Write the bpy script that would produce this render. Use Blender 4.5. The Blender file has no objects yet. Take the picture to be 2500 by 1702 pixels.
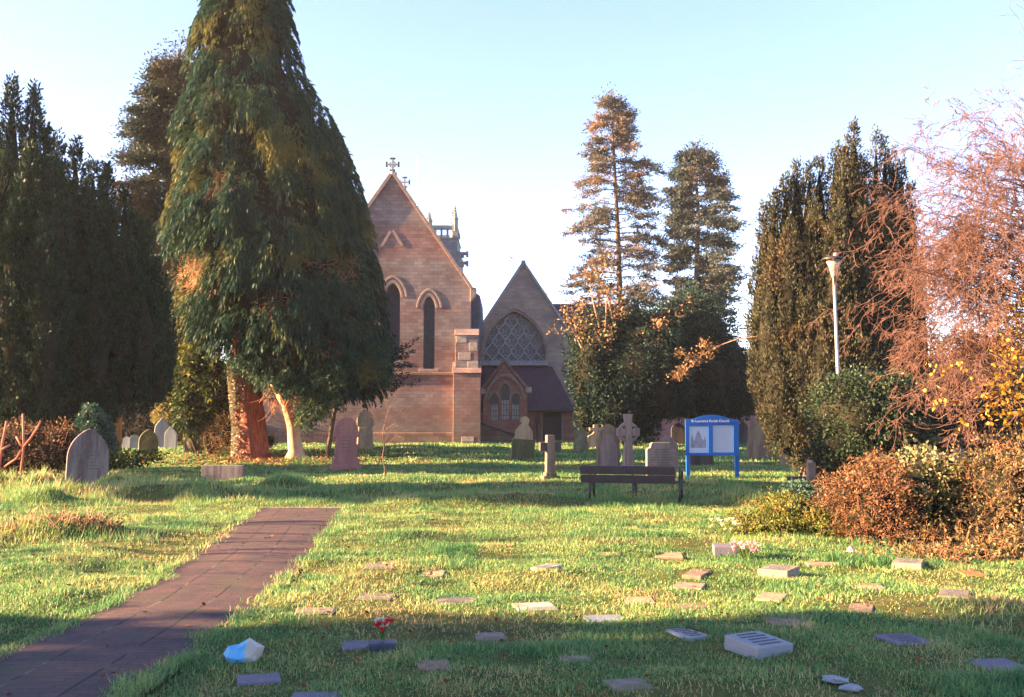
import bpy, bmesh, math, random
import numpy as np
from mathutils import Vector, Matrix
from mathutils.geometry import tessellate_polygon

random.seed(7)
RNG = np.random.default_rng(11)
sc = bpy.context.scene
COL = sc.collection
R = math.radians

# ------------------------------------------------------------------ camera model
CAMZ = 1.6
FPX = 2430.0
TH = math.atan(189.0 / FPX)


def ray(px, py):
    u = (px - 1250.0) / FPX
    v = (851.0 - py) / FPX
    return (u, math.cos(TH) - v * math.sin(TH), math.sin(TH) + v * math.cos(TH))


def PD(px, py, Y):
    """world X, Z of a picture point on the vertical plane at distance Y"""
    a, b, c = ray(px, py)
    return (Y * a / b, CAMZ + Y * c / b)


# ------------------------------------------------------------------ noise / ground
_T = np.random.default_rng(5).random((256, 256))


def vn(x, y, s=0):
    x = np.asarray(x, float) + s * 17.3 + 1000.0
    y = np.asarray(y, float) + s * 9.7 + 1000.0
    xi = np.floor(x).astype(int)
    yi = np.floor(y).astype(int)
    fx = x - xi
    fy = y - yi
    fx = fx * fx * (3 - 2 * fx)
    fy = fy * fy * (3 - 2 * fy)
    a = _T[xi & 255, yi & 255]
    b = _T[(xi + 1) & 255, yi & 255]
    c = _T[xi & 255, (yi + 1) & 255]
    d = _T[(xi + 1) & 255, (yi + 1) & 255]
    return (a * (1 - fx) + b * fx) * (1 - fy) + (c * (1 - fx) + d * fx) * fy


def sstep(a, b, t):
    t = np.clip((np.asarray(t, float) - a) / (b - a), 0, 1)
    return t * t * (3 - 2 * t)


def rough_mask(x, y):
    """where the long rough grass stands"""
    x = np.asarray(x, float)
    y = np.asarray(y, float)
    c = 22.5 + 0.8 * (vn(x / 3.0, x * 0 + 3.0, 4) - .5)
    m = sstep(3.0, 2.2, np.abs(y - c)) * (0.35 + 0.65 * sstep(-3, -7, x) + 0.25 * sstep(1, 4, x) * sstep(12, 8, x))
    m2 = np.exp(-((x + 7.4) / 1.6) ** 2 - ((y - 14.4) / .9) ** 2)
    return np.clip(m + m2, 0, 1)


_PY = [2.0, 6.0, 6.9, 9.2, 12.7, 19.4, 40]
_PL = [-3.5, -3.52, -3.55, -3.59, -3.9, -4.87, -7.8]
_QY = [2.0, 5.95, 7.2, 8.95, 12.3, 19.7, 40]
_QR = [-2.2, -2.27, -2.3, -2.26, -2.5, -3.3, -5.7]
PATH_END = 19.45


def pleft(y):
    return np.interp(y, _PY, _PL)


def pright(y):
    return np.interp(y, _QY, _QR)


def path_mask(x, y, grow=0.0, soft=0.08):
    """1 on the path, 0 off it"""
    wob = 0.16 * (vn(np.asarray(y, float) * 2.3, np.asarray(x, float) * 0 + 1, 8) - .5)
    a = sstep(-soft, soft, np.asarray(x) - pleft(y) + grow + wob)
    b = sstep(-soft, soft, pright(y) - np.asarray(x) + grow + wob)
    c = sstep(-soft, soft, PATH_END - np.asarray(y) + grow)
    return a * b * c


def gz(x, y):
    x = np.asarray(x, float)
    y = np.asarray(y, float)
    r = 0.69 * sstep(19, 53, y) * 0.4 + 0.6 * 0.69 * np.clip((y - 20) / 32.0, 0, 1)
    r = r + 0.22 * np.exp(-((x + 4.5) / 5.0) ** 2 - ((y - 43) / 4.0) ** 2)
    r = r + 0.05 * (vn(x / 2.7, y / 2.7, 1) - .5) + 0.10 * (vn(x / .95, y / .95, 2) - .5) + .035 * (vn(x / .33, y / .33, 6) - .5)
    r = r + 0.62 * rough_mask(x, y) * (vn(x / .95, y / .8, 3) - 0.42)
    r = r + 0.10 * np.exp(-((y - 20.6) / 0.9) ** 2)
    pm = path_mask(x, y, 0.05, 0.12)
    return r * (1 - pm) - 0.035 * pm


def G(x, y):
    return float(gz(x, y))


def PG(px, py):
    """world point where the line of sight through a picture point meets the ground"""
    a, b, c = ray(px, py)
    y = 5.0
    prev = None
    while y < 120:
        z = CAMZ + y * c / b
        x = y * a / b
        if z <= G(x, y):
            return (x, y, G(x, y))
        y += 0.05 if y < 20 else 0.1
    return (x, y, G(x, y))


# ------------------------------------------------------------------ materials
def nodes(name):
    m = bpy.data.materials.new(name)
    m.use_nodes = True
    nt = m.node_tree
    for n in list(nt.nodes):
        nt.nodes.remove(n)
    out = nt.nodes.new('ShaderNodeOutputMaterial')
    return m, nt, out


def rampnode(nt, stops):
    r = nt.nodes.new('ShaderNodeValToRGB')
    el = r.color_ramp.elements
    while len(el) < len(stops):
        el.new(0.5)
    for e, (p, c) in zip(el, stops):
        e.position = p
        e.color = (*c, 1)
    return r


def noisenode(nt, scale, detail=4, rough=0.6, coord='Object', vec=None):
    n = nt.nodes.new('ShaderNodeTexNoise')
    n.inputs['Scale'].default_value = scale
    n.inputs['Detail'].default_value = detail
    n.inputs['Roughness'].default_value = rough
    if vec is None:
        t = nt.nodes.new('ShaderNodeTexCoord')
        vec = t.outputs[coord]
    nt.links.new(vec, n.inputs['Vector'])
    return n


def mixc(nt, a, b, fac, mode='MIX'):
    m = nt.nodes.new('ShaderNodeMix')
    m.data_type = 'RGBA'
    m.blend_type = mode
    for sock, v in ((m.inputs[0], fac), (m.inputs[6], a), (m.inputs[7], b)):
        if isinstance(v, (int, float)):
            sock.default_value = v
        elif isinstance(v, tuple):
            sock.default_value = (*v, 1)
        else:
            nt.links.new(v, sock)
    return m.outputs[2]


def leaf_mat(name, cols, transl=0.3, patch=None, patch_scale=0.4, rough=0.55, geo=True):
    """cols: three colours dark..light by the random value each leaf carries; patch: (colour, amount)"""
    m, nt, out = nodes(name)
    at = nt.nodes.new('ShaderNodeAttribute')
    at.attribute_name = 'rnd'
    rp = rampnode(nt, [(0.0, cols[0]), (0.55, cols[1]), (1.0, cols[2])])
    nt.links.new(at.outputs['Fac'], rp.inputs[0])
    c = rp.outputs[0]
    n = noisenode(nt, patch_scale, 3)
    if patch:
        r2 = rampnode(nt, [(0.52, (0, 0, 0)), (0.64, (patch[1],) * 3)])
        nt.links.new(n.outputs[0], r2.inputs[0])
        c = mixc(nt, c, patch[0], r2.outputs[0])
    p = nt.nodes.new('ShaderNodeBsdfPrincipled')
    p.inputs['Roughness'].default_value = rough
    p.inputs['Specular IOR Level'].default_value = 0.1
    nt.links.new(c, p.inputs['Base Color'])
    t = nt.nodes.new('ShaderNodeBsdfTranslucent')
    nt.links.new(c, t.inputs['Color'])
    mx = nt.nodes.new('ShaderNodeMixShader')
    mx.inputs[0].default_value = transl
    nt.links.new(p.outputs[0], mx.inputs[1])
    nt.links.new(t.outputs[0], mx.inputs[2])
    nt.links.new(mx.outputs[0], out.inputs[0])
    return m


def plain_mat(name, c, rough=0.7, spec=0.3, var=0.15, scale=6, bump=0.0, metal=0.0):
    m, nt, out = nodes(name)
    p = nt.nodes.new('ShaderNodeBsdfPrincipled')
    n = noisenode(nt, scale, 5)
    a = tuple(x * (1 - var) for x in c)
    b = tuple(min(1, x * (1 + var)) for x in c)
    rp = rampnode(nt, [(0.3, a), (0.7, b)])
    nt.links.new(n.outputs[0], rp.inputs[0])
    nt.links.new(rp.outputs[0], p.inputs['Base Color'])
    p.inputs['Roughness'].default_value = rough
    p.inputs['Specular IOR Level'].default_value = spec
    p.inputs['Metallic'].default_value = metal
    if bump:
        b_ = nt.nodes.new('ShaderNodeBump')
        b_.inputs['Strength'].default_value = bump
        b_.inputs['Distance'].default_value = 0.02
        nt.links.new(n.outputs[0], b_.inputs['Height'])
        nt.links.new(b_.outputs[0], p.inputs['Normal'])
    nt.links.new(p.outputs[0], out.inputs[0])
    return m


def stone_mat(name, base, stain, lichen=(0.42, 0.42, 0.34), lic=0.5, moss=None, streak=True):
    """weathered gravestone: mottled base, vertical rain streaks, lichen spots, moss towards nothing in particular"""
    m, nt, out = nodes(name)
    tc = nt.nodes.new('ShaderNodeTexCoord')
    mp = nt.nodes.new('ShaderNodeMapping')
    mp.inputs['Scale'].default_value = (7, 7, 0.9)
    nt.links.new(tc.outputs['Object'], mp.inputs['Vector'])
    n1 = noisenode(nt, 1.0, 4, vec=mp.outputs[0])
    r1 = rampnode(nt, [(0.42, (0, 0, 0)), (0.6, (1, 1, 1))])
    nt.links.new(n1.outputs[0], r1.inputs[0])
    c = mixc(nt, base, stain, r1.outputs[0] if streak else 0.2)
    n2 = noisenode(nt, 9, 8, 0.75, vec=tc.outputs['Object'])
    r2 = rampnode(nt, [(0.55, (0, 0, 0)), (0.62, (lic,) * 3)])
    nt.links.new(n2.outputs[0], r2.inputs[0])
    c = mixc(nt, c, lichen, r2.outputs[0])
    if moss:
        n3 = noisenode(nt, 2.5, 5, vec=tc.outputs['Object'])
        r3 = rampnode(nt, [(0.45, (0, 0, 0)), (0.6, (0.8,) * 3)])
        nt.links.new(n3.outputs[0], r3.inputs[0])
        c = mixc(nt, c, moss, r3.outputs[0])
    n4 = noisenode(nt, 60, 4, vec=tc.outputs['Object'])
    c = mixc(nt, c, n4.outputs[0], 0.25, 'OVERLAY')
    p = nt.nodes.new('ShaderNodeBsdfPrincipled')
    p.inputs['Roughness'].default_value = 0.85
    p.inputs['Specular IOR Level'].default_value = 0.2
    nt.links.new(c, p.inputs['Base Color'])
    b_ = nt.nodes.new('ShaderNodeBump')
    b_.inputs['Strength'].default_value = 0.5
    b_.inputs['Distance'].default_value = 0.01
    nt.links.new(n2.outputs[0], b_.inputs['Height'])
    nt.links.new(b_.outputs[0], p.inputs['Normal'])
    nt.links.new(p.outputs[0], out.inputs[0])
    return m


def masonry_mat(name, c1, c2, mortar, bw=0.62, bh=0.3, band=None, tint=None, msz=0.012):
    m, nt, out = nodes(name)
    tc = nt.nodes.new('ShaderNodeTexCoord')
    sep = nt.nodes.new('ShaderNodeSeparateXYZ')
    nt.links.new(tc.outputs['Object'], sep.inputs[0])
    add = nt.nodes.new('ShaderNodeMath')
    add.operation = 'ADD'
    nt.links.new(sep.outputs[0], add.inputs[0])
    nt.links.new(sep.outputs[1], add.inputs[1])
    cmb = nt.nodes.new('ShaderNodeCombineXYZ')
    nt.links.new(add.outputs[0], cmb.inputs[0])
    nt.links.new(sep.outputs[2], cmb.inputs[1])
    br = nt.nodes.new('ShaderNodeTexBrick')
    br.inputs['Scale'].default_value = 1.0
    br.inputs['Brick Width'].default_value = bw
    br.inputs['Row Height'].default_value = bh
    br.inputs['Mortar Size'].default_value = msz
    br.inputs['Mortar Smooth'].default_value = 0.3
    br.inputs['Bias'].default_value = 0.0
    br.inputs['Color1'].default_value = (*c1, 1)
    br.inputs['Color2'].default_value = (*c2, 1)
    br.inputs['Mortar'].default_value = (*mortar, 1)
    nt.links.new(cmb.outputs[0], br.inputs['Vector'])
    c = br.outputs[0]
    if band:
        mp = nt.nodes.new('ShaderNodeMapping')
        mp.inputs['Scale'].default_value = (0.12, 0.12, 1.1)
        nt.links.new(tc.outputs['Object'], mp.inputs['Vector'])
        n = noisenode(nt, 1.0, 3, vec=mp.outputs[0])
        r = rampnode(nt, [(0.42, (0, 0, 0)), (0.58, (1, 1, 1))])
        nt.links.new(n.outputs[0], r.inputs[0])
        c = mixc(nt, c, band, r.outputs[0], 'MULTIPLY')
    n5 = noisenode(nt, 0.55, 6, 0.7, vec=tc.outputs['Object'])
    r5 = rampnode(nt, [(0.35, (0.6, 0.6, 0.62)), (0.65, (1.15, 1.12, 1.1))])
    nt.links.new(n5.outputs[0], r5.inputs[0])
    c = mixc(nt, c, r5.outputs[0], 0.8, 'MULTIPLY')
    if tint:
        # patchy darker grey-brown tone, stronger towards the wall's foot
        s2 = nt.nodes.new('ShaderNodeMapRange')
        s2.inputs['From Min'].default_value = tint[1]
        s2.inputs['From Max'].default_value = tint[1] + tint[2]
        s2.inputs['To Min'].default_value = 1
        s2.inputs['To Max'].default_value = 0
        nt.links.new(sep.outputs[2], s2.inputs['Value'])
        n6 = noisenode(nt, 1.4, 5, vec=tc.outputs['Object'])
        mul = nt.nodes.new('ShaderNodeMath')
        mul.operation = 'MULTIPLY'
        nt.links.new(s2.outputs[0], mul.inputs[0])
        nt.links.new(n6.outputs[0], mul.inputs[1])
        c = mixc(nt, c, tint[0], mul.outputs[0])
    n7 = noisenode(nt, 25, 4, vec=tc.outputs['Object'])
    c = mixc(nt, c, n7.outputs[0], 0.2, 'OVERLAY')
    p = nt.nodes.new('ShaderNodeBsdfPrincipled')
    p.inputs['Roughness'].default_value = 0.9
    p.inputs['Specular IOR Level'].default_value = 0.15
    nt.links.new(c, p.inputs['Base Color'])
    b_ = nt.nodes.new('ShaderNodeBump')
    b_.inputs['Strength'].default_value = 0.6
    b_.inputs['Distance'].default_value = 0.02
    nt.links.new(br.outputs['Fac'], b_.inputs['Height'])
    b_.invert = True
    nt.links.new(b_.outputs[0], p.inputs['Normal'])
    nt.links.new(p.outputs[0], out.inputs[0])
    return m


# ------------------------------------------------------------------ mesh helpers
def mesh_np(name, V, F, mat, parent=None, rnd=None, smooth=False, midx=None, loc=None):
    """V (n,3); F list of (k,3)/(k,4) int arrays"""
    V = np.asarray(V, np.float32)
    if loc is not None:
        V = V - np.asarray(loc, np.float32)
    if isinstance(F, np.ndarray):
        F = [F]
    F = [np.asarray(f, np.int32) for f in F if len(f)]
    me = bpy.data.meshes.new(name)
    me.vertices.add(len(V))
    me.vertices.foreach_set('co', V.ravel())
    nl = sum(f.size for f in F)
    nf = sum(len(f) for f in F)
    me.loops.add(nl)
    me.loops.foreach_set('vertex_index', np.concatenate([f.ravel() for f in F]))
    me.polygons.add(nf)
    tot = np.concatenate([np.full(len(f), f.shape[1], np.int32) for f in F])
    st = np.concatenate([[0], np.cumsum(tot)[:-1]]).astype(np.int32)
    me.polygons.foreach_set('loop_start', st)
    me.polygons.foreach_set('loop_total', tot)
    if smooth:
        me.polygons.foreach_set('use_smooth', np.ones(nf, bool))
    mats = mat if isinstance(mat, (list, tuple)) else [mat]
    for m_ in mats:
        me.materials.append(m_)
    if midx is not None:
        me.polygons.foreach_set('material_index', np.asarray(midx, np.int32))
    if rnd is not None:
        a = me.attributes.new('rnd', 'FLOAT', 'POINT')
        a.data.foreach_set('value', np.asarray(rnd, np.float32))
    me.update(calc_edges=True)
    o = bpy.data.objects.new(name, me)
    COL.objects.link(o)
    if parent:
        o.parent = parent
    if loc is not None:
        o.location = loc
    return o


def tag(o, label=None, cat=None, group=None, kind=None):
    if label:
        o['label'] = label
    if cat:
        o['category'] = cat
    if group:
        o['group'] = group
    if kind:
        o['kind'] = kind
    return o


def empty(name, loc, label, cat, group=None, rz=0.0):
    o = bpy.data.objects.new(name, None)
    o.empty_display_size = 0.2
    o.location = loc
    o.rotation_euler = (0, 0, rz)
    COL.objects.link(o)
    return tag(o, label, cat, group)


class MB:
    """collects boxes, plates and tubes into one mesh"""

    def __init__(s):
        s.v = []
        s.f = []

    def add(s, vs, fs):
        n = len(s.v)
        s.v += [tuple(v) for v in vs]
        s.f += [tuple(i + n for i in f) for f in fs]

    def box(s, x0, x1, y0, y1, z0, z1, M=None):
        vs = [Vector(p) for p in ((x0, y0, z0), (x1, y0, z0), (x1, y1, z0), (x0, y1, z0), (x0, y0, z1), (x1, y0, z1), (x1, y1, z1), (x0, y1, z1))]
        if M:
            vs = [M @ v for v in vs]
        s.add(vs, [(0, 3, 2, 1), (4, 5, 6, 7), (0, 1, 5, 4), (1, 2, 6, 5), (2, 3, 7, 6), (3, 0, 4, 7)])

    def plate(s, outer, holes, y0, y1, M=None):
        """polygon in x,z with holes, from y0 (front) to y1 (back)"""
        loops = [outer] + list(holes)
        tri = tessellate_polygon([[Vector((p[0], p[1], 0)) for p in L] for L in loops])
        flat = [p for L in loops for p in L]
        n = len(flat)
        vs = [Vector((p[0], y0, p[1])) for p in flat] + [Vector((p[0], y1, p[1])) for p in flat]
        if M:
            vs = [M @ v for v in vs]
        fs = []
        for a, b, c in tri:
            ax, az = flat[a]; bx, bz = flat[b]; cx, cz = flat[c]
            if (bx - ax) * (cz - az) - (bz - az) * (cx - ax) < 0:
                b, c = c, b
            fs.append((a, b, c))
            fs.append((a + n, c + n, b + n))
        k = 0
        for li, L in enumerate(loops):
            area = sum(L[i][0] * L[(i + 1) % len(L)][1] - L[(i + 1) % len(L)][0] * L[i][1] for i in range(len(L)))
            for i in range(len(L)):
                a = k + i
                b = k + (i + 1) % len(L)
                q = (a, a + n, b + n, b)
                if (area > 0) != (li == 0):
                    pass
                if (area > 0) == (li == 0):
                    q = q[::-1]
                fs.append(q)
            k += len(L)
        s.add(vs, fs)

    def tube(s, pts, rad, sides=8, cap=True):
        pts = [Vector(p) for p in pts]
        if not isinstance(rad, (list, tuple)):
            rad = [rad] * len(pts)
        n0 = len(s.v)
        vs = []
        up = Vector((0.13, 0.2, 1)).normalized()
        for i, p in enumerate(pts):
            d = (pts[min(i + 1, len(pts) - 1)] - pts[max(i - 1, 0)]).normalized()
            a = d.cross(up)
            if a.length < 1e-3:
                a = d.cross(Vector((1, 0, 0)))
            a.normalize()
            b = d.cross(a).normalized()
            for k in range(sides):
                t = 2 * math.pi * k / sides
                vs.append(p + rad[i] * (a * math.cos(t) + b * math.sin(t)))
        fs = []
        for i in range(len(pts) - 1):
            for k in range(sides):
                k2 = (k + 1) % sides
                fs.append((i * sides + k, i * sides + k2, (i + 1) * sides + k2, (i + 1) * sides + k))
        if cap:
            fs.append(tuple(range(sides))[::-1])
            fs.append(tuple((len(pts) - 1) * sides + k for k in range(sides)))
        s.add(vs, fs)

    def lathe(s, prof, c=(0, 0, 0), sides=20, M=None):
        vs = []
        for r, z in prof:
            for k in range(sides):
                t = 2 * math.pi * k / sides
                v = Vector((c[0] + r * math.cos(t), c[1] + r * math.sin(t), c[2] + z))
                vs.append(M @ v if M else v)
        fs = []
        for i in range(len(prof) - 1):
            for k in range(sides):
                k2 = (k + 1) % sides
                fs.append((i * sides + k, i * sides + k2, (i + 1) * sides + k2, (i + 1) * sides + k))
        fs.append(tuple(range(sides))[::-1])
        fs.append(tuple((len(prof) - 1) * sides + k for k in range(sides)))
        s.add(vs, fs)

    def build(s, name, mat, parent=None, bevel=0.0, smooth=False, loc=None, seg=2):
        me = bpy.data.meshes.new(name)
        me.from_pydata([tuple(v) for v in s.v], [], s.f)
        me.update()
        bm = bmesh.new()
        bm.from_mesh(me)
        bmesh.ops.recalc_face_normals(bm, faces=bm.faces)
        bm.to_mesh(me)
        bm.free()
        if smooth:
            me.polygons.foreach_set('use_smooth', np.ones(len(me.polygons), bool))
        for m_ in (mat if isinstance(mat, (list, tuple)) else [mat]):
            me.materials.append(m_)
        o = bpy.data.objects.new(name, me)
        COL.objects.link(o)
        if parent:
            o.parent = parent
        if loc is not None:
            o.location = loc
        if bevel:
            b = o.modifiers.new('bevel', 'BEVEL')
            b.width = bevel
            b.segments = seg
            b.limit_method = 'ANGLE'
            b.angle_limit = R(35)
        return o


def nrm(a):
    return a / np.maximum(np.linalg.norm(a, axis=-1, keepdims=True), 1e-9)


def leaves(C, D, L, W, rnd=None, rng=RNG, flat=None):
    """rhombic leaves: C base points, D directions, L lengths, W widths -> V, F, rnd per vertex"""
    n = len(C)
    D = nrm(D)
    q = rng.normal(size=(n, 3)) if flat is None else flat
    w = nrm(np.cross(D, q)) * np.reshape(W, (-1, 1))
    L = np.reshape(L, (-1, 1))
    V = np.empty((n, 4, 3))
    V[:, 0] = C
    V[:, 1] = C + D * L * 0.5 + w * .5
    V[:, 2] = C + D * L
    V[:, 3] = C + D * L * 0.5 - w * .5
    F = (np.arange(n)[:, None] * 4 + np.arange(4)[None]).astype(np.int32)
    if rnd is None:
        rnd = rng.random(n)
    return V.reshape(-1, 3), F, np.repeat(rnd, 4)


def twigs(P0, P1, r0, r1, sides=3):
    """many straight three-sided tapered twigs at once"""
    n = len(P0)
    d = nrm(P1 - P0)
    a = nrm(np.cross(d, np.tile([0.31, 0.5, 0.81], (n, 1))))
    b = np.cross(d, a)
    r0 = np.broadcast_to(np.reshape(r0, (-1, 1)), (n, 1))
    r1 = np.broadcast_to(np.reshape(r1, (-1, 1)), (n, 1))
    V = np.empty((n, 2 * sides, 3))
    for k in range(sides):
        t = 2 * math.pi * k / sides
        o = a * math.cos(t) + b * math.sin(t)
        V[:, k] = P0 + o * r0
        V[:, k + sides] = P1 + o * r1
    fs = []
    for k in range(sides):
        k2 = (k + 1) % sides
        fs.append([k, k2, k2 + sides, k + sides])
    F = (np.arange(n)[:, None, None] * 2 * sides + np.array(fs)[None]).reshape(-1, 4)
    return V.reshape(-1, 3), F.astype(np.int32)


class Acc:
    def __init__(s):
        s.V = []
        s.F = []
        s.r = []
        s.m = []
        s.n = 0

    def add(s, V, F, r=0.5, mi=0):
        s.V.append(np.asarray(V, np.float32))
        s.F.append(np.asarray(F) + s.n)
        s.r.append(np.full(len(V), r, np.float32) if np.isscalar(r) else np.asarray(r, np.float32))
        s.m.append(np.full(len(F), mi, np.int32))
        s.n += len(V)

    def build(s, name, mat, parent=None, smooth=False, loc=None):
        V = np.concatenate(s.V)
        return mesh_np(name, V, s.F, mat, parent, np.concatenate(s.r), smooth, np.concatenate(s.m), loc)


def ball(c, rad, sub=2, lump=0.15, seed=0, squash=(1, 1, 1)):
    """lumpy closed ball (uv grid) used as the dense heart of a crown"""
    nu, nv = 14 * sub // 2, 8 * sub // 2
    u = np.linspace(0, 2 * math.pi, nu, endpoint=False)
    v = np.linspace(0, math.pi, nv + 1)
    U, W = np.meshgrid(u, v)
    x = np.sin(W) * np.cos(U)
    y = np.sin(W) * np.sin(U)
    z = np.cos(W)
    k = 1 + lump * (vn(x * 2.2 + seed, y * 2.2 + z * 2.2, seed) - .5) * 2
    P = np.stack([c[0] + x * k * rad[0], c[1] + y * k * rad[1], c[2] + z * k * rad[2]], -1).reshape(-1, 3)
    F = []
    for j in range(nv):
        for i in range(nu):
            F.append((j * nu + i, j * nu + (i + 1) % nu, (j + 1) * nu + (i + 1) % nu, (j + 1) * nu + i))
    return P, np.array(F, np.int32)


def rdir(n, rng=RNG):
    return nrm(rng.normal(size=(n, 3)))


# ------------------------------------------------------------------ colours of things
M = {}
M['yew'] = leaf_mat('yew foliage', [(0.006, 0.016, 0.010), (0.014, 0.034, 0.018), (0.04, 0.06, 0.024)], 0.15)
M['yewlit'] = leaf_mat('sunlit bronze yew foliage', [(0.014, 0.026, 0.018), (0.055, 0.052, 0.03), (0.11, 0.092, 0.055)], 0.2, ((0.12, 0.07, 0.036), 0.45), 0.5)  # lighter bronze copy of the yew leaves, sunlight put into the colour
M['cedar'] = leaf_mat('cedar sprays', [(0.008, 0.026, 0.022), (0.024, 0.058, 0.036), (0.085, 0.11, 0.035)], 0.3, ((0.16, 0.13, 0.03), 0.75), 0.3)  # gold patches painted in as sunlit parts of the crown
M['cedar2'] = leaf_mat('grey cedar sprays', [(0.018, 0.034, 0.032), (0.042, 0.06, 0.048), (0.10, 0.10, 0.06)], 0.2, ((0.14, 0.075, 0.05), 0.5), 0.3)
M['dark'] = leaf_mat('dark evergreen foliage', [(0.008, 0.020, 0.018), (0.017, 0.037, 0.030), (0.042, 0.064, 0.04)], 0.15)
M['conifer'] = leaf_mat('thin conifer foliage', [(0.05, 0.065, 0.06), (0.12, 0.11, 0.09), (0.26, 0.18, 0.13)], 0.3, ((0.32, 0.18, 0.12), 0.7), 0.25)
M['firdark'] = leaf_mat('dark thin conifer foliage', [(0.025, 0.05, 0.055), (0.06, 0.08, 0.075), (0.15, 0.13, 0.10)], 0.25, ((0.16, 0.10, 0.06), 0.5), 0.3)
M['gold'] = leaf_mat('golden conifer foliage', [(0.12, 0.11, 0.03), (0.25, 0.2, 0.07), (0.36, 0.28, 0.10)], 0.3)
M['laurel'] = leaf_mat('laurel foliage', [(0.015, 0.035, 0.012), (0.035, 0.06, 0.018), (0.25, 0.20, 0.03)], 0.3)
M['ivy'] = leaf_mat('ivy foliage', [(0.010, 0.024, 0.014), (0.024, 0.044, 0.024), (0.075, 0.09, 0.045)], 0.12, rough=0.4)
M['ivypale'] = leaf_mat('pale ivy leaves', [(0.03, 0.05, 0.02), (0.12, 0.13, 0.05), (0.36, 0.30, 0.17)], 0.2, rough=0.4)
M['ivysun'] = leaf_mat('sunlit pale trunk ivy', [(0.10, 0.10, 0.05), (0.34, 0.29, 0.2), (0.55, 0.46, 0.36)], 0.1)  # pale leaf colours carry the direct sun on the trunk ivy
M['bramble'] = leaf_mat('brown bramble leaves', [(0.035, 0.018, 0.010), (0.13, 0.065, 0.032), (0.28, 0.15, 0.08)], 0.3, ((0.10, 0.11, 0.03), 0.7), 1.2)
M['bramble2'] = leaf_mat('mixed bramble leaves', [(0.04, 0.03, 0.014), (0.14, 0.10, 0.045), (0.32, 0.24, 0.12)], 0.3, ((0.16, 0.06, 0.03), 0.7), 1.0)
M['goldleaf'] = leaf_mat('golden orange leaves', [(0.10, 0.07, 0.015), (0.28, 0.155, 0.025), (0.55, 0.29, 0.05)], 0.4)
M['lime'] = leaf_mat('yellow green leaves', [(0.035, 0.06, 0.015), (0.11, 0.13, 0.03), (0.26, 0.25, 0.06)], 0.35)
M['bluebush'] = leaf_mat('blue green leaves', [(0.02, 0.05, 0.04), (0.05, 0.10, 0.07), (0.10, 0.14, 0.09)], 0.2)
M['hedge'] = leaf_mat('distant hedge leaves', [(0.04, 0.05, 0.05), (0.10, 0.09, 0.08), (0.24, 0.18, 0.10)], 0.2, ((0.30, 0.19, 0.09), 0.7), 0.5)
M['yellowleaf'] = leaf_mat('yellow autumn leaves', [(0.45, 0.22, 0.02), (0.7, 0.42, 0.05), (0.8, 0.55, 0.16)], 0.45)
M['litter'] = leaf_mat('fallen leaves', [(0.08, 0.02, 0.012), (0.22, 0.08, 0.03), (0.35, 0.17, 0.06)], 0.15)
M['needles'] = leaf_mat('dead needles', [(0.11, 0.06, 0.03), (0.24, 0.14, 0.07), (0.38, 0.24, 0.12)], 0.2)
M['core'] = plain_mat('shaded inner twigs', (0.020, 0.018, 0.012), 0.95, 0.05, 0.4, 3)  # near-black colour stands in for the shade deep inside the crowns
M['bark'] = plain_mat('grey brown bark', (0.10, 0.07, 0.05), 0.95, 0.1, 0.5, 9, 0.6)
M['deadtwig'] = plain_mat('dry orange twigs', (0.30, 0.13, 0.07), 0.9, 0.1, 0.4, 3)
M['pinktwig'] = plain_mat('dry pale twigs', (0.50, 0.27, 0.17), 0.9, 0.1, 0.3, 3)
M['redtwig'] = plain_mat('reddish bare twigs', (0.15, 0.078, 0.062), 0.85, 0.15, 0.35, 2)
M['fartwig'] = plain_mat('far bare twigs', (0.30, 0.24, 0.2), 0.9, 0.1, 0.3, 2)


def bark_red():
    m, nt, out = nodes('fibrous red bark')
    tc = nt.nodes.new('ShaderNodeTexCoord')
    mp = nt.nodes.new('ShaderNodeMapping')
    mp.inputs['Scale'].default_value = (14, 14, 0.9)
    nt.links.new(tc.outputs['Object'], mp.inputs['Vector'])
    n = noisenode(nt, 1.2, 7, 0.7, vec=mp.outputs[0])
    r = rampnode(nt, [(0.3, (0.05, 0.016, 0.010)), (0.5, (0.19, 0.06, 0.038)), (0.72, (0.36, 0.16, 0.105))])
    nt.links.new(n.outputs[0], r.inputs[0])
    p = nt.nodes.new('ShaderNodeBsdfPrincipled')
    p.inputs['Roughness'].default_value = 0.9
    p.inputs['Specular IOR Level'].default_value = 0.1
    nt.links.new(r.outputs[0], p.inputs['Base Color'])
    b = nt.nodes.new('ShaderNodeBump')
    b.inputs['Strength'].default_value = 1.0
    b.inputs['Distance'].default_value = 0.06
    nt.links.new(n.outputs[0], b.inputs['Height'])
    nt.links.new(b.outputs[0], p.inputs['Normal'])
    nt.links.new(p.outputs[0], out.inputs[0])
    return m


M['redbark'] = bark_red()

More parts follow.
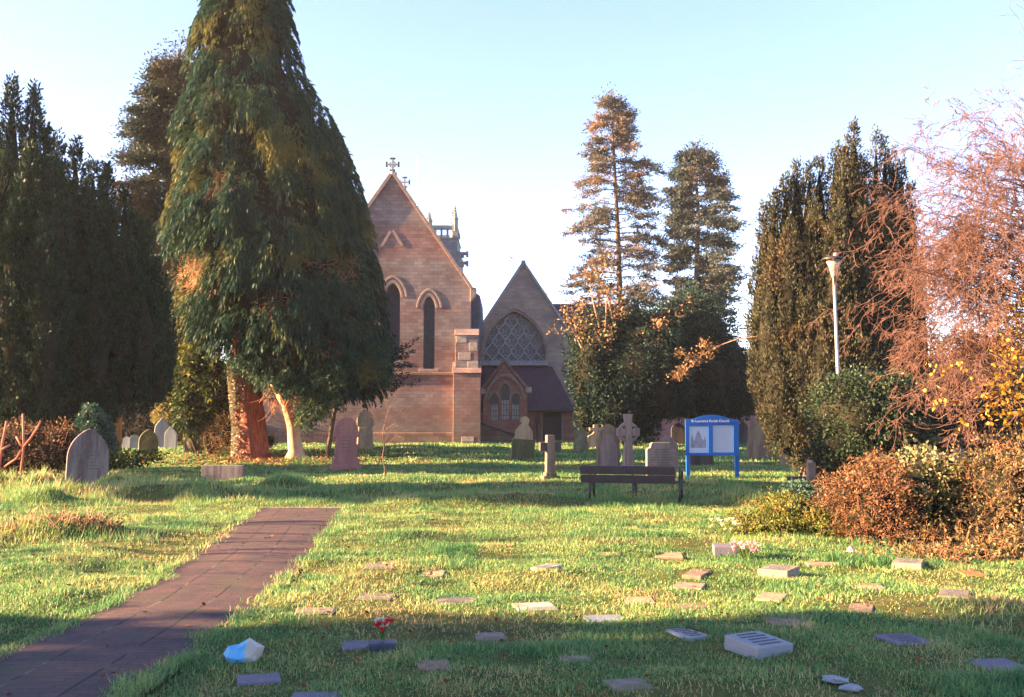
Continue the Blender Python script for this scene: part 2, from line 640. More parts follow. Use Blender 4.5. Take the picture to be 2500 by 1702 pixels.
# ------------------------------------------------------------------ the ground
def ground_mat():
    m, nt, out = nodes('turf soil')
    n = noisenode(nt, 3.0, 6, 0.7)
    r = rampnode(nt, [(0.35, (0.045, 0.055, 0.018)), (0.55, (0.10, 0.105, 0.03)), (0.75, (0.15, 0.10, 0.045))])
    nt.links.new(n.outputs[0], r.inputs[0])
    n2 = noisenode(nt, 45, 4, 0.7)
    c = mixc(nt, r.outputs[0], n2.outputs[0], 0.5, 'OVERLAY')
    p = nt.nodes.new('ShaderNodeBsdfPrincipled')
    p.inputs['Roughness'].default_value = 0.95
    p.inputs['Specular IOR Level'].default_value = 0.1
    nt.links.new(c, p.inputs['Base Color'])
    b = nt.nodes.new('ShaderNodeBump')
    b.inputs['Strength'].default_value = 0.8
    b.inputs['Distance'].default_value = 0.03
    nt.links.new(n2.outputs[0], b.inputs['Height'])
    nt.links.new(b.outputs[0], p.inputs['Normal'])
    nt.links.new(p.outputs[0], out.inputs[0])
    return m


xs = np.unique(np.concatenate([np.linspace(-700, -45, 14), np.arange(-45, 36, 0.22), np.linspace(36, 700, 14)]))
ys = np.unique(np.concatenate([np.linspace(-120, 1, 10), np.arange(2, 30, 0.16), np.arange(30, 66, 0.5), np.linspace(66, 1500, 16)]))
X, Y = np.meshgrid(xs, ys)
Z = gz(X, Y)
V = np.stack([X, Y, Z], -1).reshape(-1, 3)
nx = len(xs)
ii = (np.arange(len(ys) - 1)[:, None] * nx + np.arange(nx - 1)[None]).ravel()
F = np.stack([ii, ii + 1, ii + nx + 1, ii + nx], -1)
g = mesh_np('ground', V, F, ground_mat(), smooth=True)
tag(g, kind='structure')


def path_mat():
    m, nt, out = nodes('old brick paving')
    uv = nt.nodes.new('ShaderNodeUVMap')
    uv.uv_map = 'uv'
    br = nt.nodes.new('ShaderNodeTexBrick')
    br.inputs['Scale'].default_value = 1.0
    br.inputs['Brick Width'].default_value = 0.215
    br.inputs['Row Height'].default_value = 0.085
    br.inputs['Mortar Size'].default_value = 0.006
    br.inputs['Mortar Smooth'].default_value = 0.5
    br.inputs['Color1'].default_value = (0.092, 0.049, 0.046, 1)
    br.inputs['Color2'].default_value = (0.062, 0.036, 0.038, 1)
    br.inputs['Mortar'].default_value = (0.03, 0.025, 0.026, 1)
    nt.links.new(uv.outputs[0], br.inputs['Vector'])
    n = noisenode(nt, 2.2, 6, 0.75)
    r = rampnode(nt, [(0.3, (0.45, 0.5, 0.55)), (0.5, (1, 1, 1)), (0.7, (1.7, 1.35, 1.05))])
    nt.links.new(n.outputs[0], r.inputs[0])
    c = mixc(nt, br.outputs[0], r.outputs[0], 0.8, 'MULTIPLY')
    # grit, moss specks
    n3 = noisenode(nt, 26, 6, 0.8)
    r3 = rampnode(nt, [(0.60, (0, 0, 0)), (0.68, (0.8,) * 3)])
    nt.links.new(n3.outputs[0], r3.inputs[0])
    c = mixc(nt, c, (0.15, 0.105, 0.085), r3.outputs[0])
    n4 = noisenode(nt, 70, 3, 0.8)
    nm = noisenode(nt, 1.3, 7, 0.8)
    rm_ = rampnode(nt, [(0.52, (0, 0, 0)), (0.66, (0.75,) * 3)])
    nt.links.new(nm.outputs[0], rm_.inputs[0])
    c = mixc(nt, c, (0.05, 0.055, 0.025), rm_.outputs[0])
    c = mixc(nt, c, n4.outputs[0], 0.45, 'OVERLAY')
    # two long open joints
    sp = nt.nodes.new('ShaderNodeSeparateXYZ')
    nt.links.new(uv.outputs[0], sp.inputs[0])
    nj = noisenode(nt, 6, 4, 0.7)
    tot = None
    for u0 in (0.43, 0.88):
        a = nt.nodes.new('ShaderNodeMath')
        a.operation = 'SUBTRACT'
        nt.links.new(sp.outputs[0], a.inputs[0])
        a.inputs[1].default_value = u0
        ad = nt.nodes.new('ShaderNodeMath')
        ad.operation = 'MULTIPLY_ADD'
        nt.links.new(nj.outputs[0], ad.inputs[0])
        ad.inputs[1].default_value = 0.03
        nt.links.new(a.outputs[0], ad.inputs[2])
        b = nt.nodes.new('ShaderNodeMath')
        b.operation = 'ABSOLUTE'
        nt.links.new(ad.outputs[0], b.inputs[0])
        cc = nt.nodes.new('ShaderNodeMath')
        cc.operation = 'LESS_THAN'
        nt.links.new(b.outputs[0], cc.inputs[0])
        cc.inputs[1].default_value = 0.011
        if tot is None:
            tot = cc.outputs[0]
        else:
            mx = nt.nodes.new('ShaderNodeMath')
            mx.operation = 'MAXIMUM'
            nt.links.new(tot, mx.inputs[0])
            nt.links.new(cc.outputs[0], mx.inputs[1])
            tot = mx.outputs[0]
    nq = noisenode(nt, 1.7, 5, 0.7)
    rq = rampnode(nt, [(0.50, (0.016, 0.012, 0.012)), (0.62, (0.13, 0.10, 0.075))])
    nt.links.new(nq.outputs[0], rq.inputs[0])
    c = mixc(nt, c, rq.outputs[0], tot)
    p = nt.nodes.new('ShaderNodeBsdfPrincipled')
    p.inputs['Roughness'].default_value = 0.8
    p.inputs['Specular IOR Level'].default_value = 0.3
    nt.links.new(c, p.inputs['Base Color'])
    b = nt.nodes.new('ShaderNodeBump')
    b.inputs['Strength'].default_value = 0.7
    b.inputs['Distance'].default_value = 0.008
    nt.links.new(n4.outputs[0], b.inputs['Height'])
    nt.links.new(b.outputs[0], p.inputs['Normal'])
    nt.links.new(p.outputs[0], out.inputs[0])
    return m


pv = []
puv = []
yy = np.arange(2.0, PATH_END + .01, 0.15)
NU = 12
run = 0.0
for j, y in enumerate(yy):
    l, r_ = float(pleft(y)) - 0.07, float(pright(y)) + 0.05
    for i in range(NU + 1):
        x = l + (r_ - l) * i / NU
        crown = 0.02 * (1 - (2 * i / NU - 1) ** 2)
        z = 0.0 + crown + 0.012 * (float(vn(x * 1.5, y * 1.5, 21)) - .5)
        pv.append((x, y, z))
        puv.append((x - float(pleft(y)), y))
pf = []
for j in range(len(yy) - 1):
    for i in range(NU):
        a = j * (NU + 1) + i
        pf.append((a, a + 1, a + NU + 2, a + NU + 1))
po = mesh_np('path', np.array(pv), np.array(pf), path_mat(), smooth=True)
uvl = po.data.uv_layers.new(name='uv')
vi = np.empty(len(po.data.loops), np.int32)
po.data.loops.foreach_get('vertex_index', vi)
uvl.data.foreach_set('uv', np.array(puv, np.float32)[vi].ravel())
tag(po, kind='structure')
mb = MB()
xl, xr = float(pleft(PATH_END)) - .1, float(pright(PATH_END)) + .1
mb.box(xl, xr, PATH_END - .02, PATH_END + .05, -0.06, 0.035)
eo = mb.build('path_edging', plain_mat('pale edging stone', (0.34, 0.26, 0.17), 0.85, 0.2, 0.3, 8, 0.3), bevel=0.01)
tag(eo, 'low pale edging strip closing the far end of the brick path', 'edging stone')

# ------------------------------------------------------------------ grass
MARKERS = []   # (x, y, radius) kept clear of grass; filled by the flat grave markers
CLEAR = []     # headstone feet


def grass_mat():
    m, nt, out = nodes('grass blades')
    at = nt.nodes.new('ShaderNodeAttribute')
    at.attribute_name = 'rnd'
    rp = rampnode(nt, [(0.0, (0.05, 0.16, 0.06)), (0.4, (0.13, 0.27, 0.085)), (0.72, (0.32, 0.38, 0.125)), (0.92, (0.52, 0.42, 0.19)), (1.0, (0.46, 0.30, 0.16))])
    n0 = noisenode(nt, 0.6, 4, 0.65)
    ad = nt.nodes.new('ShaderNodeMath')
    ad.operation = 'MULTIPLY_ADD'
    nt.links.new(n0.outputs[0], ad.inputs[0])
    ad.inputs[1].default_value = 1.25
    nt.links.new(at.outputs['Fac'], ad.inputs[2])
    sb = nt.nodes.new('ShaderNodeMath')
    sb.operation = 'SUBTRACT'
    nt.links.new(ad.outputs[0], sb.inputs[0])
    sb.inputs[1].default_value = 0.585
    nt.links.new(sb.outputs[0], rp.inputs[0])
    c = rp.outputs[0]
    p = nt.nodes.new('ShaderNodeBsdfPrincipled')
    p.inputs['Roughness'].default_value = 0.5
    p.inputs['Specular IOR Level'].default_value = 0.3
    nt.links.new(c, p.inputs['Base Color'])
    t = nt.nodes.new('ShaderNodeBsdfTranslucent')
    nt.links.new(c, t.inputs['Color'])
    mx = nt.nodes.new('ShaderNodeMixShader')
    mx.inputs[0].default_value = 0.4
    nt.links.new(p.outputs[0], mx.inputs[1])
    nt.links.new(t.outputs[0], mx.inputs[2])
    nt.links.new(mx.outputs[0], out.inputs[0])
    return m


def make_grass():
    rng = np.random.default_rng(3)
    acc = Acc()
    #        y0  y1   density  height width
    bands = [(3.5, 8.0, 5200, 0.042, 0.0055), (8.0, 13.0, 2900, 0.044, 0.0085), (13.0, 21.0, 1100, 0.05, 0.013),
             (21.0, 34.0, 380, 0.06, 0.026), (34.0, 58.0, 90, 0.075, 0.055)]
    for bi, (y0, y1, den, hh, ww) in enumerate(bands):
        x0, x1 = -(0.56 * y1 + 1.0), 0.56 * y1 + 1.0
        n = int((x1 - x0) * (y1 - y0) * den)
        x = rng.uniform(x0, x1, n)
        y = rng.uniform(y0, y1, n)
        keep = np.abs(x) < 0.56 * y + 1.0
        # clumps: thin cover in worn spots
        cl = vn(x * 1.3, y * 1.3, 31)
        worn = sstep(.30, .16, vn(x * .75 + 4, y * .9, 37)) * (y < 19)
        keep &= rng.random(n) < np.clip(0.45 + 1.5 * cl, 0, 1) * (1 - .75 * worn)
        pm = path_mask(x, y, -.13 * (vn(x * 2.1, y * 2.1, 44) ** 2), 0.10)
        keep &= rng.random(n) > pm * 1.02
        for (mx_, my_, mr) in MARKERS:
            d2 = ((x - mx_) / mr) ** 2 + ((y - my_) / (mr * 0.8)) ** 2
            keep &= (d2 > 1) | (rng.random(n) < 0.12)
        x = x[keep]
        y = y[keep]
        n = len(x)
        rm = rough_mask(x, y)
        tuft = vn(x * 2.6, y * 2.6, 33)
        h = hh * (0.55 + 0.9 * rng.random(n)) * (0.55 + 0.9 * tuft)
        h *= 1 + 2.6 * rm * (0.3 + vn(x * 1.7, y * 1.7, 34))
        # darker, longer tufts dotted over the mown part
        tf = sstep(.70, .85, vn(x * 1.1 + 9, y * 1.1, 36)) * (1 - rm)
        h *= 1 + 1.1 * tf
        # ragged fringe beside the path
        fr = path_mask(x, y, 0.12, 0.1)
        h *= 1 + 0.6 * fr
        z = np.maximum(gz(x, y), np.where(path_mask(x, y, .1) > .3, 0.004, -9))
        P = np.stack([x, y, z - 0.01], -1)
        az = rng.uniform(0, 2 * math.pi, n)
        lean = rng.uniform(0.1, 1.15, n)
        D = np.stack([np.cos(az) * lean, np.sin(az) * lean, np.ones(n)], -1)
        # rough grass all falls over the same way in places
        D[:, 0] += rm * 1.2 * (vn(x * .9, y * .9, 35) - .35)
        D = nrm(D)
        side = nrm(np.stack([-np.sin(az), np.cos(az), np.zeros(n)], -1) + 0.3 * rng.normal(size=(n, 3)) * [1, 1, 0])
        w = (ww * (0.6 + 0.8 * rng.random(n)))[:, None]
        r = np.clip(rng.beta(2.0, 3.0, n) + 0.12 * rm - .25 * tf + 0.2 * (cl[keep] < 0.33) + .3 * worn[keep], 0, 1)
        H = h[:, None]
        if bi < 2:
            Vv = np.empty((n, 5, 3))
            mid = P + D * H * 0.55
            D2 = nrm(D + np.array([0, 0, -0.55]) + 0.25 * rng.normal(size=(n, 3)))
            Vv[:, 0] = P - side * w * .5
            Vv[:, 1] = P + side * w * .5
            Vv[:, 2] = mid + side * w * .4
            Vv[:, 3] = mid - side * w * .4
            Vv[:, 4] = mid + D2 * H * 0.5
            b = np.arange(n)[:, None] * 5
            acc.V.append(Vv.reshape(-1, 3).astype(np.float32))
            acc.F.append(b + np.array([[0, 1, 2, 3]]) + acc.n)
            acc.F.append(b + np.array([[3, 2, 4]]) + acc.n)
            acc.r.append(np.repeat(r, 5).astype(np.float32))
            acc.n += n * 5
        else:
            Vv = np.empty((n, 3, 3))
            Vv[:, 0] = P - side * w * .5
            Vv[:, 1] = P + side * w * .5
            Vv[:, 2] = P + D * H + 0.1 * H * rng.normal(size=(n, 3))
            b = np.arange(n)[:, None] * 3
            acc.V.append(Vv.reshape(-1, 3).astype(np.float32))
            acc.F.append(b + np.array([[0, 1, 2]]) + acc.n)
            acc.r.append(np.repeat(r, 3).astype(np.float32))
            acc.n += n * 3
    o = mesh_np('grass', np.concatenate(acc.V), acc.F, grass_mat(), rnd=np.concatenate(acc.r))
    tag(o, 'short and tufted green grass growing over the whole churchyard', 'grass', kind='stuff')


# ------------------------------------------------------------------ camera, sky, sun
cam = bpy.data.cameras.new('camera')
cam.sensor_width = 36
cam.lens = FPX / 2500 * 36
cam.clip_end = 4000
co = bpy.data.objects.new('camera', cam)
COL.objects.link(co)
co.location = (0, 0, CAMZ)
co.rotation_euler = (R(90) + TH, 0, 0)
sc.camera = co

SUN_DIR = Vector((-1.0, -0.06, 0.285)).normalized()   # towards the sun
elev = math.asin(SUN_DIR.z)
azim = math.atan2(SUN_DIR.x, SUN_DIR.y)
sl = bpy.data.lights.new('sun', 'SUN')
sl.energy = 5.0
sl.angle = R(0.6)
sl.color = (1.0, 0.66, 0.34)
so = bpy.data.objects.new('sun', sl)
COL.objects.link(so)
so.rotation_euler = SUN_DIR.to_track_quat('Z', 'Y').to_euler()
so.location = (-60, 20, 60)

w = bpy.data.worlds.new('World')
sc.world = w
w.use_nodes = True
nt = w.node_tree
bg = nt.nodes['Background']
sky = nt.nodes.new('ShaderNodeTexSky')
sky.sky_type = 'NISHITA'
sky.sun_disc = False
sky.sun_elevation = elev
sky.sun_rotation = azim
sky.air_density = 0.85
sky.dust_density = 0.3
sky.ozone_density = 1.8
tint = nt.nodes.new('ShaderNodeMix')
tint.data_type = 'RGBA'
tint.blend_type = 'MULTIPLY'
tint.inputs[0].default_value = 1.0
tint.inputs[7].default_value = (1.03, 0.90, 0.98, 1)
nt.links.new(sky.outputs[0], tint.inputs[6])
nt.links.new(tint.outputs[2], bg.inputs['Color'])
bg.inputs['Strength'].default_value = 0.062
sc.view_settings.view_transform = 'Standard'
sc.view_settings.look = 'None'
sc.view_settings.exposure = 3.3
sc.view_settings.gamma = 1.0

# ------------------------------------------------------------------ thin winter haze
hm, hnt, hout = nodes('pale winter haze')
pv_ = hnt.nodes.new('ShaderNodeVolumePrincipled')
pv_.inputs['Color'].default_value = (0.92, 0.90, 0.93, 1)
pv_.inputs['Density'].default_value = 0.0003
pv_.inputs['Anisotropy'].default_value = 0.2
hnt.links.new(pv_.outputs[0], hout.inputs['Volume'])
mb = MB()
mb.box(-720, 720, -130, 1510, -2.5, 34)
hz_o = mb.build('haze', hm)
tag(hz_o, kind='stuff')
hz_o['label'] = 'thin pale winter haze over the whole churchyard'
hz_o['category'] = 'haze'

# ------------------------------------------------------------------ the church
M['sand'] = masonry_mat('red sandstone ashlar', (0.20, 0.145, 0.14), (0.275, 0.22, 0.205), (0.165, 0.135, 0.13), 0.42, 0.18, band=(0.98, 0.74, 0.72), tint=((0.12, 0.10, 0.085), 0.7, 2.6))
M['sandlow'] = masonry_mat('dark weathered sandstone', (0.20, 0.12, 0.10), (0.27, 0.18, 0.14), (0.10, 0.08, 0.07), 0.6, 0.27)
M['grey'] = masonry_mat('grey brown rubble stone', (0.26, 0.205, 0.17), (0.33, 0.26, 0.21), (0.22, 0.18, 0.15), 0.4, 0.14, band=(0.86, 0.82, 0.9), msz=0.008)
M['tower'] = masonry_mat('grey tower stone', (0.26, 0.25, 0.25), (0.33, 0.31, 0.3), (0.2, 0.2, 0.2), 0.6, 0.3)
M['vestry'] = masonry_mat('red vestry stone', (0.30, 0.13, 0.105), (0.36, 0.19, 0.15), (0.22, 0.13, 0.11), 0.5, 0.24)
M['dress'] = plain_mat('dressed sandstone', (0.255, 0.18, 0.155), 0.9, 0.15, 0.2, 4, 0.2)
M['dressgrey'] = plain_mat('grey dressed stone', (0.24, 0.235, 0.25), 0.9, 0.15, 0.2, 4, 0.2)
M['pale'] = plain_mat('bleached stone', (0.36, 0.28, 0.24), 0.9, 0.15, 0.3, 6, 0.2)
M['glass'] = plain_mat('leaded church glass', (0.028, 0.026, 0.045), 0.35, 0.5, 0.5, 5)
M['glassgrey'] = plain_mat('grey tracery glass', (0.055, 0.06, 0.075), 0.4, 0.5, 0.3, 3)
M['panelight'] = plain_mat('pale backed glass', (0.30, 0.28, 0.30), 0.35, 0.5, 0.3, 4)
M['lead'] = plain_mat('dark leadwork', (0.03, 0.03, 0.035), 0.5, 0.4, 0.2, 8)
M['slate'] = plain_mat('dark blue slate', (0.045, 0.06, 0.085), 0.6, 0.4, 0.4, 3)
M['white'] = plain_mat('white paint', (0.8, 0.8, 0.8), 0.5, 0.4, 0.03, 8)
M['door'] = plain_mat('black painted door boards', (0.018, 0.02, 0.03), 0.5, 0.4, 0.3, 5)


def tile_mat():
    m, nt, out = nodes('plain clay roof tiles')
    tc = nt.nodes.new('ShaderNodeTexCoord')
    sp = nt.nodes.new('ShaderNodeSeparateXYZ')
    nt.links.new(tc.outputs['Object'], sp.inputs[0])
    cb = nt.nodes.new('ShaderNodeCombineXYZ')
    nt.links.new(sp.outputs[0], cb.inputs[0])
    nt.links.new(sp.outputs[2], cb.inputs[1])
    br = nt.nodes.new('ShaderNodeTexBrick')
    br.inputs['Scale'].default_value = 1
    br.inputs['Brick Width'].default_value = 0.17
    br.inputs['Row Height'].default_value = 0.10
    br.inputs['Mortar Size'].default_value = 0.008
    br.inputs['Color1'].default_value = (0.085, 0.034, 0.04, 1)
    br.inputs['Color2'].default_value = (0.055, 0.026, 0.034, 1)
    br.inputs['Mortar'].default_value = (0.02, 0.012, 0.014, 1)
    nt.links.new(cb.outputs[0], br.inputs['Vector'])
    n = noisenode(nt, 1.3, 5, 0.7)
    r = rampnode(nt, [(0.3, (0.6, 0.6, 0.7)), (0.7, (1.3, 1.2, 1.2))])
    nt.links.new(n.outputs[0], r.inputs[0])
    c = mixc(nt, br.outputs[0], r.outputs[0], 0.8, 'MULTIPLY')
    p = nt.nodes.new('ShaderNodeBsdfPrincipled')
    p.inputs['Roughness'].default_value = 0.75
    nt.links.new(c, p.inputs['Base Color'])
    b = nt.nodes.new('ShaderNodeBump')
    b.inputs['Strength'].default_value = 0.8
    b.inputs['Distance'].default_value = 0.02
    b.invert = True
    nt.links.new(br.outputs['Fac'], b.inputs['Height'])
    nt.links.new(b.outputs[0], p.inputs['Normal'])
    nt.links.new(p.outputs[0], out.inputs[0])
    return m


M['tile'] = tile_mat()


def px(pts, Y):
    return [PD(a, b, Y) for a, b in pts]


def arch(x0, x1, zb, zs, zt, n=8):
    """pointed arch outline: feet x0/x1 at zb, springing zs, apex zt (counter-clockwise)"""
    xm = (x0 + x1) / 2
    out = [(x0, zb), (x1, zb)]
    for i in range(n + 1):
        t = i / n * math.pi / 2
        out.append((xm + (x1 - xm) * (1 - (1 - math.cos(t)) ** .82), zs + (zt - zs) * math.sin(t) ** 1.0))
    for i in range(1, n + 1):
        t = (1 - i / n) * math.pi / 2
        out.append((xm + (x0 - xm) * (1 - (1 - math.cos(t)) ** .82), zs + (zt - zs) * math.sin(t) ** 1.0))
    return out


def hood(mb, x0, x1, zs, zt, Y, th=0.12, pr=0.10, n=8, drop=0.0, M_=None):
    """projecting arch moulding"""
    xm = (x0 + x1) / 2

    def curve(a, b, top):
        o = []
        for i in range(n + 1):
            t = i / n * math.pi / 2
            o.append((xm + (b - xm) * (1 - (1 - math.cos(t)) ** .82), zs + (top - zs) * math.sin(t) ** 1.0))
        for i in range(1, n + 1):
            t = (1 - i / n) * math.pi / 2
            o.append((xm + (a - xm) * (1 - (1 - math.cos(t)) ** .82), zs + (top - zs) * math.sin(t) ** 1.0))
        return o
    o = curve(x0 - th, x1 + th, zt + th * 1.3)
    i_ = curve(x0, x1, zt)
    for k in range(len(o) - 1):
        mb.plate([i_[k], o[k], o[k + 1], i_[k + 1]], [], Y - pr, Y + 0.05, M_)


YC = 52.0
YT = 60.0
church = empty('church', (-6, YC, 0.5), 'red sandstone parish church with steep gables, a grey turret and a white flagpole', 'church')


def cpart(mb, name, mat, bevel=0, parent=None, loc=None, smooth=False):
    o = mb.build(name, mat, None, bevel=bevel, smooth=smooth)
    p = parent or church
    o.parent = p
    off = Vector((0, 0, 0))
    q = p
    while q is not None:
        off += q.location
        q = q.parent
    o.location = -off
    return o


ZB = 0.2
# --- east gable wall with three lancets
xa, za = PD(958, 427, YC)
xr_, zr = PD(1149, 706, YC)
xl_ = 2 * xa - xr_
lan = []
for (p0, p1, top, spr, bot) in ((1034, 1061, 726, 752, 901), (940, 976, 694, 726, 880), (855, 882, 726, 752, 901)):
    x0, _ = PD(p0, 800, YC)
    x1, _ = PD(p1, 800, YC)
    lan.append((x0, x1, PD(900, bot, YC)[1], PD(900, spr, YC)[1], PD(900, top, YC)[1]))
mb = MB()
mb.plate([(xl_, ZB), (xr_, ZB), (xr_, zr), (xa, za), (xl_, zr)], [arch(*l) for l in lan], YC, YC + 0.7)
cpart(mb, 'gable_wall', M['sand'])
for l in lan:
    mb = MB()
    mb.plate(arch(l[0] - .02, l[1] + .02, l[2] - .02, l[3], l[4] + .02), [], YC + 0.36, YC + 0.42)
    wn = cpart(mb, 'lancet_window', M['glass'])
    mb = MB()
    z = l[2] + 0.25
    while z < l[4] - .3:
        mb.box(l[0], l[1], YC + 0.33, YC + 0.36, z, z + .035)
        z += 0.42
    mb.box((l[0] + l[1]) / 2 - .012, (l[0] + l[1]) / 2 + .012, YC + 0.335, YC + 0.36, l[2], l[4] - .1)
    cpart(mb, 'saddle_bars', M['lead'], parent=wn)
    mb = MB()
    hood(mb, l[0] - .28, l[1] + .28, l[3], l[4] + .32, YC, 0.12, 0.03)
    hood(mb, l[0] - .05, l[1] + .05, l[3], l[4] + .06, YC, 0.14, 0.02)
    cpart(mb, 'window_hood', M['dress'], 0.02, parent=wn)
    mb = MB()
    mb.box(l[0] - .22, l[1] + .22, YC - .05, YC + .05, l[2] - .16, l[2])
    cpart(mb, 'window_sill', M['dress'], 0.02, parent=wn)
# gable vent with chevron hood
mb = MB()
c = px([(935, 602), (957, 566), (981, 602)], YC)
for a, b in ((c[0], c[1]), (c[1], c[2])):
    d = Vector((b[0] - a[0], 0, b[1] - a[1])).normalized()
    n_ = Vector((-d.z, 0, d.x)) * 0.14
    mb.plate([a, b, (b[0] + n_.x, b[1] + n_.z), (a[0] + n_.x, a[1] + n_.z)], [], YC - .03, YC + .05)
cpart(mb, 'chevron_moulding', M['dress'], 0.02)
# coping stones along the gable slopes, kneelers
mb = MB()
for sgn in (1, -1):
    ex, ez = (xr_ if sgn > 0 else xl_), zr
    d = Vector((ex - xa, 0, ez - za)).normalized()
    n_ = Vector((abs(d.z) * sgn, 0, abs(d.x)))
    L = (Vector((ex, 0, ez)) - Vector((xa, 0, za))).length
    k = 0
    s0 = 0.0
    while s0 < L:
        s1 = min(L + .05, s0 + 1.1)
        a = Vector((xa, 0, za)) + d * s0
        b = Vector((xa, 0, za)) + d * (s1 - .015)
        t = 0.16 + 0.006 * (k % 2)
        mb.plate([(a.x, a.z), (b.x, b.z), (b.x + n_.x * t, b.z + n_.z * t), (a.x + n_.x * t, a.z + n_.z * t)], [], YC - .12, YC + .8)
        s0 = s1
        k += 1
mb.plate([(xr_ - .02, zr - .7), (xr_ + .25, zr - .35), (xr_ + .3, zr + .05), (xr_ - .02, zr + .1)], [], YC - .1, YC + .75)
cpart(mb, 'gable_coping', M['dress'], 0.02)
# string course, plinth
mb = MB()
zs_ = PD(1100, 913, YC)[1]
mb.box(xl_ - .1, xr_ + .02, YC - .12, YC + .02, zs_ - .08, zs_ + .08)
cpart(mb, 'string_course', M['sandlow'], 0.03)
mb = MB()
zp = PD(1100, 1056, YC)[1]
mb.box(xl_ - 3.2, xr_ + .1, YC - .25, YC - .005, ZB, zp)
cpart(mb, 'plinth', M['sandlow'], 0.04)
# stepped angle buttress
mb = MB()
for (p0, p1, ptop, dep) in ((1108, 1174, 912, .55), (1112, 1168, 820, 0.34)):
    x0, _ = PD(p0, 900, YC)
    x1, z1 = PD(p1, ptop, YC)
    mb.box(x0, x1 + (0.004 if dep > .5 else 0), YC - dep, YC + .3 - dep * .01, ZB if dep > .5 else z1 - 1.8, z1)
    # sloped weathering
    mb.add([(x0 - .05, YC - dep - .06, z1), (x1 + .05, YC - dep - .06, z1), (x1 + .05, YC - .01, z1), (x0 - .05, YC - .01, z1), (x0 - .05, YC - .01, z1 + dep * 1.1), (x1 + .05, YC - .01, z1 + dep * 1.1)],
           [(0, 1, 2, 3), (0, 4, 5, 1), (1, 5, 2), (0, 3, 4), (3, 2, 5, 4)])
bt = cpart(mb, 'buttress', M['sand'], 0.02)
for (pa, pb, q0, q1, dy) in ((1115, 1140, 820, 838, .35), (1146, 1166, 838, 858, .352), (1120, 1150, 862, 880, .351), (1142, 1168, 884, 903, .353), (1128, 1158, 1066, 1078, .56)):
    a = PD(pa, q1, YC)
    b = PD(pb, q0, YC)
    mb = MB()
    mb.box(a[0], b[0], YC - dy, YC - dy + .1, a[1], b[1])
    cpart(mb, 'pale_quoin', M['pale'], 0.01, parent=bt)
# left low aisle behind the trees
mb = MB()
x0, _ = PD(622, 900, YC)
_, z1 = PD(622, 905, YC)
mb.box(x0, xl_ - .005, YC + .2, YC + .8, ZB, z1)
cpart(mb, 'aisle_wall', M['sand'])
mb = MB()
mb.add([(x0 - .2, YC + .1, z1), (xl_ - .01, YC + .1, z1), (xl_ - .01, YC + 4, z1 + 2.2), (x0 - .2, YC + 4, z1 + 2.2), (x0 - .2, YC + 4, z1), (xl_ - .01, YC + 4, z1)],
       [(0, 1, 2, 3), (0, 3, 4), (1, 5, 2), (0, 4, 5, 1), (3, 2, 5, 4)])
cpart(mb, 'aisle_roof', M['tile'])
mb = MB()
mb.box(x0 - .05, xl_ - .3, YC + .08, YC + .19, z1 - 1.4, z1 - 1.25)
cpart(mb, 'aisle_string_course', M['sandlow'])
# chancel roof and side walls, nave behind, its gable cross
YN = 74.0
mb = MB()
e = 0.28
mb.add([(xl_ - e, YC + .7, zr - .3), (xr_ + e, YC + .7, zr - .3), (xa, YC + .7, za - .12), (xl_ - e, YN, zr - .3), (xr_ + e, YN, zr - .3), (xa, YN, za - .12)],
       [(0, 1, 2), (3, 5, 4), (1, 4, 5, 2), (0, 2, 5, 3), (0, 3, 4, 1)])
cpart(mb, 'chancel_roof', M['tile'])
mb = MB()
mb.box(xl_ + .02, xr_ - .02, YC + .71, YN, ZB, zr - .31)
cpart(mb, 'chancel_side_wall', M['sand'])
mb = MB()
yy_ = YC + 0.95
pts = px([(1146, 704), (1172, 722), (1174, 770), (1163, 832), (1140, 832)], yy_)
mb.plate(pts[::-1], [], yy_, YC + 6)
cpart(mb, 'slate_side_dormer', M['slate'], 0.03)


def cross(mb, cx, cz, w, h, Y, t, ornate=True):
    """open cross finial: centre cx,cz, half width w, half height h"""
    mb.box(cx - w, cx + w, Y - t, Y + t, cz - t, cz + t)
    mb.box(cx - t, cx + t, Y - t + .003, Y + t + .003, cz - h * 1.9, cz + h)
    for (dx, dz) in ((w, 0), (-w, 0), (0, h), (0, -h)):
        for s in (-1, 1):
            if dx:
                mb.box(cx + dx - t * 1.1, cx + dx + t * 1.1, Y - t * .9, Y + t * .9, cz - t * 3.2, cz + t * 3.2)
            else:
                mb.box(cx - t * 3.2, cx + t * 3.2, Y - t * .9, Y + t * .9, cz + dz - t * 1.1, cz + dz + t * 1.1)
    if ornate:
        for k in range(12):
            a = k * math.pi / 6
            b = a + math.pi / 6
            r = w * .5
            mb.tube([(cx + r * math.cos(a), Y, cz + r * math.sin(a)), (cx + r * math.cos(b), Y, cz + r * math.sin(b))], t * .8, 5, False)


mb = MB()
cx, cz = PD(957, 398, YC)
cross(mb, cx, cz, 0.32, 0.32, YC + .3, 0.045)
cross_bot = PD(957, 425, YC)[1]
mb.lathe([(0.24, -.75), (0.19, -.2), (0.24, -.1), (0.24, 0.05), (0.1, 0.12)], (cx, YC + .3, cross_bot + .1), 4)
cpart(mb, 'gable_cross', M['dressgrey'], 0.01)
mb = MB()
cx, cz = PD(988, 445, YN)
cross(mb, cx, cz, 0.36, 0.36, YN, 0.055, False)
mb.lathe([(0.5, -3.2), (0.35, -1.1), (0.22, -.6), (0.1, 0)], (cx, YN, cz - .4), 6)
cpart(mb, 'nave_cross', M['dressgrey'], 0.01)
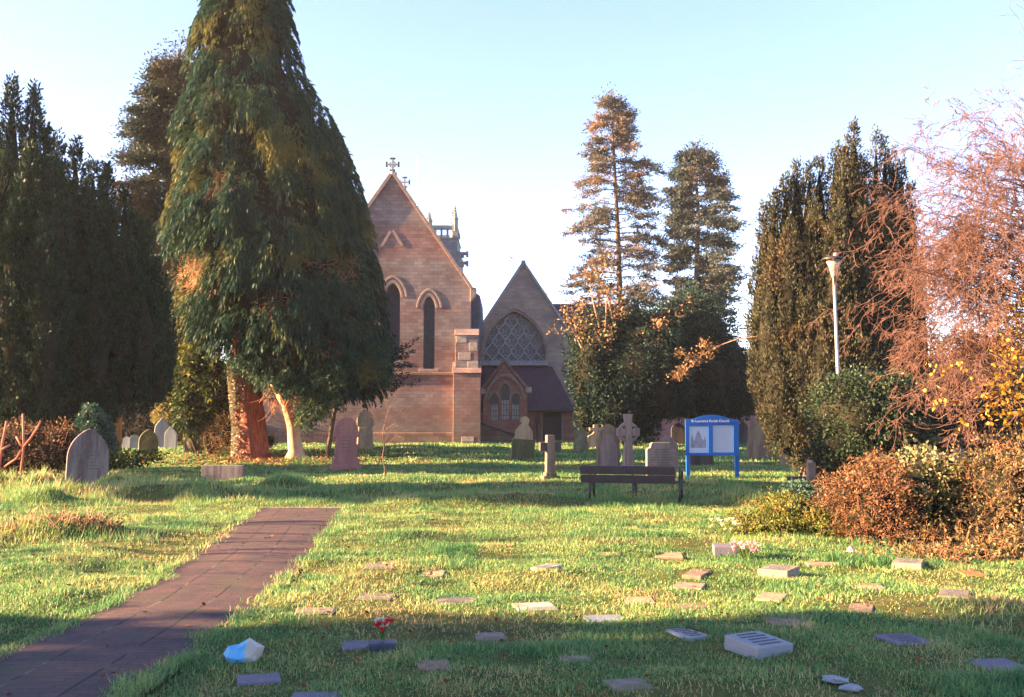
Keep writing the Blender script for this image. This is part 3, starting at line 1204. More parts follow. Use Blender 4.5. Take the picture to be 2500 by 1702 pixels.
# nave (its ridge shows nowhere above the gable but carries that cross)
mb = MB()
zN = PD(988, 480, YN)[1]
mb.add([(cx - 7, YN, zN - 9), (cx + 4.4, YN, zN - 6.3), (cx, YN, zN), (cx - 7, YN + 18, zN - 9), (cx + 4.4, YN + 18, zN - 6.3), (cx, YN + 18, zN)],
       [(0, 1, 2), (3, 5, 4), (1, 4, 5, 2), (0, 2, 5, 3), (0, 3, 4, 1)])
cpart(mb, 'nave_roof', M['tile'])

# --- turret with pierced parapet
YW = 85.0
tx0 = PD(985, 600, YW)[0]
tx1 = PD(1117, 600, YW)[0]
zt0 = PD(1100, 584, YW)[1]
mb = MB()
mb.box(tx0, tx1, YW, YW + 4.7, ZB, zt0)
x2 = PD(1124, 620, YW)[0]
mb.box(tx0 - .2, x2, YW - .2, YW + 4.9, ZB, PD(0, 614, YW)[1])
cpart(mb, 'tower_wall', M['tower'], 0.02)
mb = MB()
zr0, zr1 = PD(0, 560, YW)[1], PD(0, 550, YW)[1]
for (a0, a1, b0, b1) in ((tx0, tx1, YW, YW + .3), (tx0, tx1, YW + 4.4, YW + 4.7), (tx0, tx0 + .3, YW + .31, YW + 4.39), (tx1 - .3, tx1, YW + .31, YW + 4.39)):
    mb.box(a0, a1, b0, b1, zr0, zr1)
    mb.box(a0 - .06, a1 + .06, b0 - .06, b1 + .06, zt0, zt0 + .14)
x = tx1 - .36
while x > tx0 + .3:
    mb.box(x - .09, x + .09, YW + .06, YW + .24, zt0 + .14, zr0)
    x -= 0.52
y_ = YW + .6
while y_ < YW + 4.4:
    for xx in (tx0 + .05, tx1 - .24):
        mb.box(xx, xx + .18, y_ - .09, y_ + .09, zt0 + .14, zr0)
    y_ += 1.05
mb.box(tx1 - .45, tx1 + .02, YW - .03, YW + .42, zt0 + .01, zr1 + .1)
cpart(mb, 'parapet', M['tower'], 0.015)
for (pxx, ptop, yy2) in ((1111, 500, YW + .2), (1048, 516, YW + .15), (985, 500, YW + .2), (1105, 508, YW + 4.5)):
    cx, ct = PD(pxx, ptop, yy2)
    mb = MB()
    H = ct - zr1
    mb.lathe([(0.27, -.5), (0.27, H * .28), (0.33, H * .3), (0.30, H * .34), (0.2, H * .45), (0.21, H * .5), (0.14, H * .65), (0.15, H * .69), (0.07, H * .85), (0.03, H)], (cx, yy2, zr1), 8)
    for j in range(4):
        for a in range(4):
            t = a * math.pi / 2 + .78
            zz = zr1 + H * (.42 + .13 * j)
            r = .24 * (1 - j * .2)
            mb.box(cx + r * math.cos(t) - .04, cx + r * math.cos(t) + .04, yy2 + r * math.sin(t) - .04, yy2 + r * math.sin(t) + .04, zz, zz + .09)
    cpart(mb, 'pinnacle', M['tower'], 0)
for pyy in (618, 641):
    mb = MB()
    a, zz = PD(1124, pyy, YW)
    b, _ = PD(1142, pyy, YW)
    mb.box(a - .2, b, YW + .2, YW + .5, zz - .12, zz + .14)
    mb.box(b - .16, b + .05, YW + .17, YW + .53, zz - .28, zz + .2)
    mb.box(a - .2, a + .3, YW + .22, YW + .48, zz - .35, zz - .12)
    cpart(mb, 'gargoyle', M['tower'], 0.03)
mb = MB()
fx, ft = PD(1021, 385, YW + 2)
mb.tube([(fx, YW + 2, zt0 - 1), (fx, YW + 2, ft)], [0.11, 0.07], 10)
mb.lathe([(0.02, 0), (0.1, .07), (0.1, .13), (0.02, .2)], (fx, YW + 2, ft), 8)
cpart(mb, 'flagpole', M['white'], 0, smooth=True)

# --- north transept gable with net tracery
A = PD(1278, 645, YT)
BL = PD(1132, 866, YT)
BR = PD(1424, 866, YT)
wx0, wz0 = PD(1181, 881, YT)
wx1, _ = PD(1331, 881, YT)
_, wzt = PD(1255, 760, YT)
_, wzs = PD(1255, 868, YT)


def bigarch(x0, x1, zb, zs, zt, n=14):
    """equilateral-like pointed arch by two circular arcs"""
    w = (x1 - x0) / 2
    h = zt - zs
    r = (w * w + h * h) / (2 * w)
    xm = (x0 + x1) / 2
    out = [(x0, zb), (x1, zb)]
    cxr = x1 - r
    aT = math.atan2(h, xm - cxr)
    for i in range(n + 1):
        t = aT * i / n
        out.append((cxr + r * math.cos(t), zs + r * math.sin(t)))
    cxl = x0 + r
    for i in range(1, n + 1):
        t = aT * (1 - i / n)
        out.append((cxl - r * math.cos(t), zs + r * math.sin(t)))
    return out


big = bigarch(wx0, wx1, wz0, wzs, wzt)
mb = MB()
mb.plate([(BL[0], ZB), (BR[0], ZB), BR, A, BL], [big], YT, YT + .7)
cpart(mb, 'transept_wall', M['grey'])
mb = MB()
mb.plate(big, [], YT + .45, YT + .5)
wn = cpart(mb, 'tracery_window', M['glassgrey'])
mb = MB()


def inside(x, z, m=0.0):
    w = (wx1 - wx0) / 2
    h = wzt - wzs
    r = (w * w + h * h) / (2 * w)
    if z < wz0 or x < wx0 or x > wx1:
        return False
    if z < wzs:
        return True
    xm = (wx0 + wx1) / 2
    return (x - (wx1 - r)) ** 2 + (z - wzs) ** 2 < (r - m) ** 2 and (x - (wx0 + r)) ** 2 + (z - wzs) ** 2 < (r - m) ** 2


cell = PD(1285, 850, YT)[0] - PD(1254, 850, YT)[0]
p_ = cell / 2
hrow = PD(0, 800, YT)[1] - PD(0, 824.5, YT)[1]
xm = (wx0 + wx1) / 2
for k in range(-8, 9):
    prev = None
    for i in range(0, 130):
        z = wz0 + i * hrow / 16
        x = xm + k * p_ + (p_ / 2) * ((-1) ** k) * math.cos(math.pi * (z - wz0) / hrow)
        cur = (x, z) if inside(x, z, 0.02) else None
        if prev and cur:
            mb.tube([(prev[0], YT + .34, prev[1]), (cur[0], YT + .34, cur[1])], 0.062, 4, False)
        prev = cur
# cusped rings in each cell
for row in range(0, 8):
    for k in range(-8, 9):
        z = wz0 + row * hrow
        # cell centres where neighbouring bars are furthest apart
        if (k + row) % 2:
            continue
        x = xm + (k + .5) * p_
        if not inside(x, z + .01, 0.12):
            continue
        for q in range(4):
            a = q * math.pi / 2
            ccx, ccz = x + .17 * math.cos(a) * 1.0, z + .23 * math.sin(a)
            pr = None
            for i in range(7):
                b = a - 1.75 + 3.5 * i / 6
                cu = (ccx + .13 * math.cos(b), ccz + .15 * math.sin(b))
                if pr and inside(*cu, 0.03) and inside(*pr, .03):
                    mb.tube([(pr[0], YT + .38, pr[1]), (cu[0], YT + .38, cu[1])], 0.026, 3, False)
                pr = cu
cpart(mb, 'tracery', M['dressgrey'], parent=wn)
mb = MB()
inner = big[2:]
for k in range(len(inner) - 1):
    for (ra, rb, pr_) in ((1.0, 1.045, 0.03), (1.06, 1.10, 0.13)):
        def sc_(p, s):
            return (xm + (p[0] - xm) * s, wz0 + (p[1] - wz0) * s)
        a, b = inner[k], inner[k + 1]
        mb.plate([sc_(a, ra), sc_(a, rb), sc_(b, rb), sc_(b, ra)][::-1], [], YT - pr_, YT + .05)
cpart(mb, 'arch_moulding', M['dress'], parent=wn)
mb = MB()
s0 = PD(1168, 893, YT)
s1 = PD(1337, 881, YT)
mb.box(s0[0], s1[0], YT - .3, YT - .005, s0[1], s0[1] + .16)
mb.box(s0[0] + .1, s1[0] - .1, YT - .16, YT - .006, s0[1] + .18, s1[1])
cpart(mb, 'sill_band', M['dressgrey'], 0.02, parent=wn)
mb = MB()
for (P, Q) in ((A, BL), (A, BR)):
    d = Vector((Q[0] - P[0], 0, Q[1] - P[1])).normalized()
    sg = 1 if Q[0] > P[0] else -1
    n_ = Vector((abs(d.z) * sg, 0, abs(d.x)))
    t = .14
    mb.plate([P, Q, (Q[0] + n_.x * t, Q[1] + n_.z * t), (P[0] + n_.x * t, P[1] + n_.z * t)], [], YT - .1, YT + .75)
mb.box(A[0] - .13, A[0] + .13, YT - .1, YT + .7, A[1] - .1, A[1] + .22)
cpart(mb, 'transept_coping', M['dressgrey'], 0.02)
mb = MB()
mb.add([(BL[0] - .2, YT + .7, BL[1] - .2), (BR[0] + .2, YT + .7, BR[1] - .2), (A[0], YT + .7, A[1] - .1), (BL[0] - .2, YT + 20, BL[1] - .2), (BR[0] + .2, YT + 20, BR[1] - .2), (A[0], YT + 20, A[1] - .1)],
       [(0, 1, 2), (3, 5, 4), (1, 4, 5, 2), (0, 2, 5, 3), (0, 3, 4, 1)])
cpart(mb, 'transept_roof', M['tile'])
mb = MB()
mb.box(BL[0] + .02, BR[0] - .02, YT + .71, YT + 20, ZB, BL[1] - .21)
cpart(mb, 'transept_side_wall', M['grey'])
# further roof to the right
YR = 67.0
a = PD(1340, 742, YR)
b = PD(1560, 742, YR)
mb = MB()
mb.add([(a[0], YR, a[1]), (b[0], YR, a[1]), (b[0], YR - 4, a[1] - 4.2), (a[0], YR - 4, a[1] - 4.2), (a[0], YR + 4, a[1] - 4.2), (b[0], YR + 4, a[1] - 4.2)],
       [(0, 3, 2, 1), (0, 1, 5, 4), (0, 4, 3), (1, 2, 5), (3, 4, 5, 2)])
cpart(mb, 'hall_roof', M['tile'])
mb = MB()
mb.box(a[0] + .1, b[0] - .1, YR - 3.8, YR + 3.8, ZB, a[1] - 4.21)
cpart(mb, 'hall_wall', M['vestry'])

# --- vestry with hipped tiled roof, door and downpipe
YV = 57.0
r0 = PD(1165, 895, YT - .05)
r1 = PD(1348, 895, YT - .05)
e0 = PD(1160, 999, YV - .3)
e1 = PD(1403, 999, YV - .3)
hp = PD(1403, 960, YT - .05)
mb = MB()
zr_ = r0[1]
ze = e0[1]
mb.add([(r0[0], YT - .02, zr_), (r1[0], YT - .02, zr_), (e1[0], YV - .3, ze), (e0[0], YV - .3, ze), (e1[0], YT - .02, ze + .5), (e1[0], YT - .02, ze - .05), (e0[0], YT - .02, ze - .05), (e0[0], YV - .3, ze - .1), (e1[0], YV - .3, ze - .1)],
       [(0, 3, 2, 1), (1, 2, 4), (2, 8, 5, 4), (3, 7, 8, 2), (0, 6, 7, 3), (6, 5, 8, 7)])
cpart(mb, 'vestry_roof', M['tile'])
vx0 = PD(1170, 1000, YV)[0]
vx1 = PD(1401, 1000, YV)[0]
d0 = PD(1325, 1080, YV)
d1 = PD(1371, 1003, YV)
dz1 = d1[1]
ch = .22
door_o = [(d0[0], ZB + .01), (d1[0], ZB + .01), (d1[0], dz1 - ch), (d1[0] - ch, dz1), (d0[0] + ch, dz1), (d0[0], dz1 - ch)]
mb = MB()
mb.plate([(vx0, ZB), (vx1, ZB), (vx1, ze - .11), (vx0, ze - .11)], [door_o], YV, YV + .5)
mb.box(vx1 - .5, vx1, YV + .51, YT - .05, ZB, ze - .11)
cpart(mb, 'vestry_wall', M['vestry'])
mb = MB()
mb.plate(door_o, [], YV + .3, YV + .36)
dr = cpart(mb, 'vestry_door', M['door'])
mb = MB()
n_ = 6
for i in range(1, n_):
    x = d0[0] + (d1[0] - d0[0]) * i / n_
    mb.box(x - .008, x + .008, YV + .285, YV + .3, ZB + .05, dz1 - .1)
for zz in (ZB + .9, dz1 - .5):
    mb.box(d0[0] + .03, d0[0] + .6, YV + .27, YV + .284, zz, zz + .06)
cpart(mb, 'door_ironwork', M['lead'], parent=dr)
mb = MB()
for k in range(len(door_o)):
    if k == 0:
        continue
    a, b = Vector((*door_o[k], 0)), Vector((*door_o[(k + 1) % len(door_o)], 0))
    cm = Vector(((d0[0] + d1[0]) / 2, (ZB + dz1) / 2, 0))
    f = 1.1
    a2 = Vector((cm.x + (a.x - cm.x) * 1.16, cm.y + (a.y - cm.y) * 1.09, 0))
    b2 = Vector((cm.x + (b.x - cm.x) * 1.16, cm.y + (b.y - cm.y) * 1.09, 0))
    mb.plate([(a.x, a.y), (a2.x, a2.y), (b2.x, b2.y), (b.x, b.y)], [], YV - .03, YV + .02)
cpart(mb, 'door_surround', M['dress'], parent=dr)
mb = MB()
gx = PD(1312, 1000, YV)[0]
mb.tube([(gx, YV - .12, ZB), (gx, YV - .12, ze - .12)], 0.06, 8)
mb.box(gx - .16, gx + .16, YV - .27, YV - .01, ze - .85, ze - .5)
mb.box(e0[0], e1[0], YV - .42, YV - .3, ze - .16, ze - .04)
cpart(mb, 'gutter_and_downpipe', M['lead'], 0.01)
# gabled bay with triple window
YG = 55.6
g0 = PD(1179, 1000, YG)[0]
g1 = PD(1287, 1000, YG)[0]
ga = PD(1231, 886, YG)
gk = PD(1231, 956, YG)[1]
trip = []
for (p0, p1, top, spr, bot) in ((1198, 1217, 962, 976, 1028), (1223, 1243, 938, 956, 1026), (1249, 1268, 962, 976, 1026)):
    trip.append((PD(p0, 1000, YG)[0], PD(p1, 1000, YG)[0], PD(0, bot, YG)[1], PD(0, spr, YG)[1], PD(0, top, YG)[1]))
mb = MB()
mb.plate([(g0, ZB), (g1, ZB), (g1, gk), (ga[0], ga[1]), (g0, gk)], [arch(*l) for l in trip], YG, YG + .45)
mb.box(g0, g0 + .45, YG + .46, YV - .01, ZB, gk)
mb.box(g1 - .45, g1, YG + .46, YV - .01, ZB, gk)
bay = cpart(mb, 'vestry_gable_wall', M['vestry'])
for l in trip:
    mb = MB()
    mb.plate(arch(l[0] - .01, l[1] + .01, l[2] - .01, l[3], l[4] + .01), [], YG + .28, YG + .31)
    gl = cpart(mb, 'bay_window', M['glass'], parent=bay)
    gl['label'] = 'leaded lancet light with pale lower panes'
    mb = MB()
    zt_ = l[2] + (l[4] - l[2]) * (.62 if l[4] - l[2] < 1.75 else .56)
    mb.box(l[0] + .03, l[1] - .03, YG + .255, YG + .275, l[2] + .03, zt_)
    cpart(mb, 'pale_pane', M['panelight'], parent=gl)
    mb = MB()
    for i in (1, 2):
        x = l[0] + (l[1] - l[0]) * i / 3
        mb.box(x - .014, x + .014, YG + .235, YG + .25, l[2], l[4] - (.12 if i else 0))
    z = l[2] + .26
    while z < l[4] - .1:
        mb.box(l[0], l[1], YG + .232, YG + .247, z, z + .03)
        z += .3
    cpart(mb, 'glazing_bars', M['lead'], parent=gl)
mb = MB()
for l in trip:
    hood(mb, l[0] - .03, l[1] + .03, l[3], l[4] + .03, YG, 0.13, .05 + .004 * trip.index(l))
hood(mb, trip[0][0] - .2, trip[2][1] + .2, trip[0][3], trip[1][4] + .42, YG, .14, .12)
cpart(mb, 'triple_arch', M['dress'], 0.01, parent=bay)
mb = MB()
for sg in (1, -1):
    Q = (g1 + .12, gk - .1) if sg > 0 else (g0 - .12, gk - .1)
    P = (ga[0], ga[1] + .02)
    mb.plate([P, Q, (Q[0] + .14 * sg, Q[1] + .1), (P[0], P[1] + .24)], [], YG - .12, YG + .5)
cpart(mb, 'bay_coping', M['sandlow'], 0.01, parent=bay)
mb = MB()
mb.box(g1 - .1, g1 + .25, YG - .14, YG + .4, gk - .1, gk + .25)
mb.box(g0 - .1, g0 + .15, YG - .14, YG + .4, gk - .15, gk + .15)
cpart(mb, 'kneeler', M['pale'], 0.05, parent=bay)
mb = MB()
mb.add([(g0, YG + .46, gk), (g1, YG + .46, gk), (ga[0], YG + .46, ga[1] - .1), (g0, YT - .1, gk), (g1, YT - .1, gk), (ga[0], YT - .1, ga[1] - .1)],
       [(0, 1, 2), (3, 5, 4), (1, 4, 5, 2), (0, 2, 5, 3), (0, 3, 4, 1)])
cpart(mb, 'bay_roof', M['tile'], parent=bay)
# sloping stair wall down to the cellar
YS = 54.6
mb = MB()
st = px([(1172, 1090), (1278, 1090), (1278, 1072), (1172, 1036)], YS)
mb.plate(st, [], YS, YS + .3)
sw = cpart(mb, 'stair_wall', M['sandlow'])
mb = MB()
a, b = st[2], st[3]
mb.plate([(b[0], b[1] + .005), (a[0], a[1] + .005), (a[0], a[1] + .12), (b[0], b[1] + .12)], [], YS - .06, YS + .36)
cpart(mb, 'stair_coping', M['lead'], 0.01, parent=sw)

# red brick boundary wall beyond the far graves
bw = MB()
Yb = 64.0
x0, z0 = PD(1600, 1020, Yb)
x1, _ = PD(1960, 1020, Yb)
bw.box(x0, x1, Yb, Yb + .4, 0, z0)
wallr = bw.build('boundary_wall', masonry_mat('pinkish red brick', (0.42, 0.17, 0.15), (0.5, 0.23, 0.19), (0.3, 0.18, 0.16), 0.23, 0.08), bevel=0)
tag(wallr, 'pinkish red brick boundary wall behind the blue notice board', 'wall')
bw = MB()
bw.box(x0 - .1, x1 + .1, Yb - .06, Yb + .46, z0 + .002, z0 + .14)
c_ = bw.build('coping', M['dress'], wallr, bevel=.02)

# ------------------------------------------------------------------ headstones
S = {}
S['mauve'] = stone_mat('mauve weathered stone', (0.10, 0.07, 0.075), (0.17, 0.145, 0.145), (0.2, 0.18, 0.18), 0.4)
S['red'] = stone_mat('red sandstone', (0.31, 0.135, 0.115), (0.25, 0.11, 0.10), (0.40, 0.2, 0.16), 0.3)
S['olive'] = stone_mat('olive lichened stone', (0.20, 0.16, 0.10), (0.13, 0.11, 0.07), (0.28, 0.26, 0.14), 0.6, moss=(0.08, 0.09, 0.03))
S['brown'] = stone_mat('brown sandstone', (0.24, 0.16, 0.11), (0.15, 0.10, 0.075), (0.32, 0.25, 0.17), 0.5)
S['tan'] = stone_mat('tan sandstone', (0.36, 0.25, 0.15), (0.25, 0.17, 0.11), (0.42, 0.34, 0.22), 0.5)
S['pinkgrey'] = stone_mat('pinkish grey stone', (0.27, 0.20, 0.175), (0.19, 0.14, 0.13), (0.34, 0.29, 0.26), 0.5)
S['bluegrey'] = stone_mat('blue grey stone', (0.25, 0.25, 0.26), (0.33, 0.33, 0.34), (0.28, 0.34, 0.30), 0.6)
S['dark'] = stone_mat('blackened stone', (0.05, 0.042, 0.045), (0.09, 0.075, 0.07), (0.13, 0.12, 0.1), 0.5)
S['moss'] = stone_mat('mossy stone', (0.10, 0.085, 0.05), (0.07, 0.06, 0.035), (0.2, 0.19, 0.1), 0.6, moss=(0.07, 0.085, 0.02))
S['rust'] = stone_mat('rusty brown stone', (0.30, 0.13, 0.05), (0.2, 0.09, 0.04), (0.33, 0.2, 0.1), 0.4)
S['white'] = stone_mat('white marble', (0.38, 0.35, 0.32), (0.28, 0.25, 0.22), (0.25, 0.24, 0.2), 0.6, moss=(0.16, 0.15, 0.09))
S['cream'] = stone_mat('cream stone', (0.28, 0.22, 0.16), (0.2, 0.155, 0.115), (0.26, 0.22, 0.16), 0.6)
S['slate'] = stone_mat('purple slate', (0.13, 0.115, 0.15), (0.17, 0.15, 0.18), (0.2, 0.19, 0.2), 0.4, streak=False)
S['flat'] = stone_mat('worn pinkish tablet', (0.22, 0.165, 0.145), (0.17, 0.125, 0.11), (0.28, 0.26, 0.2), 0.6, moss=(0.12, 0.11, 0.05))
S['palegrey'] = stone_mat('pale grey granite', (0.23, 0.24, 0.27), (0.18, 0.19, 0.21), (0.28, 0.29, 0.27), 0.6, streak=False)


def prof(kind):
    """half outlines in unit width (-.5..5) and unit height (0..1), counter-clockwise from the foot"""
    if kind == 'gothic':
        r = [(0.5, 0), (0.5, .45)]
        for i in range(1, 11):
            t = i / 10 * 1.15
            r.append((max(0, (math.cos(t) - math.cos(1.15)) / (1 - math.cos(1.15)) * .5), .45 + .55 * math.sin(t) / math.sin(1.15)))
    elif kind == 'gothic2':
        r = [(0.5, 0), (0.5, .66), (.43, .67)]
        for i in range(1, 8):
            t = i / 7
            r.append((0.43 * math.cos(t * math.pi / 2) ** .9, .68 + .32 * math.sin(t * math.pi / 2) ** 1.1))
    elif kind == 'keyhole':   # wide round-pointed head, notched neck, narrower body, splayed foot
        r = [(.5, 0), (.5, .10), (.42, .12), (.40, .40), (.36, .50), (.36, .56), (.44, .58), (.46, .64)]
        for i in range(0, 8):
            t = i / 7
            r.append((.45 * math.cos(t * math.pi / 2) ** .9, .68 + .32 * math.sin(t * math.pi / 2)))
    elif kind == 'taper':
        r = [(.5, 0), (.49, .46), (.40, .47), (.36, .66), (.17, .79), (.13, .82), (.2, .86), (.2, .93), (.1, .97), (.0, 1.0)]
    elif kind == 'crown':
        r = [(.5, 0), (.47, .36), (.40, .46), (.42, .6), (.43, .86), (.33, .87), (.32, .80), (.24, .80), (.23, .93), (.12, .92), (.09, 1.0), (0, 1.0)]
    elif kind == 'square':
        r = [(.5, 0), (.5, .78), (.47, .83), (.38, .85), (.36, .93), (.33, .985), (.28, 1.0), (0, 1.0)]
    elif kind == 'ogee':
        r = [(.5, 0), (.5, .55), (.47, .68), (.36, .78), (.26, .84), (.12, .93), (.0, 1.0)]
    elif kind == 'plain':
        r = [(.5, 0), (.49, .97), (.42, 1.0), (0, 1.0)]
    elif kind == 'round':
        r = [(.5, 0), (.5, .7)]
        for i in range(1, 8):
            t = i / 7
            r.append((.5 * math.cos(t * math.pi / 2), .7 + .3 * math.sin(t * math.pi / 2)))
    elif kind == 'crossshoulder':
        r = [(.5, 0), (.5, .42), (.42, .52), (.2, .6), (.13, .66), (.13, .74), (.36, .74), (.36, .87), (.13, .87), (.13, 1.0), (0, 1.0)]
    elif kind == 'shoulder':
        r = [(.5, 0), (.5, .7), (.4, .76), (.33, .84), (.2, .9), (.12, .97), (0, 1.0)]
    l = [(-x, z) for x, z in r[::-1]]
    out = []
    for p in r + l:
        if not out or (abs(p[0] - out[-1][0]) > 1e-5 or abs(p[1] - out[-1][1]) > 1e-5):
            out.append(p)
    if abs(out[0][0] - out[-1][0]) < 1e-5 and abs(out[0][1] - out[-1][1]) < 1e-5:
        out.pop()
    return out


def at_ground(pxx, pyy):
    return Vector(PG(pxx, pyy))


def headstone(pxl, pxr, pyt, pyb, kind, mat, label, yaw=0, lean=0, tilt=0, thick=0.11, base=None, group='old headstones', panel=None, d=None, name='headstone', lines=None):
    cxp = (pxl + pxr) / 2
    if d is None:
        P = at_ground(cxp, pyb)
    else:
        X_, _ = PD(cxp, 1000, d)
        P = Vector((X_, d, G(X_, d)))
    ppm = FPX / P.y
    w_ = (pxr - pxl) / ppm / max(.3, math.cos(R(yaw)))
    h_ = PD(cxp, pyt, P.y)[1] - P.z
    th = empty(name, P, label, 'headstone', group, 0)
    th.rotation_euler = (R(tilt), R(lean), R(yaw))
    mb = MB()
    z0 = 0.0
    if base:
        mb2 = MB()
        mb2.box(-w_ * .5, w_ * .5, -thick * 1.1, thick * 1.1, -.2, base)
        mb2.build('base', mat, th, bevel=.012)
        z0 = base + .001
        pts = [(x * w_ * .93, z0 + z * (h_ - z0)) for x, z in prof(kind)]
    else:
        pts = [(x * w_, z * h_ if z > 0 else -.25) for x, z in prof(kind)]
    mb.plate(pts, [], -thick / 2, thick / 2)
    mb.build('slab', mat, th, bevel=.014)
    if panel:
        mb = MB()
        (a, b, c, dd, pm) = panel
        pp = [(x * w_ * .8, z0 + (z * (h_ - z0) * c) + dd * h_) for x, z in prof('gothic')] if a == 'gothic' else [(-w_ * b, dd * h_), (w_ * b, dd * h_), (w_ * b, c * h_), (-w_ * b, c * h_)]
        mb.plate(pp, [], -thick / 2 - .012, -thick / 2 - .002)
        mb.build('inscription_panel', pm, th, bevel=.005)
    if lines:
        za_, zb_, hw_, nr = lines
        rl = random.Random(int(pxl))
        mb = MB()
        for i in range(nr):
            z = h_ * (za_ + (zb_ - za_) * i / (nr - 1))
            half = w_ * hw_ * rl.uniform(.65, 1)
            x = -half
            while x < half:
                L = rl.uniform(.02, .07)
                mb.box(x, min(half, x + L), -thick / 2 - .016, -thick / 2 - .0155 + .014, z - .011, z + .011)
                x += L + .018
        mb.build('inscription', INS, th)
    CLEAR.append((P.x, P.y, .3))
    return th


INS = plain_mat('worn inscription cuts', (0.10, 0.10, 0.12), 0.9, 0.1, 0.3, 30)


headstone(170, 252, 1046, 1178, 'gothic', S['mauve'], 'big pointed mauve-grey headstone with rain streaks beside the ivy and rough grass', yaw=30, lean=2.0, thick=.15, lines=(.25, .62, .3, 7))
headstone(272, 297, 1012, 1106, 'plain', S['rust'], 'narrow rust-brown headstone half covered by twigs behind the big pointed stone', yaw=25, d=39)
headstone(303, 322, 1066, 1092, 'round', S['bluegrey'], 'smallest low pale green headstone in the group under the left yews', d=44.5)
headstone(320, 343, 1062, 1092, 'round', S['bluegrey'], 'low round pale headstone just left of the olive pointed one', yaw=22, d=44)
headstone(342, 381, 1048, 1106, 'gothic', S['olive'], 'small olive-brown pointed headstone in sunlit grass beyond the left yews', yaw=30, thick=.13)
headstone(381, 413, 1019, 1092, 'ogee', S['bluegrey'], 'tall pale blue-grey pointed headstone behind the small olive one', d=46, yaw=24)
headstone(404, 433, 1042, 1094, 'shoulder', S['bluegrey'], 'pale green-grey headstone with sloping shoulders touching the tall blue-grey one', d=45.2)
headstone(811, 877, 1020, 1146, 'keyhole', S['red'], 'red sandstone headstone with wide arched head and narrow waist on a splayed base', yaw=20, thick=.17, base=.16, lines=(.35, .62, .24, 5))
headstone(870, 912, 1002, 1095, 'keyhole', S['tan'], 'olive-brown arched headstone standing behind the red sandstone one', yaw=22, thick=.17)
headstone(1247, 1302, 1016, 1121, 'taper', S['tan'], 'leaning two-tone headstone with mossy lower half and tapered finial top', yaw=13, lean=4, thick=.16, panel=('box', .5, .46, -.02, S['moss']))
headstone(1400, 1437, 1045, 1102, 'crown', S['olive'], 'dark brown headstone with notched crown-like top near the vestry', yaw=12, thick=.16)
headstone(1433, 1476, 1037, 1093, 'crossshoulder', S['tan'], 'orange-lit small cross on stone shoulders behind the pointed headstone', yaw=9, thick=.16)
headstone(1457, 1512, 1036, 1144, 'gothic2', S['brown'], 'tall pointed brown headstone with arched inscription panel left of the wheel cross', yaw=10, thick=.18, panel=('gothic', 1, .8, .0, S['pinkgrey']))
headstone(1578, 1650, 1080, 1168, 'square', S['pinkgrey'], 'wide square-shouldered pinkish stone with inscription behind the bench end', yaw=6, thick=.16, lines=(.3, .8, .36, 8))
headstone(1606, 1656, 1060, 1138, 'ogee', S['pinkgrey'], 'pointed pinkish headstone half hidden behind the square-shouldered stone', yaw=4)
headstone(1684, 1742, 1104, 1137, 'plain', S['dark'], 'low broad blackened headstone seen beneath the blue notice board', yaw=4)
headstone(1824, 1880, 1030, 1118, 'plain', S['brown'], 'tall plain rectangular brown headstone leaning beside the tall right yew', yaw=6, lean=3.0, thick=.16)
headstone(1904, 1924, 1092, 1124, 'plain', S['cream'], 'thin pale headstone edge showing beside the foot of the right yew', d=34)
headstone(2325, 2350, 1096, 1128, 'plain', S['pinkgrey'], 'small upright pale headstone on the sunlit strip beyond the brambles', d=36, yaw=4)
headstone(1638, 1672, 1034, 1100, 'round', S['dark'], 'round-topped black headstone just left of the blue notice board', d=50, group=None)
headstone(1798, 1828, 1028, 1102, 'shoulder', S['dark'], 'shouldered black headstone just right of the blue notice board', d=50, group=None)

# low long kerb stone near the big cedar
P = at_ground(545, 1172)
mb = MB()
mb.box(-.58, .58, -.12, .12, -.1, PD(545, 1136, P.y)[1] - P.z)
o = mb.build('low_tomb_slab', S['mauve'], None, bevel=.015)
o.location = P
o.rotation_euler = (0, 0, R(-3))
tag(o, 'low long purple-grey tomb slab in the grass in front of the big cedar', 'tomb slab')

# small latin cross
P = at_ground(1343, 1168)
k = FPX / P.y
th = empty('stone_cross', P, 'small plain stone cross with dark arms on a stepped foot, left of the bench', 'grave cross', None, R(16))
H = PD(1343, 1062, P.y)[1] - P.z
mb = MB()
mb.box(-.24, .24, -.18, .18, -.1, .07)
mb.box(-.16, .16, -.13, .13, .071, .16)
mb.build('stepped_foot', S['olive'], th, bevel=.02)
mb = MB()
mb.plate([(-.125, .16), (.125, .16), (.105, H), (-.105, H)], [], -.09, .09)
mb.build('shaft', S['brown'], th, bevel=.015)
mb = MB()
mb.box(-.30, -.112, -.085, .085, H - .43, H - .2)
mb.box(.112, .30, -.085, .085, H - .43, H - .2)
mb.build('arms', S['dark'], th, bevel=.015)

# celtic wheel cross
P = at_ground(1534, 1146)
th = empty('wheel_cross', P, 'tall pinkish stone wheel-head cross with four pierced holes behind the bench', 'grave cross', None, R(8))
H = PD(1534, 1011, P.y)[1] - P.z
ppm = FPX / P.y
hz = H - 44 / ppm
mb = MB()
mb.plate([(-.36, 0), (.36, 0), (.20, .12), (-.20, .12)], [], -.26, .26)
mb.build('foot', S['pinkgrey'], th, bevel=.02)
rr = 25 / ppm
aw = 8.5 / ppm
outer = []
wheel = []
for i in range(40):
    a = 2 * math.pi * i / 40
    wheel.append((rr * math.cos(a), hz + rr * math.sin(a)))
holes = []
for q in range(4):
    a = math.pi / 4 + q * math.pi / 2
    holes.append([(rr * .66 * math.cos(a) + 3.3 / ppm * math.cos(t), hz + rr * .66 * math.sin(a) + 3.3 / ppm * math.sin(t)) for t in [2 * math.pi * j / 8 for j in range(8)]])
mb = MB()
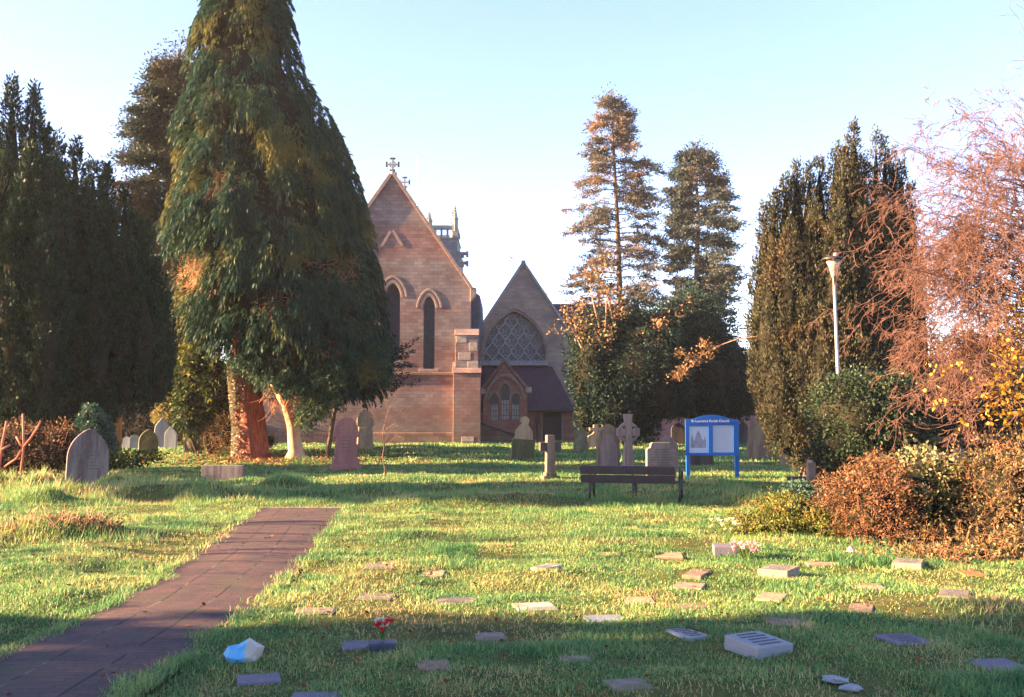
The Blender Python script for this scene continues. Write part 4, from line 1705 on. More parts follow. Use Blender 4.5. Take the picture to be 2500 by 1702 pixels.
mb.plate(wheel, holes, -.10, .10)
mb.build('wheel_ring', S['pinkgrey'], th, bevel=.01)
mb = MB()
mb.plate([(-aw * 1.5, .1), (aw * 1.5, .1), (aw * .8, hz - aw), (-aw * .8, hz - aw)], [], -.13, .13)
mb.plate([(-aw * .8, hz - aw + .002), (aw * .8, hz - aw + .002), (aw * .7, hz), (aw * 1.15, H), (-aw * 1.15, H), (-aw * .7, hz)], [], -.12, .12)
xr2 = 27.5 / ppm
mb.plate([(-xr2, hz - aw * 1.2), (-aw * .8, hz - aw * .75), (-aw * .8, hz + aw * .75), (-xr2, hz + aw * 1.2)], [], -.118, .118)
mb.plate([(aw * .8, hz - aw * .75), (xr2, hz - aw * 1.2), (xr2, hz + aw * 1.2), (aw * .8, hz + aw * .75)], [], -.118, .118)
mb.build('cross_shaft', S['pinkgrey'], th, bevel=.012)

# thin metal rod
P = at_ground(1501, 1136)
mb = MB()
mb.tube([(0, 0, -.1), (0, 0, PD(1501, 1010, P.y)[1] - P.z)], .012, 6)
o = mb.build('metal_rod', M['lead'])
o.location = P
tag(o, 'thin dark upright rod between the pointed headstone and the wheel cross', 'rod')

# ------------------------------------------------------------------ flat grave markers


def marker(pxx, pyy, wpx, depth, high, yaw, mat, label, text=False, tilt=(0, 0), sunk=0.0, group='flat cremation tablets in the lawn', cat='flat marker'):
    """flat tablet: centre pixel, picture width, real depth, height above the turf"""
    P = at_ground(pxx, pyy)
    w_ = wpx / (FPX / P.y)
    c = abs(math.cos(R(yaw)))
    s_ = abs(math.sin(R(yaw)))
    wd = max(.2, (w_ - depth * s_) / max(.3, c))
    th = empty('grave_marker', (P.x, P.y, P.z), label, cat, group)
    th.rotation_euler = (R(tilt[0]), R(tilt[1]), R(yaw))
    mb = MB()
    high *= (.5 if high < .085 else .68)
    mb.box(-wd / 2, wd / 2, -depth / 2, depth / 2, -.08, high)
    mb.build('tablet', mat, th, bevel=.008)
    if text:
        mb = MB()
        rows = 5
        rr_ = random.Random(int(pxx))
        for i in range(rows):
            z = depth * (.34 - .68 * i / (rows - 1))
            half = wd * rr_.uniform(.22, .36)
            x = -half
            while x < half:
                L = rr_.uniform(.012, .035)
                mb.box(x, min(half, x + L), z - depth * .035, z + depth * .035, high, high + .003)
                x += L + .008
        mb.build('inscription', INS, th)
    MARKERS.append((P.x, P.y, max(wd, depth) * (.50 if not sunk else .34)))
    return th


ML = [
    (1112, 1470, 112, .34, 0.028, -12, 'flat', 'pale pinkish tablet at the sun edge, left of the white one', True),
    (1307, 1487, 114, .30, 0.039, 14, 'white', 'white marble tablet tilted towards the camera at the edge of the shade', False),
    (1683, 1434, 92, .34, 0.039, -18, 'cream', 'brightest cream tablet in full sun right of the middle', False),
    (1902, 1407, 116, .46, 0.13, -32, 'cream', 'thick raised tablet with dark inscribed top and sunlit front edge', True),
    (1884, 1460, 104, .44, 0.033, -24, 'tan', 'tan tablet just in front of the thick raised one', False),
    (2218, 1386, 104, .48, 0.11, -26, 'cream', 'raised pale tablet close to the brambles at the right', True),
    (2330, 1453, 112, .46, 0.033, -26, 'flat', 'mauve-brown tablet right of centre with a dark edge shadow', True),
    (2103, 1486, 92, .44, 0.028, -22, 'brown', 'brown tablet on the shade line below the raised pale one', False),
    (1925, 1520, 108, .36, 0.017, 5, 'brown', 'sunken moss-ringed tablet above the inscribed granite block', False),
    (2208, 1566, 116, .36, 0.028, 10, 'slate', 'purple slate tablet in the shade at the right', True),
    (2440, 1630, 130, .36, 0.028, 8, 'slate', 'purple slate tablet at the lower right corner', False),
    (1678, 1552, 92, .34, 0.028, 24, 'palegrey', 'pale grey tablet beside dark tufts left of the inscribed block', True),
    (1851, 1592, 152, .36, 0.13, 28, 'palegrey', 'largest pale granite block with five inscribed lines, in the shade', True),
    (1476, 1512, 104, .30, 0.022, 6, 'palegrey', 'weathered white-patched tablet in the middle of the lawn', False),
    (1197, 1556, 84, .28, 0.017, 8, 'flat', 'worn pink-brown tablet left of the middle in the shade', False),
    (1058, 1624, 96, .26, 0.017, 12, 'brown', 'sunken brown tablet under dead stems in the left foreground', False),
    (880, 1577, 104, .30, 0.017, 10, 'slate', 'purplish tablet under the flower pot in the left foreground', False),
    (769, 1494, 96, .30, 0.017, 4, 'flat', 'whitish worn tablet beside the path on the shade edge', False),
    (632, 1661, 122, .24, 0.022, 16, 'slate', 'mauve tablet just below the blue and white rock', False),
    (1535, 1677, 120, .26, 0.017, 14, 'flat', 'brown and white sunken tablet at the bottom middle', False),
    (768, 1712, 118, .28, 0.028, 0, 'slate', 'dark blue rounded slab cut by the bottom edge of the photo', False),
    (1404, 1612, 60, .2, 0.011, 10, 'flat', 'small pale tablet nearly swallowed by turf at the centre bottom', False),
    (1692, 1486, 84, .34, 0.017, -8, 'brown', 'brown tablet on the shade line right of the middle', False),
    (1632, 1356, 76, .5, 0.017, -6, 'tan', 'tan tablet flush with the sunny grass below the bench', False),
    (1702, 1404, 88, .5, 0.039, -24, 'brown', 'dark-edged tablet directly behind the brightest cream one', False),
    (2125, 1437, 88, .5, 0.017, -10, 'tan', 'faint tan tablet between the thick raised one and the mauve one', False),
    (1336, 1386, 66, .4, 0.044, -32, 'white', 'small white tablet beside a dark tuft in the sunny middle', True),
    (916, 1460, 84, .34, 0.011, 0, 'flat', 'faint pinkish tablet near the path in sun', False),
    (1045, 1402, 78, .4, 0.017, 0, 'tan', 'sun-bleached tablet in the dry grass left of the middle', False),
    (925, 1384, 76, .4, 0.011, 5, 'flat', 'flush pinkish tablet in the sunny grass nearest the path', False),
    (1480, 1352, 60, .4, 0.011, 0, 'tan', 'faint tan tablet in the grass below the bench left end', False),
    (1560, 1466, 70, .34, 0.011, 0, 'tan', 'straw-covered tan tablet just above the white-patched one', False),
    (2370, 1400, 66, .4, 0.017, -10, 'rust', 'reddish leaf-strewn tablet at the foot of the brambles', False),
    (2010, 1378, 84, .2, 0.022, -6, 'cream', 'thin pale kerb stone in front of the yellow-green shrub', False),
]
for (a, b, c, d_, h_, yw, mt, lab, tx) in ML:
    marker(a, b, c, d_, h_, yw, S[mt], lab, tx, sunk=1 if h_ < .022 else 0, tilt=(4 if b > 1480 and h_ > .03 else 0, 0))

# painted rock
P = at_ground(592, 1610)
th_m, nt_, out_ = nodes('blue and white painted stone')
p_n = nt_.nodes.new('ShaderNodeBsdfPrincipled')
tc_ = nt_.nodes.new('ShaderNodeTexCoord')
sp_ = nt_.nodes.new('ShaderNodeSeparateXYZ')
nt_.links.new(tc_.outputs['Object'], sp_.inputs[0])
nn = noisenode(nt_, 12, 4)
ma_ = nt_.nodes.new('ShaderNodeMath')
ma_.operation = 'MULTIPLY_ADD'
nt_.links.new(nn.outputs[0], ma_.inputs[0])
ma_.inputs[1].default_value = .05
nt_.links.new(sp_.outputs[0], ma_.inputs[2])
rp_ = rampnode(nt_, [(0.0, (0.06, 0.30, 0.58)), (0.055, (0.08, 0.33, 0.60)), (0.075, (0.36, 0.34, 0.32)), (1, (0.30, 0.27, 0.25))])
nt_.links.new(ma_.outputs[0], rp_.inputs[0])
nt_.links.new(rp_.outputs[0], p_n.inputs['Base Color'])
p_n.inputs['Roughness'].default_value = .7
nt_.links.new(p_n.outputs[0], out_.inputs[0])
bm = bmesh.new()
bmesh.ops.create_icosphere(bm, subdivisions=2, radius=1)
for v in bm.verts:
    x, y, z = v.co
    k = 1 + .34 * (float(vn(x * 2 + 3, y * 2 + z, 7)) - .5) * 2
    zz = max(z, -.3)
    x2 = x + .25 * max(0, zz)
    v.co = Vector((x2 * .15 * k, y * .11 * k, min(zz, .72 + .25 * x) * .125 * k))
me = bpy.data.meshes.new('painted_rock')
bm.to_mesh(me)
bm.free()
me.materials.append(th_m)
o = bpy.data.objects.new('painted_rock', me)
COL.objects.link(o)
o.location = P + Vector((0, 0, .03))
tag(o, 'blue painted rock with a white-grey end lying in the grass beside the path', 'rock')
MARKERS.append((P.x, P.y, .14))

# ------------------------------------------------------------------ flowers
PINK = plain_mat('pink petals', (0.8, 0.22, 0.30), .6, .2, .3, 20)
CREAM = plain_mat('cream petals', (0.8, 0.66, 0.45), .6, .2, .25, 20)
REDF = plain_mat('red petals', (0.45, 0.015, 0.02), .6, .2, .3, 20)
STEM = plain_mat('stems and leaves', (0.07, 0.12, 0.03), .8, .2, .4, 20)


def posy(P, n, rad, hgt, mats, label, name='flower_bunch', pot=None, seed=1):
    rg = np.random.default_rng(seed)
    th = empty(name, P, label, 'flowers')
    if pot:
        mb = MB()
        mb.lathe([(.045, 0), (.06, .09), (.064, .1), (.05, .1), (.048, .06)], (0, 0, 0), 14)
        mb.build('vase', pot, th, smooth=False)
    petals = [MB() for _ in mats]
    stem = MB()
    for i in range(n):
        a = rg.uniform(0, 6.28)
        r = rad * math.sqrt(rg.random())
        z = hgt * rg.uniform(.55, 1)
        c = Vector((r * math.cos(a), r * math.sin(a), z))
        stem.tube([(c.x * .2, c.y * .2, 0.01), c * .6 + Vector((0, 0, .02)), c], .003, 4)
        mb = petals[i % len(mats)]
        for j in range(7):
            b = j * 2 * math.pi / 7
            d = Vector((math.cos(b), math.sin(b), .55)).normalized() * .026
            s = Vector((-math.sin(b), math.cos(b), 0)) * .012
            mb.add([c, c + d * .6 + s, c + d + Vector((0, 0, .006)), c + d * .6 - s, c + d * .5 + Vector((0, 0, -.008))], [(0, 1, 2, 3), (0, 3, 4), (0, 4, 1), (1, 4, 2), (3, 2, 4)])
        mb.lathe([(.009, -.008), (.012, 0), (.004, .012)], c, 6)
    stem.build('stems', STEM, th)
    for mb, m_ in zip(petals, mats):
        mb.build('blooms', m_, th)
    return th


P = at_ground(1778, 1352)
o = marker(1772, 1350, 70, .4, .14, -8, S['slate'], 'dark slate vase block carrying cream flowers below the shrubs', group=None, cat='memorial block')
posy(Vector(P) + Vector((-.02, .0, .14)), 22, .24, .30, [CREAM, plain_mat('faded apricot petals', (0.7, 0.42, 0.26), .6, .2, .3, 20)], 'dried cream and apricot flowers standing on the dark memorial block', seed=3)
P = at_ground(1822, 1368)
posy(Vector(P), 40, .18, .20, [PINK, plain_mat('pale pink petals', (0.85, 0.5, 0.5), .6, .2, .2, 20)], 'round bunch of bright pink flowers lying right of the memorial block', seed=4)
P = at_ground(932, 1588)
mb = MB()
mb.box(-.10, .10, -.07, .07, -.03, .055)
o = mb.build('vase_holder', plain_mat('blue black granite', (0.035, 0.045, 0.07), .4, .5, .3, 12), None, bevel=.008)
o.location = Vector(P)
o.rotation_euler = (0, 0, R(12))
tag(o, 'blue-black granite flower holder sunk in the shaded grass, left foreground', 'vase holder')
MARKERS.append((P[0], P[1], .12))
posy(Vector(P) + Vector((-.0, .02, .055)), 14, .07, .15, [REDF, plain_mat('dry white sprig', (.5, .47, .42), .8, .1, .3, 20)], 'small wilted red and white posy in the granite holder', seed=6)

# pale litter by the brambles
for i, (a, b, s_, lab) in enumerate(((2142, 1305, .06, 'crumpled white paper caught at the foot of the brambles'), (2076, 1352, .05, 'pair of crumpled pale wrappers on the grass before the brambles'))):
    P = at_ground(a, b + 3)
    bm = bmesh.new()
    bmesh.ops.create_icosphere(bm, subdivisions=2, radius=1)
    rr_ = random.Random(i + 5)
    for v in bm.verts:
        v.co = Vector((v.co.x * s_ * rr_.uniform(.6, 1.2), v.co.y * s_ * .6 * rr_.uniform(.6, 1.2), max(-.2, v.co.z) * s_ * rr_.uniform(.7, 1.4)))
    me = bpy.data.meshes.new('litter')
    bm.to_mesh(me)
    bm.free()
    me.materials.append(M['white'])
    o = bpy.data.objects.new('litter', me)
    COL.objects.link(o)
    o.location = Vector(P) + Vector((0, 0, s_ * .8))
    tag(o, lab, 'litter')

# white stone chips at the bottom right
for (a, b, sx, lab) in ((2035, 1672, .085, 'mottled flat stone fragment in bare soil at the bottom right'), (2078, 1690, .07, 'whiter oval stone fragment in bare soil at the bottom right')):
    P = at_ground(a, b)
    bm = bmesh.new()
    bmesh.ops.create_icosphere(bm, subdivisions=2, radius=1)
    for v in bm.verts:
        k = 1 + .9 * (float(vn(v.co.x * 2 + a, v.co.y * 2, 3)) - .5)
        v.co = Vector((v.co.x * sx * k, v.co.y * sx * .8 * k, v.co.z * .025))
    me = bpy.data.meshes.new('stone_fragment')
    bm.to_mesh(me)
    bm.free()
    me.materials.append(S['palegrey'])
    o = bpy.data.objects.new('stone_fragment', me)
    COL.objects.link(o)
    o.location = Vector(P) + Vector((0, 0, .02))
    tag(o, lab, 'stone')
    MARKERS.append((P[0], P[1], .14))

# ------------------------------------------------------------------ the bench
BW = plain_mat('dark stained bench timber', (0.032, 0.024, 0.036), .55, .35, .35, 5, .15)
BI = plain_mat('black cast iron', (0.02, 0.02, 0.024), .45, .5, .3, 20)
A_ = Vector(PG(1455, 1214))
B_ = Vector(PG(1632, 1236))
A_.z = B_.z = 0
yawb = R(-15)
Lb = 1.98
cb = Vector(PG(1543, 1224))
cb.z = G(cb.x, cb.y) - .01
bench = empty('bench', cb, 'dark timber and black iron bench seen from behind, in the shaded grass', 'bench', None, yawb)
bench.rotation_euler = (0, 0, yawb)
for i, (z0, z1, yb) in enumerate(((.56, .735, -.03), (.375, .54, .01))):
    mb = MB()
    mb.box(-Lb / 2 - .06, Lb / 2 - .10, yb - .016, yb + .016, z0, z1)
    o = mb.build('back_board', BW, bench, bevel=.006)
    o.rotation_euler = (R(8), 0, 0)
for i in range(3):
    mb = MB()
    mb.box(-Lb / 2 - .08, Lb / 2 + .06, .08 + i * .135, .08 + i * .135 + .12, .385 - .006 * (2 - i), .41 - .006 * (2 - i))
    mb.build('seat_slat', BW, bench, bevel=.005)
for i, x in enumerate((-Lb / 2 + .12, 0.02, Lb / 2 - .02)):
    fr = MB()
    fr.tube([(x, -.06, 0), (x, -.02, .2), (x, .03, .36), (x, .0, .5), (x, -.05, .70)], [.028, .022, .034, .02, .018], 8)
    fr.tube([(x, .50, 0), (x, .46, .2), (x, .44, .37)], [.026, .02, .03], 8)
    fr.tube([(x, .02, .36), (x, .25, .35), (x, .45, .37)], .022, 8)
    fr.tube([(x, -.06, .1), (x, .1, .2), (x, .1, .32)], .014, 6)
    fr.tube([(x, .5, .1), (x, .34, .2), (x, .34, .32)], .014, 6)
    fo = fr.build('iron_frame', BI, bench, smooth=True)
    if i != 1:
        ar = MB()
        ar.tube([(x, -.02, .60), (x, .12, .62), (x, .40, .61), (x, .54, .58), (x, .58, .50), (x, .55, .42), (x, .46, .39)], .026, 8)
        ar.tube([(x, .2, .39), (x, .26, .48), (x, .22, .57)], .011, 6)
        ar.build('arm_loop', BI, bench, smooth=True)
CLEAR.append((cb.x, cb.y, .5))

# ------------------------------------------------------------------ notice board
BL_ = plain_mat('bright blue paint', (0.004, 0.10, 0.42), .4, .5, .08, 6)
PAPER = plain_mat('poster paper', (0.50, 0.56, 0.68), .8, .2, .06, 30)
PRINT = plain_mat('grey poster print', (0.30, 0.28, 0.36), .8, .2, .3, 14)
P = at_ground(1737, 1166)
D = P.y
nb = empty('notice_board', P, 'bright blue parish notice board on two posts with two pale posters', 'notice board', None, R(2))


def L_(a, b):
    x, z = PD(a, b, D)
    return (x - P.x, z - P.z)


for a in (1679, 1799):
    mb = MB()
    x = L_(a, 1100)[0]
    mb.box(x - .055, x + .055, -.03, .05, -.1, L_(a, 1109)[1])
    mb.build('post', BL_, nb, bevel=.008)
x0, _ = L_(1671, 1000)
x1, _ = L_(1802, 1000)
zb_ = L_(0, 1112)[1]
z_sh = L_(0, 1024)[1]
z_tp = L_(0, 1013)[1]
top = []
for i in range(13):
    t = i / 12
    x = x1 - (x1 - x0) * t
    s = max(0, math.sin((t - .12) / .76 * math.pi)) if .12 < t < .88 else 0
    top.append((x, z_sh + (z_tp - z_sh) * s))
p1 = [L_(1681, 1106), L_(1728, 1106), L_(1728, 1040), L_(1681, 1040)]
p2 = [L_(1739, 1105), L_(1789, 1105), L_(1789, 1038), L_(1739, 1038)]
mb = MB()
mb.plate([(x0, zb_), (x1, zb_)] + top, [p1, p2], -.075, -.031)
mb.build('board_frame', BL_, nb, bevel=.006)
mb = MB()
mb.box(x0 + .02, x1 - .02, -.029, .0, zb_ + .02, z_sh - .02)
mb.build('back_panel', BL_, nb)
for pp, pic in ((p1, True), (p2, False)):
    mb = MB()
    mb.plate([(pp[0][0] + .004, pp[0][1] + .004), (pp[1][0] - .004, pp[1][1] + .004), (pp[2][0] - .004, pp[2][1] - .004), (pp[3][0] + .004, pp[3][1] - .004)], [], -.038, -.032)
    po_ = mb.build('poster', PAPER, nb)
    mb = MB()
    xa_, xb_, za_, zc_ = pp[0][0], pp[1][0], pp[0][1], pp[2][1]
    W_, H_ = xb_ - xa_, zc_ - za_
    if pic:
        def q(u, v):
            return (xa_ + W_ * u, za_ + H_ * v)
        # faint grey drawing: a broad building with two thin side spires and a taller middle
        mb.plate([q(.1, .19), q(.9, .19), q(.9, .5), q(.84, .62), q(.8, .5), q(.72, .45), q(.6, .72), q(.5, .84), q(.4, .72), q(.3, .45), q(.24, .5), q(.18, .7), q(.12, .5)], [], -.040, -.0385)
        mb.plate([q(.25, .19), q(.78, .19), q(.78, .22), q(.25, .22)], [], -.042, -.0405)
        mb.build('printed_drawing', PRINT, po_)
    else:
        for i in range(16):
            v = .92 - i * .055
            u1 = .9 - .25 * ((i * 37) % 10) / 10
            mb.box(xa_ + W_ * .1, xa_ + W_ * u1, -.0395, -.0385, za_ + H_ * v - .005, za_ + H_ * v + .004)
        mb.build('printed_lines', plain_mat('faint print', (0.38, 0.43, 0.54), .8, .2, .1, 10), po_)


def text_mesh(txt, size, loc, mat, parent, name):
    cu = bpy.data.curves.new(name, 'FONT')
    cu.body = txt
    cu.size = size
    cu.extrude = .002
    cu.align_x = 'CENTER'
    tmp = bpy.data.objects.new('tmp', cu)
    COL.objects.link(tmp)
    dg = bpy.context.evaluated_depsgraph_get()
    me = bpy.data.meshes.new_from_object(tmp.evaluated_get(dg))
    bpy.data.objects.remove(tmp)
    bpy.data.curves.remove(cu)
    me.materials.clear()
    me.materials.append(mat)
    o = bpy.data.objects.new(name, me)
    COL.objects.link(o)
    o.parent = parent
    o.rotation_euler = (R(90), 0, 0)
    o.location = loc
    return o


tp = L_(1733, 1031)
text_mesh('St Laurence Parish Church', .098, (tp[0], -.078, tp[1]), M['white'], nb, 'lettering')
CLEAR.append((P.x, P.y, .3))

# ------------------------------------------------------------------ lamp post
GP = plain_mat('pale grey galvanised paint', (0.30, 0.30, 0.35), .5, .4, .15, 5)
D = 24.0
X_, Zt = PD(2034, 625, D)
X2, _ = PD(2056, 1150, D)
Zg = G(X2, D)
lp = empty('lamp_post', (X2, D, Zg), 'pale grey leaning lamp post with a funnel lantern under a flat disc top', 'lamp post')
H = Zt - Zg
lp.rotation_euler = (0, -math.atan2(X2 - X_, H), 0)
ppm = FPX / D
mb = MB()
z_l = H - 68 / ppm
mb.tube([(0, 0, -.2), (0, 0, 1.6), (0, 0, 1.62), (0, 0, z_l)], [.06, .06, .045, .036], 14)
mb.tube([(0, 0, H * .42), (0, 0, H * .42 + .06)], .055, 14)
mb.build('pole', GP, lp, smooth=False)
mb = MB()
mb.tube([(0, 0, z_l - .02), (0, 0, z_l + .2)], .046, 12)
mb.build('collar', BI, lp)
mb = MB()
mb.lathe([(.055, 0), (.07, .06), (.11, .25), (.18, .43)], (0, 0, z_l + .14), 20)
lamp_glass, ntg, og = nodes('smoky lantern plastic')
pg = ntg.nodes.new('ShaderNodeBsdfPrincipled')
pg.inputs['Base Color'].default_value = (.42, .30, .26, 1)
pg.inputs['Roughness'].default_value = .25
pg.inputs['Alpha'].default_value = .8
pg.inputs['Specular IOR Level'].default_value = .6
ntg.links.new(pg.outputs[0], og.inputs[0])
mb.build('lantern', lamp_glass, lp, smooth=True)
mb = MB()
mb.lathe([(.19, 0), (.27, .0), (.285, .025), (.25, .055), (.13, .09), (.03, .10)], (0, 0, z_l + .57), 26)
mb.build('disc_top', BI, lp, smooth=True)
mb = MB()
mb.lathe([(.05, 0), (.06, .02), (.05, .07), (.02, .09)], (.06, 0, z_l + .66), 10)
mb.build('light_sensor', M['pale'], lp, smooth=True)

# ------------------------------------------------------------------ post and trough by the right yew
P = at_ground(1981, 1200)
mb = MB()
mb.box(-.09, .09, -.09, .09, -.1, .62)
mb.lathe([(.12, .62), (.06, .68)], (0, 0, 0.0), 4)
o = mb.build('timber_post', plain_mat('split grey timber', (0.22, 0.16, 0.13), .9, .1, .4, 5, .5), None, bevel=.01)
o.location = P
tag(o, 'short weathered timber post at the foot of the tall right yew', 'post')
P = at_ground(1951, 1198)
th = empty('stone_trough', P, 'dark low trough with flat black lid beside the timber post', 'trough', None, R(-12))
mb = MB()
mb.plate([(-.2, 0), (.2, 0), (.24, .2), (-.24, .2)], [], -.14, .14)
mb.build('body', S['bluegrey'], th, bevel=.02)
mb = MB()
mb.box(-.27, .27, -.18, .18, .205, .31)
mb.build('lid', M['lead'], th, bevel=.02)

# ------------------------------------------------------------------ trees and shrubs
def trunk_mesh(pts, rads, seed=0, sides=14, flare=0.0, ridges=0.0):
    """tapered, slightly fluted trunk or limb along pts"""
    pts = np.array(pts, float)
    n = len(pts)
    V = []
    for i in range(n):
        d = nrm((pts[min(i + 1, n - 1)] - pts[max(i - 1, 0)])[None])[0]
        a = nrm(np.cross(d, [0.1, 1, 0.2])[None])[0]
        b = np.cross(d, a)
        for k in range(sides):
            t = 2 * math.pi * k / sides
            r = rads[i] * (1 + ridges * (float(vn(3 * math.cos(t) + seed, 3 * math.sin(t) + i * .25, seed)) - .5) * 2)
            if i == 0 and flare:
                r *= 1 + flare * (0.5 + 0.5 * math.cos(5 * t + seed))
            V.append(pts[i] + r * (a * math.cos(t) + b * math.sin(t)))
    F = []
    for i in range(n - 1):
        for k in range(sides):
            k2 = (k + 1) % sides
            F.append((i * sides + k, i * sides + k2, (i + 1) * sides + k2, (i + 1) * sides + k))
    return np.array(V), np.array(F, np.int32)


def add_trunk(parent, pts, rads, mat, name='trunk', **k):
    V, F = trunk_mesh(pts, rads, **k)
    return mesh_np(name, V, F, mat, parent, smooth=True)


def local(root, pts):
    return [tuple(np.array(p) - np.array(root.location)) for p in pts]


def plume_tree(name, label, plumes, mat, D0, leaf=0.13, dens=1.0, trunks=(), cat='tree', seed=1, group=None, corescale=.72, fat=1.0):
    """upright yew: plumes = (px_x, px_top, px_bottom, half width px, depth offset m). Each is a column of upward-pointing twigs."""
    rng = np.random.default_rng(seed)
    cx = np.mean([p[0] for p in plumes])
    X0, _ = PD(cx, 1050, D0)
    root = empty(name, (X0, D0, G(X0, D0)), label, cat, group)
    off = np.array(root.location)
    acc = Acc()
    core = Acc()
    for (pxx, ptop, pbot, hw, dy) in plumes:
        Yp = D0 + dy
        ppm = FPX / Yp
        xb, zt = PD(pxx, ptop, Yp)
        xm_, zb = PD(pxx, pbot, Yp)
        r = hw / ppm * fat
        H = zt - zb
        # outline of the column: narrow foot, full middle, pointed ragged top
        def rad(t):
            return r * np.clip(np.minimum(0.55 + 1.2 * t, 1.0) * (1 - np.clip((t - .55) / .45, 0, 1) ** 1.6 * .93), 0.03, 1)
        area = 2 * math.pi * r * H
        ncl = int(area * 13 * dens)
        t = rng.random(ncl) ** 0.9 * 1.05 - .05 * rng.random(ncl) - .02
        hwk = 1
        ph = rng.uniform(0, 2 * math.pi, ncl)
        lump = 0.78 + 0.5 * vn(ph * r * 1.6 + seed, t * H / .8, int(pxx) % 37)
        rr_ = rad(t) * lump * (1 - .18 * rng.random(ncl) ** 2)
        C = np.stack([xb + (xm_ - xb) * (1 - t) + rr_ * np.cos(ph), Yp + rr_ * np.sin(ph), zb + H * t], -1)
        out = np.stack([np.cos(ph), np.sin(ph), np.zeros(ncl)], -1)
        nl = 10
        # every twig tuft: nl leaves around an upward spike
        tl = leaf * (1.1 + rng.random((ncl, nl)))
        up = rng.random((ncl, nl)) * leaf * 4.0
        side = rng.normal(size=(ncl, nl, 3)) * leaf * .6
        B = C[:, None] + up[..., None] * (np.array([0, 0, 1.0]) + .28 * out[:, None]) + side * [1, 1, .5]
        Dd = np.array([0, 0, 1.0]) + out[:, None] * .55 + rng.normal(size=(ncl, nl, 3)) * .45
        rnd = np.clip(rng.random((ncl, 1)) * .55 + rng.random((ncl, nl)) * .45 + (up / (leaf * 4.0) - .5) * .2, 0, 1)
        V, F, q = leaves(B.reshape(-1, 3) - off, Dd.reshape(-1, 3), tl.ravel(), (tl * .36).ravel(), rnd.ravel(), rng)
        acc.add(V, F, q)
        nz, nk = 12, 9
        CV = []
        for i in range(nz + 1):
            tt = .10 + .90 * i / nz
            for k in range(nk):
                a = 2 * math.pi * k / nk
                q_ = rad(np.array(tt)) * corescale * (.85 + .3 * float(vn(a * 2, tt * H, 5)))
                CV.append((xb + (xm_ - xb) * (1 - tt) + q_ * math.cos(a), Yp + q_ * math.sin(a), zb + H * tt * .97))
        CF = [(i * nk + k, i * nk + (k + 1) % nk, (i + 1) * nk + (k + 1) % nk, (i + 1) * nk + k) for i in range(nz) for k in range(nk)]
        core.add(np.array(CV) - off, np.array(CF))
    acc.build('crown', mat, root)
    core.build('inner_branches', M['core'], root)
    for (pxx, w, ptop, dx) in trunks:
        x0, _ = PD(pxx, 1050, D0)
        zt = PD(pxx, ptop, D0)[1]
        z0 = G(x0, D0)
        add_trunk(root, local(root, [(x0, D0, z0 - .2), (x0, D0, z0 + .4), (x0 + dx * .5, D0, (z0 + zt) / 2), (x0 + dx, D0, zt)]), [w * 1.3, w, w * .9, w * .7], M['bark'], seed=int(pxx), ridges=.15, flare=.3)
    return root


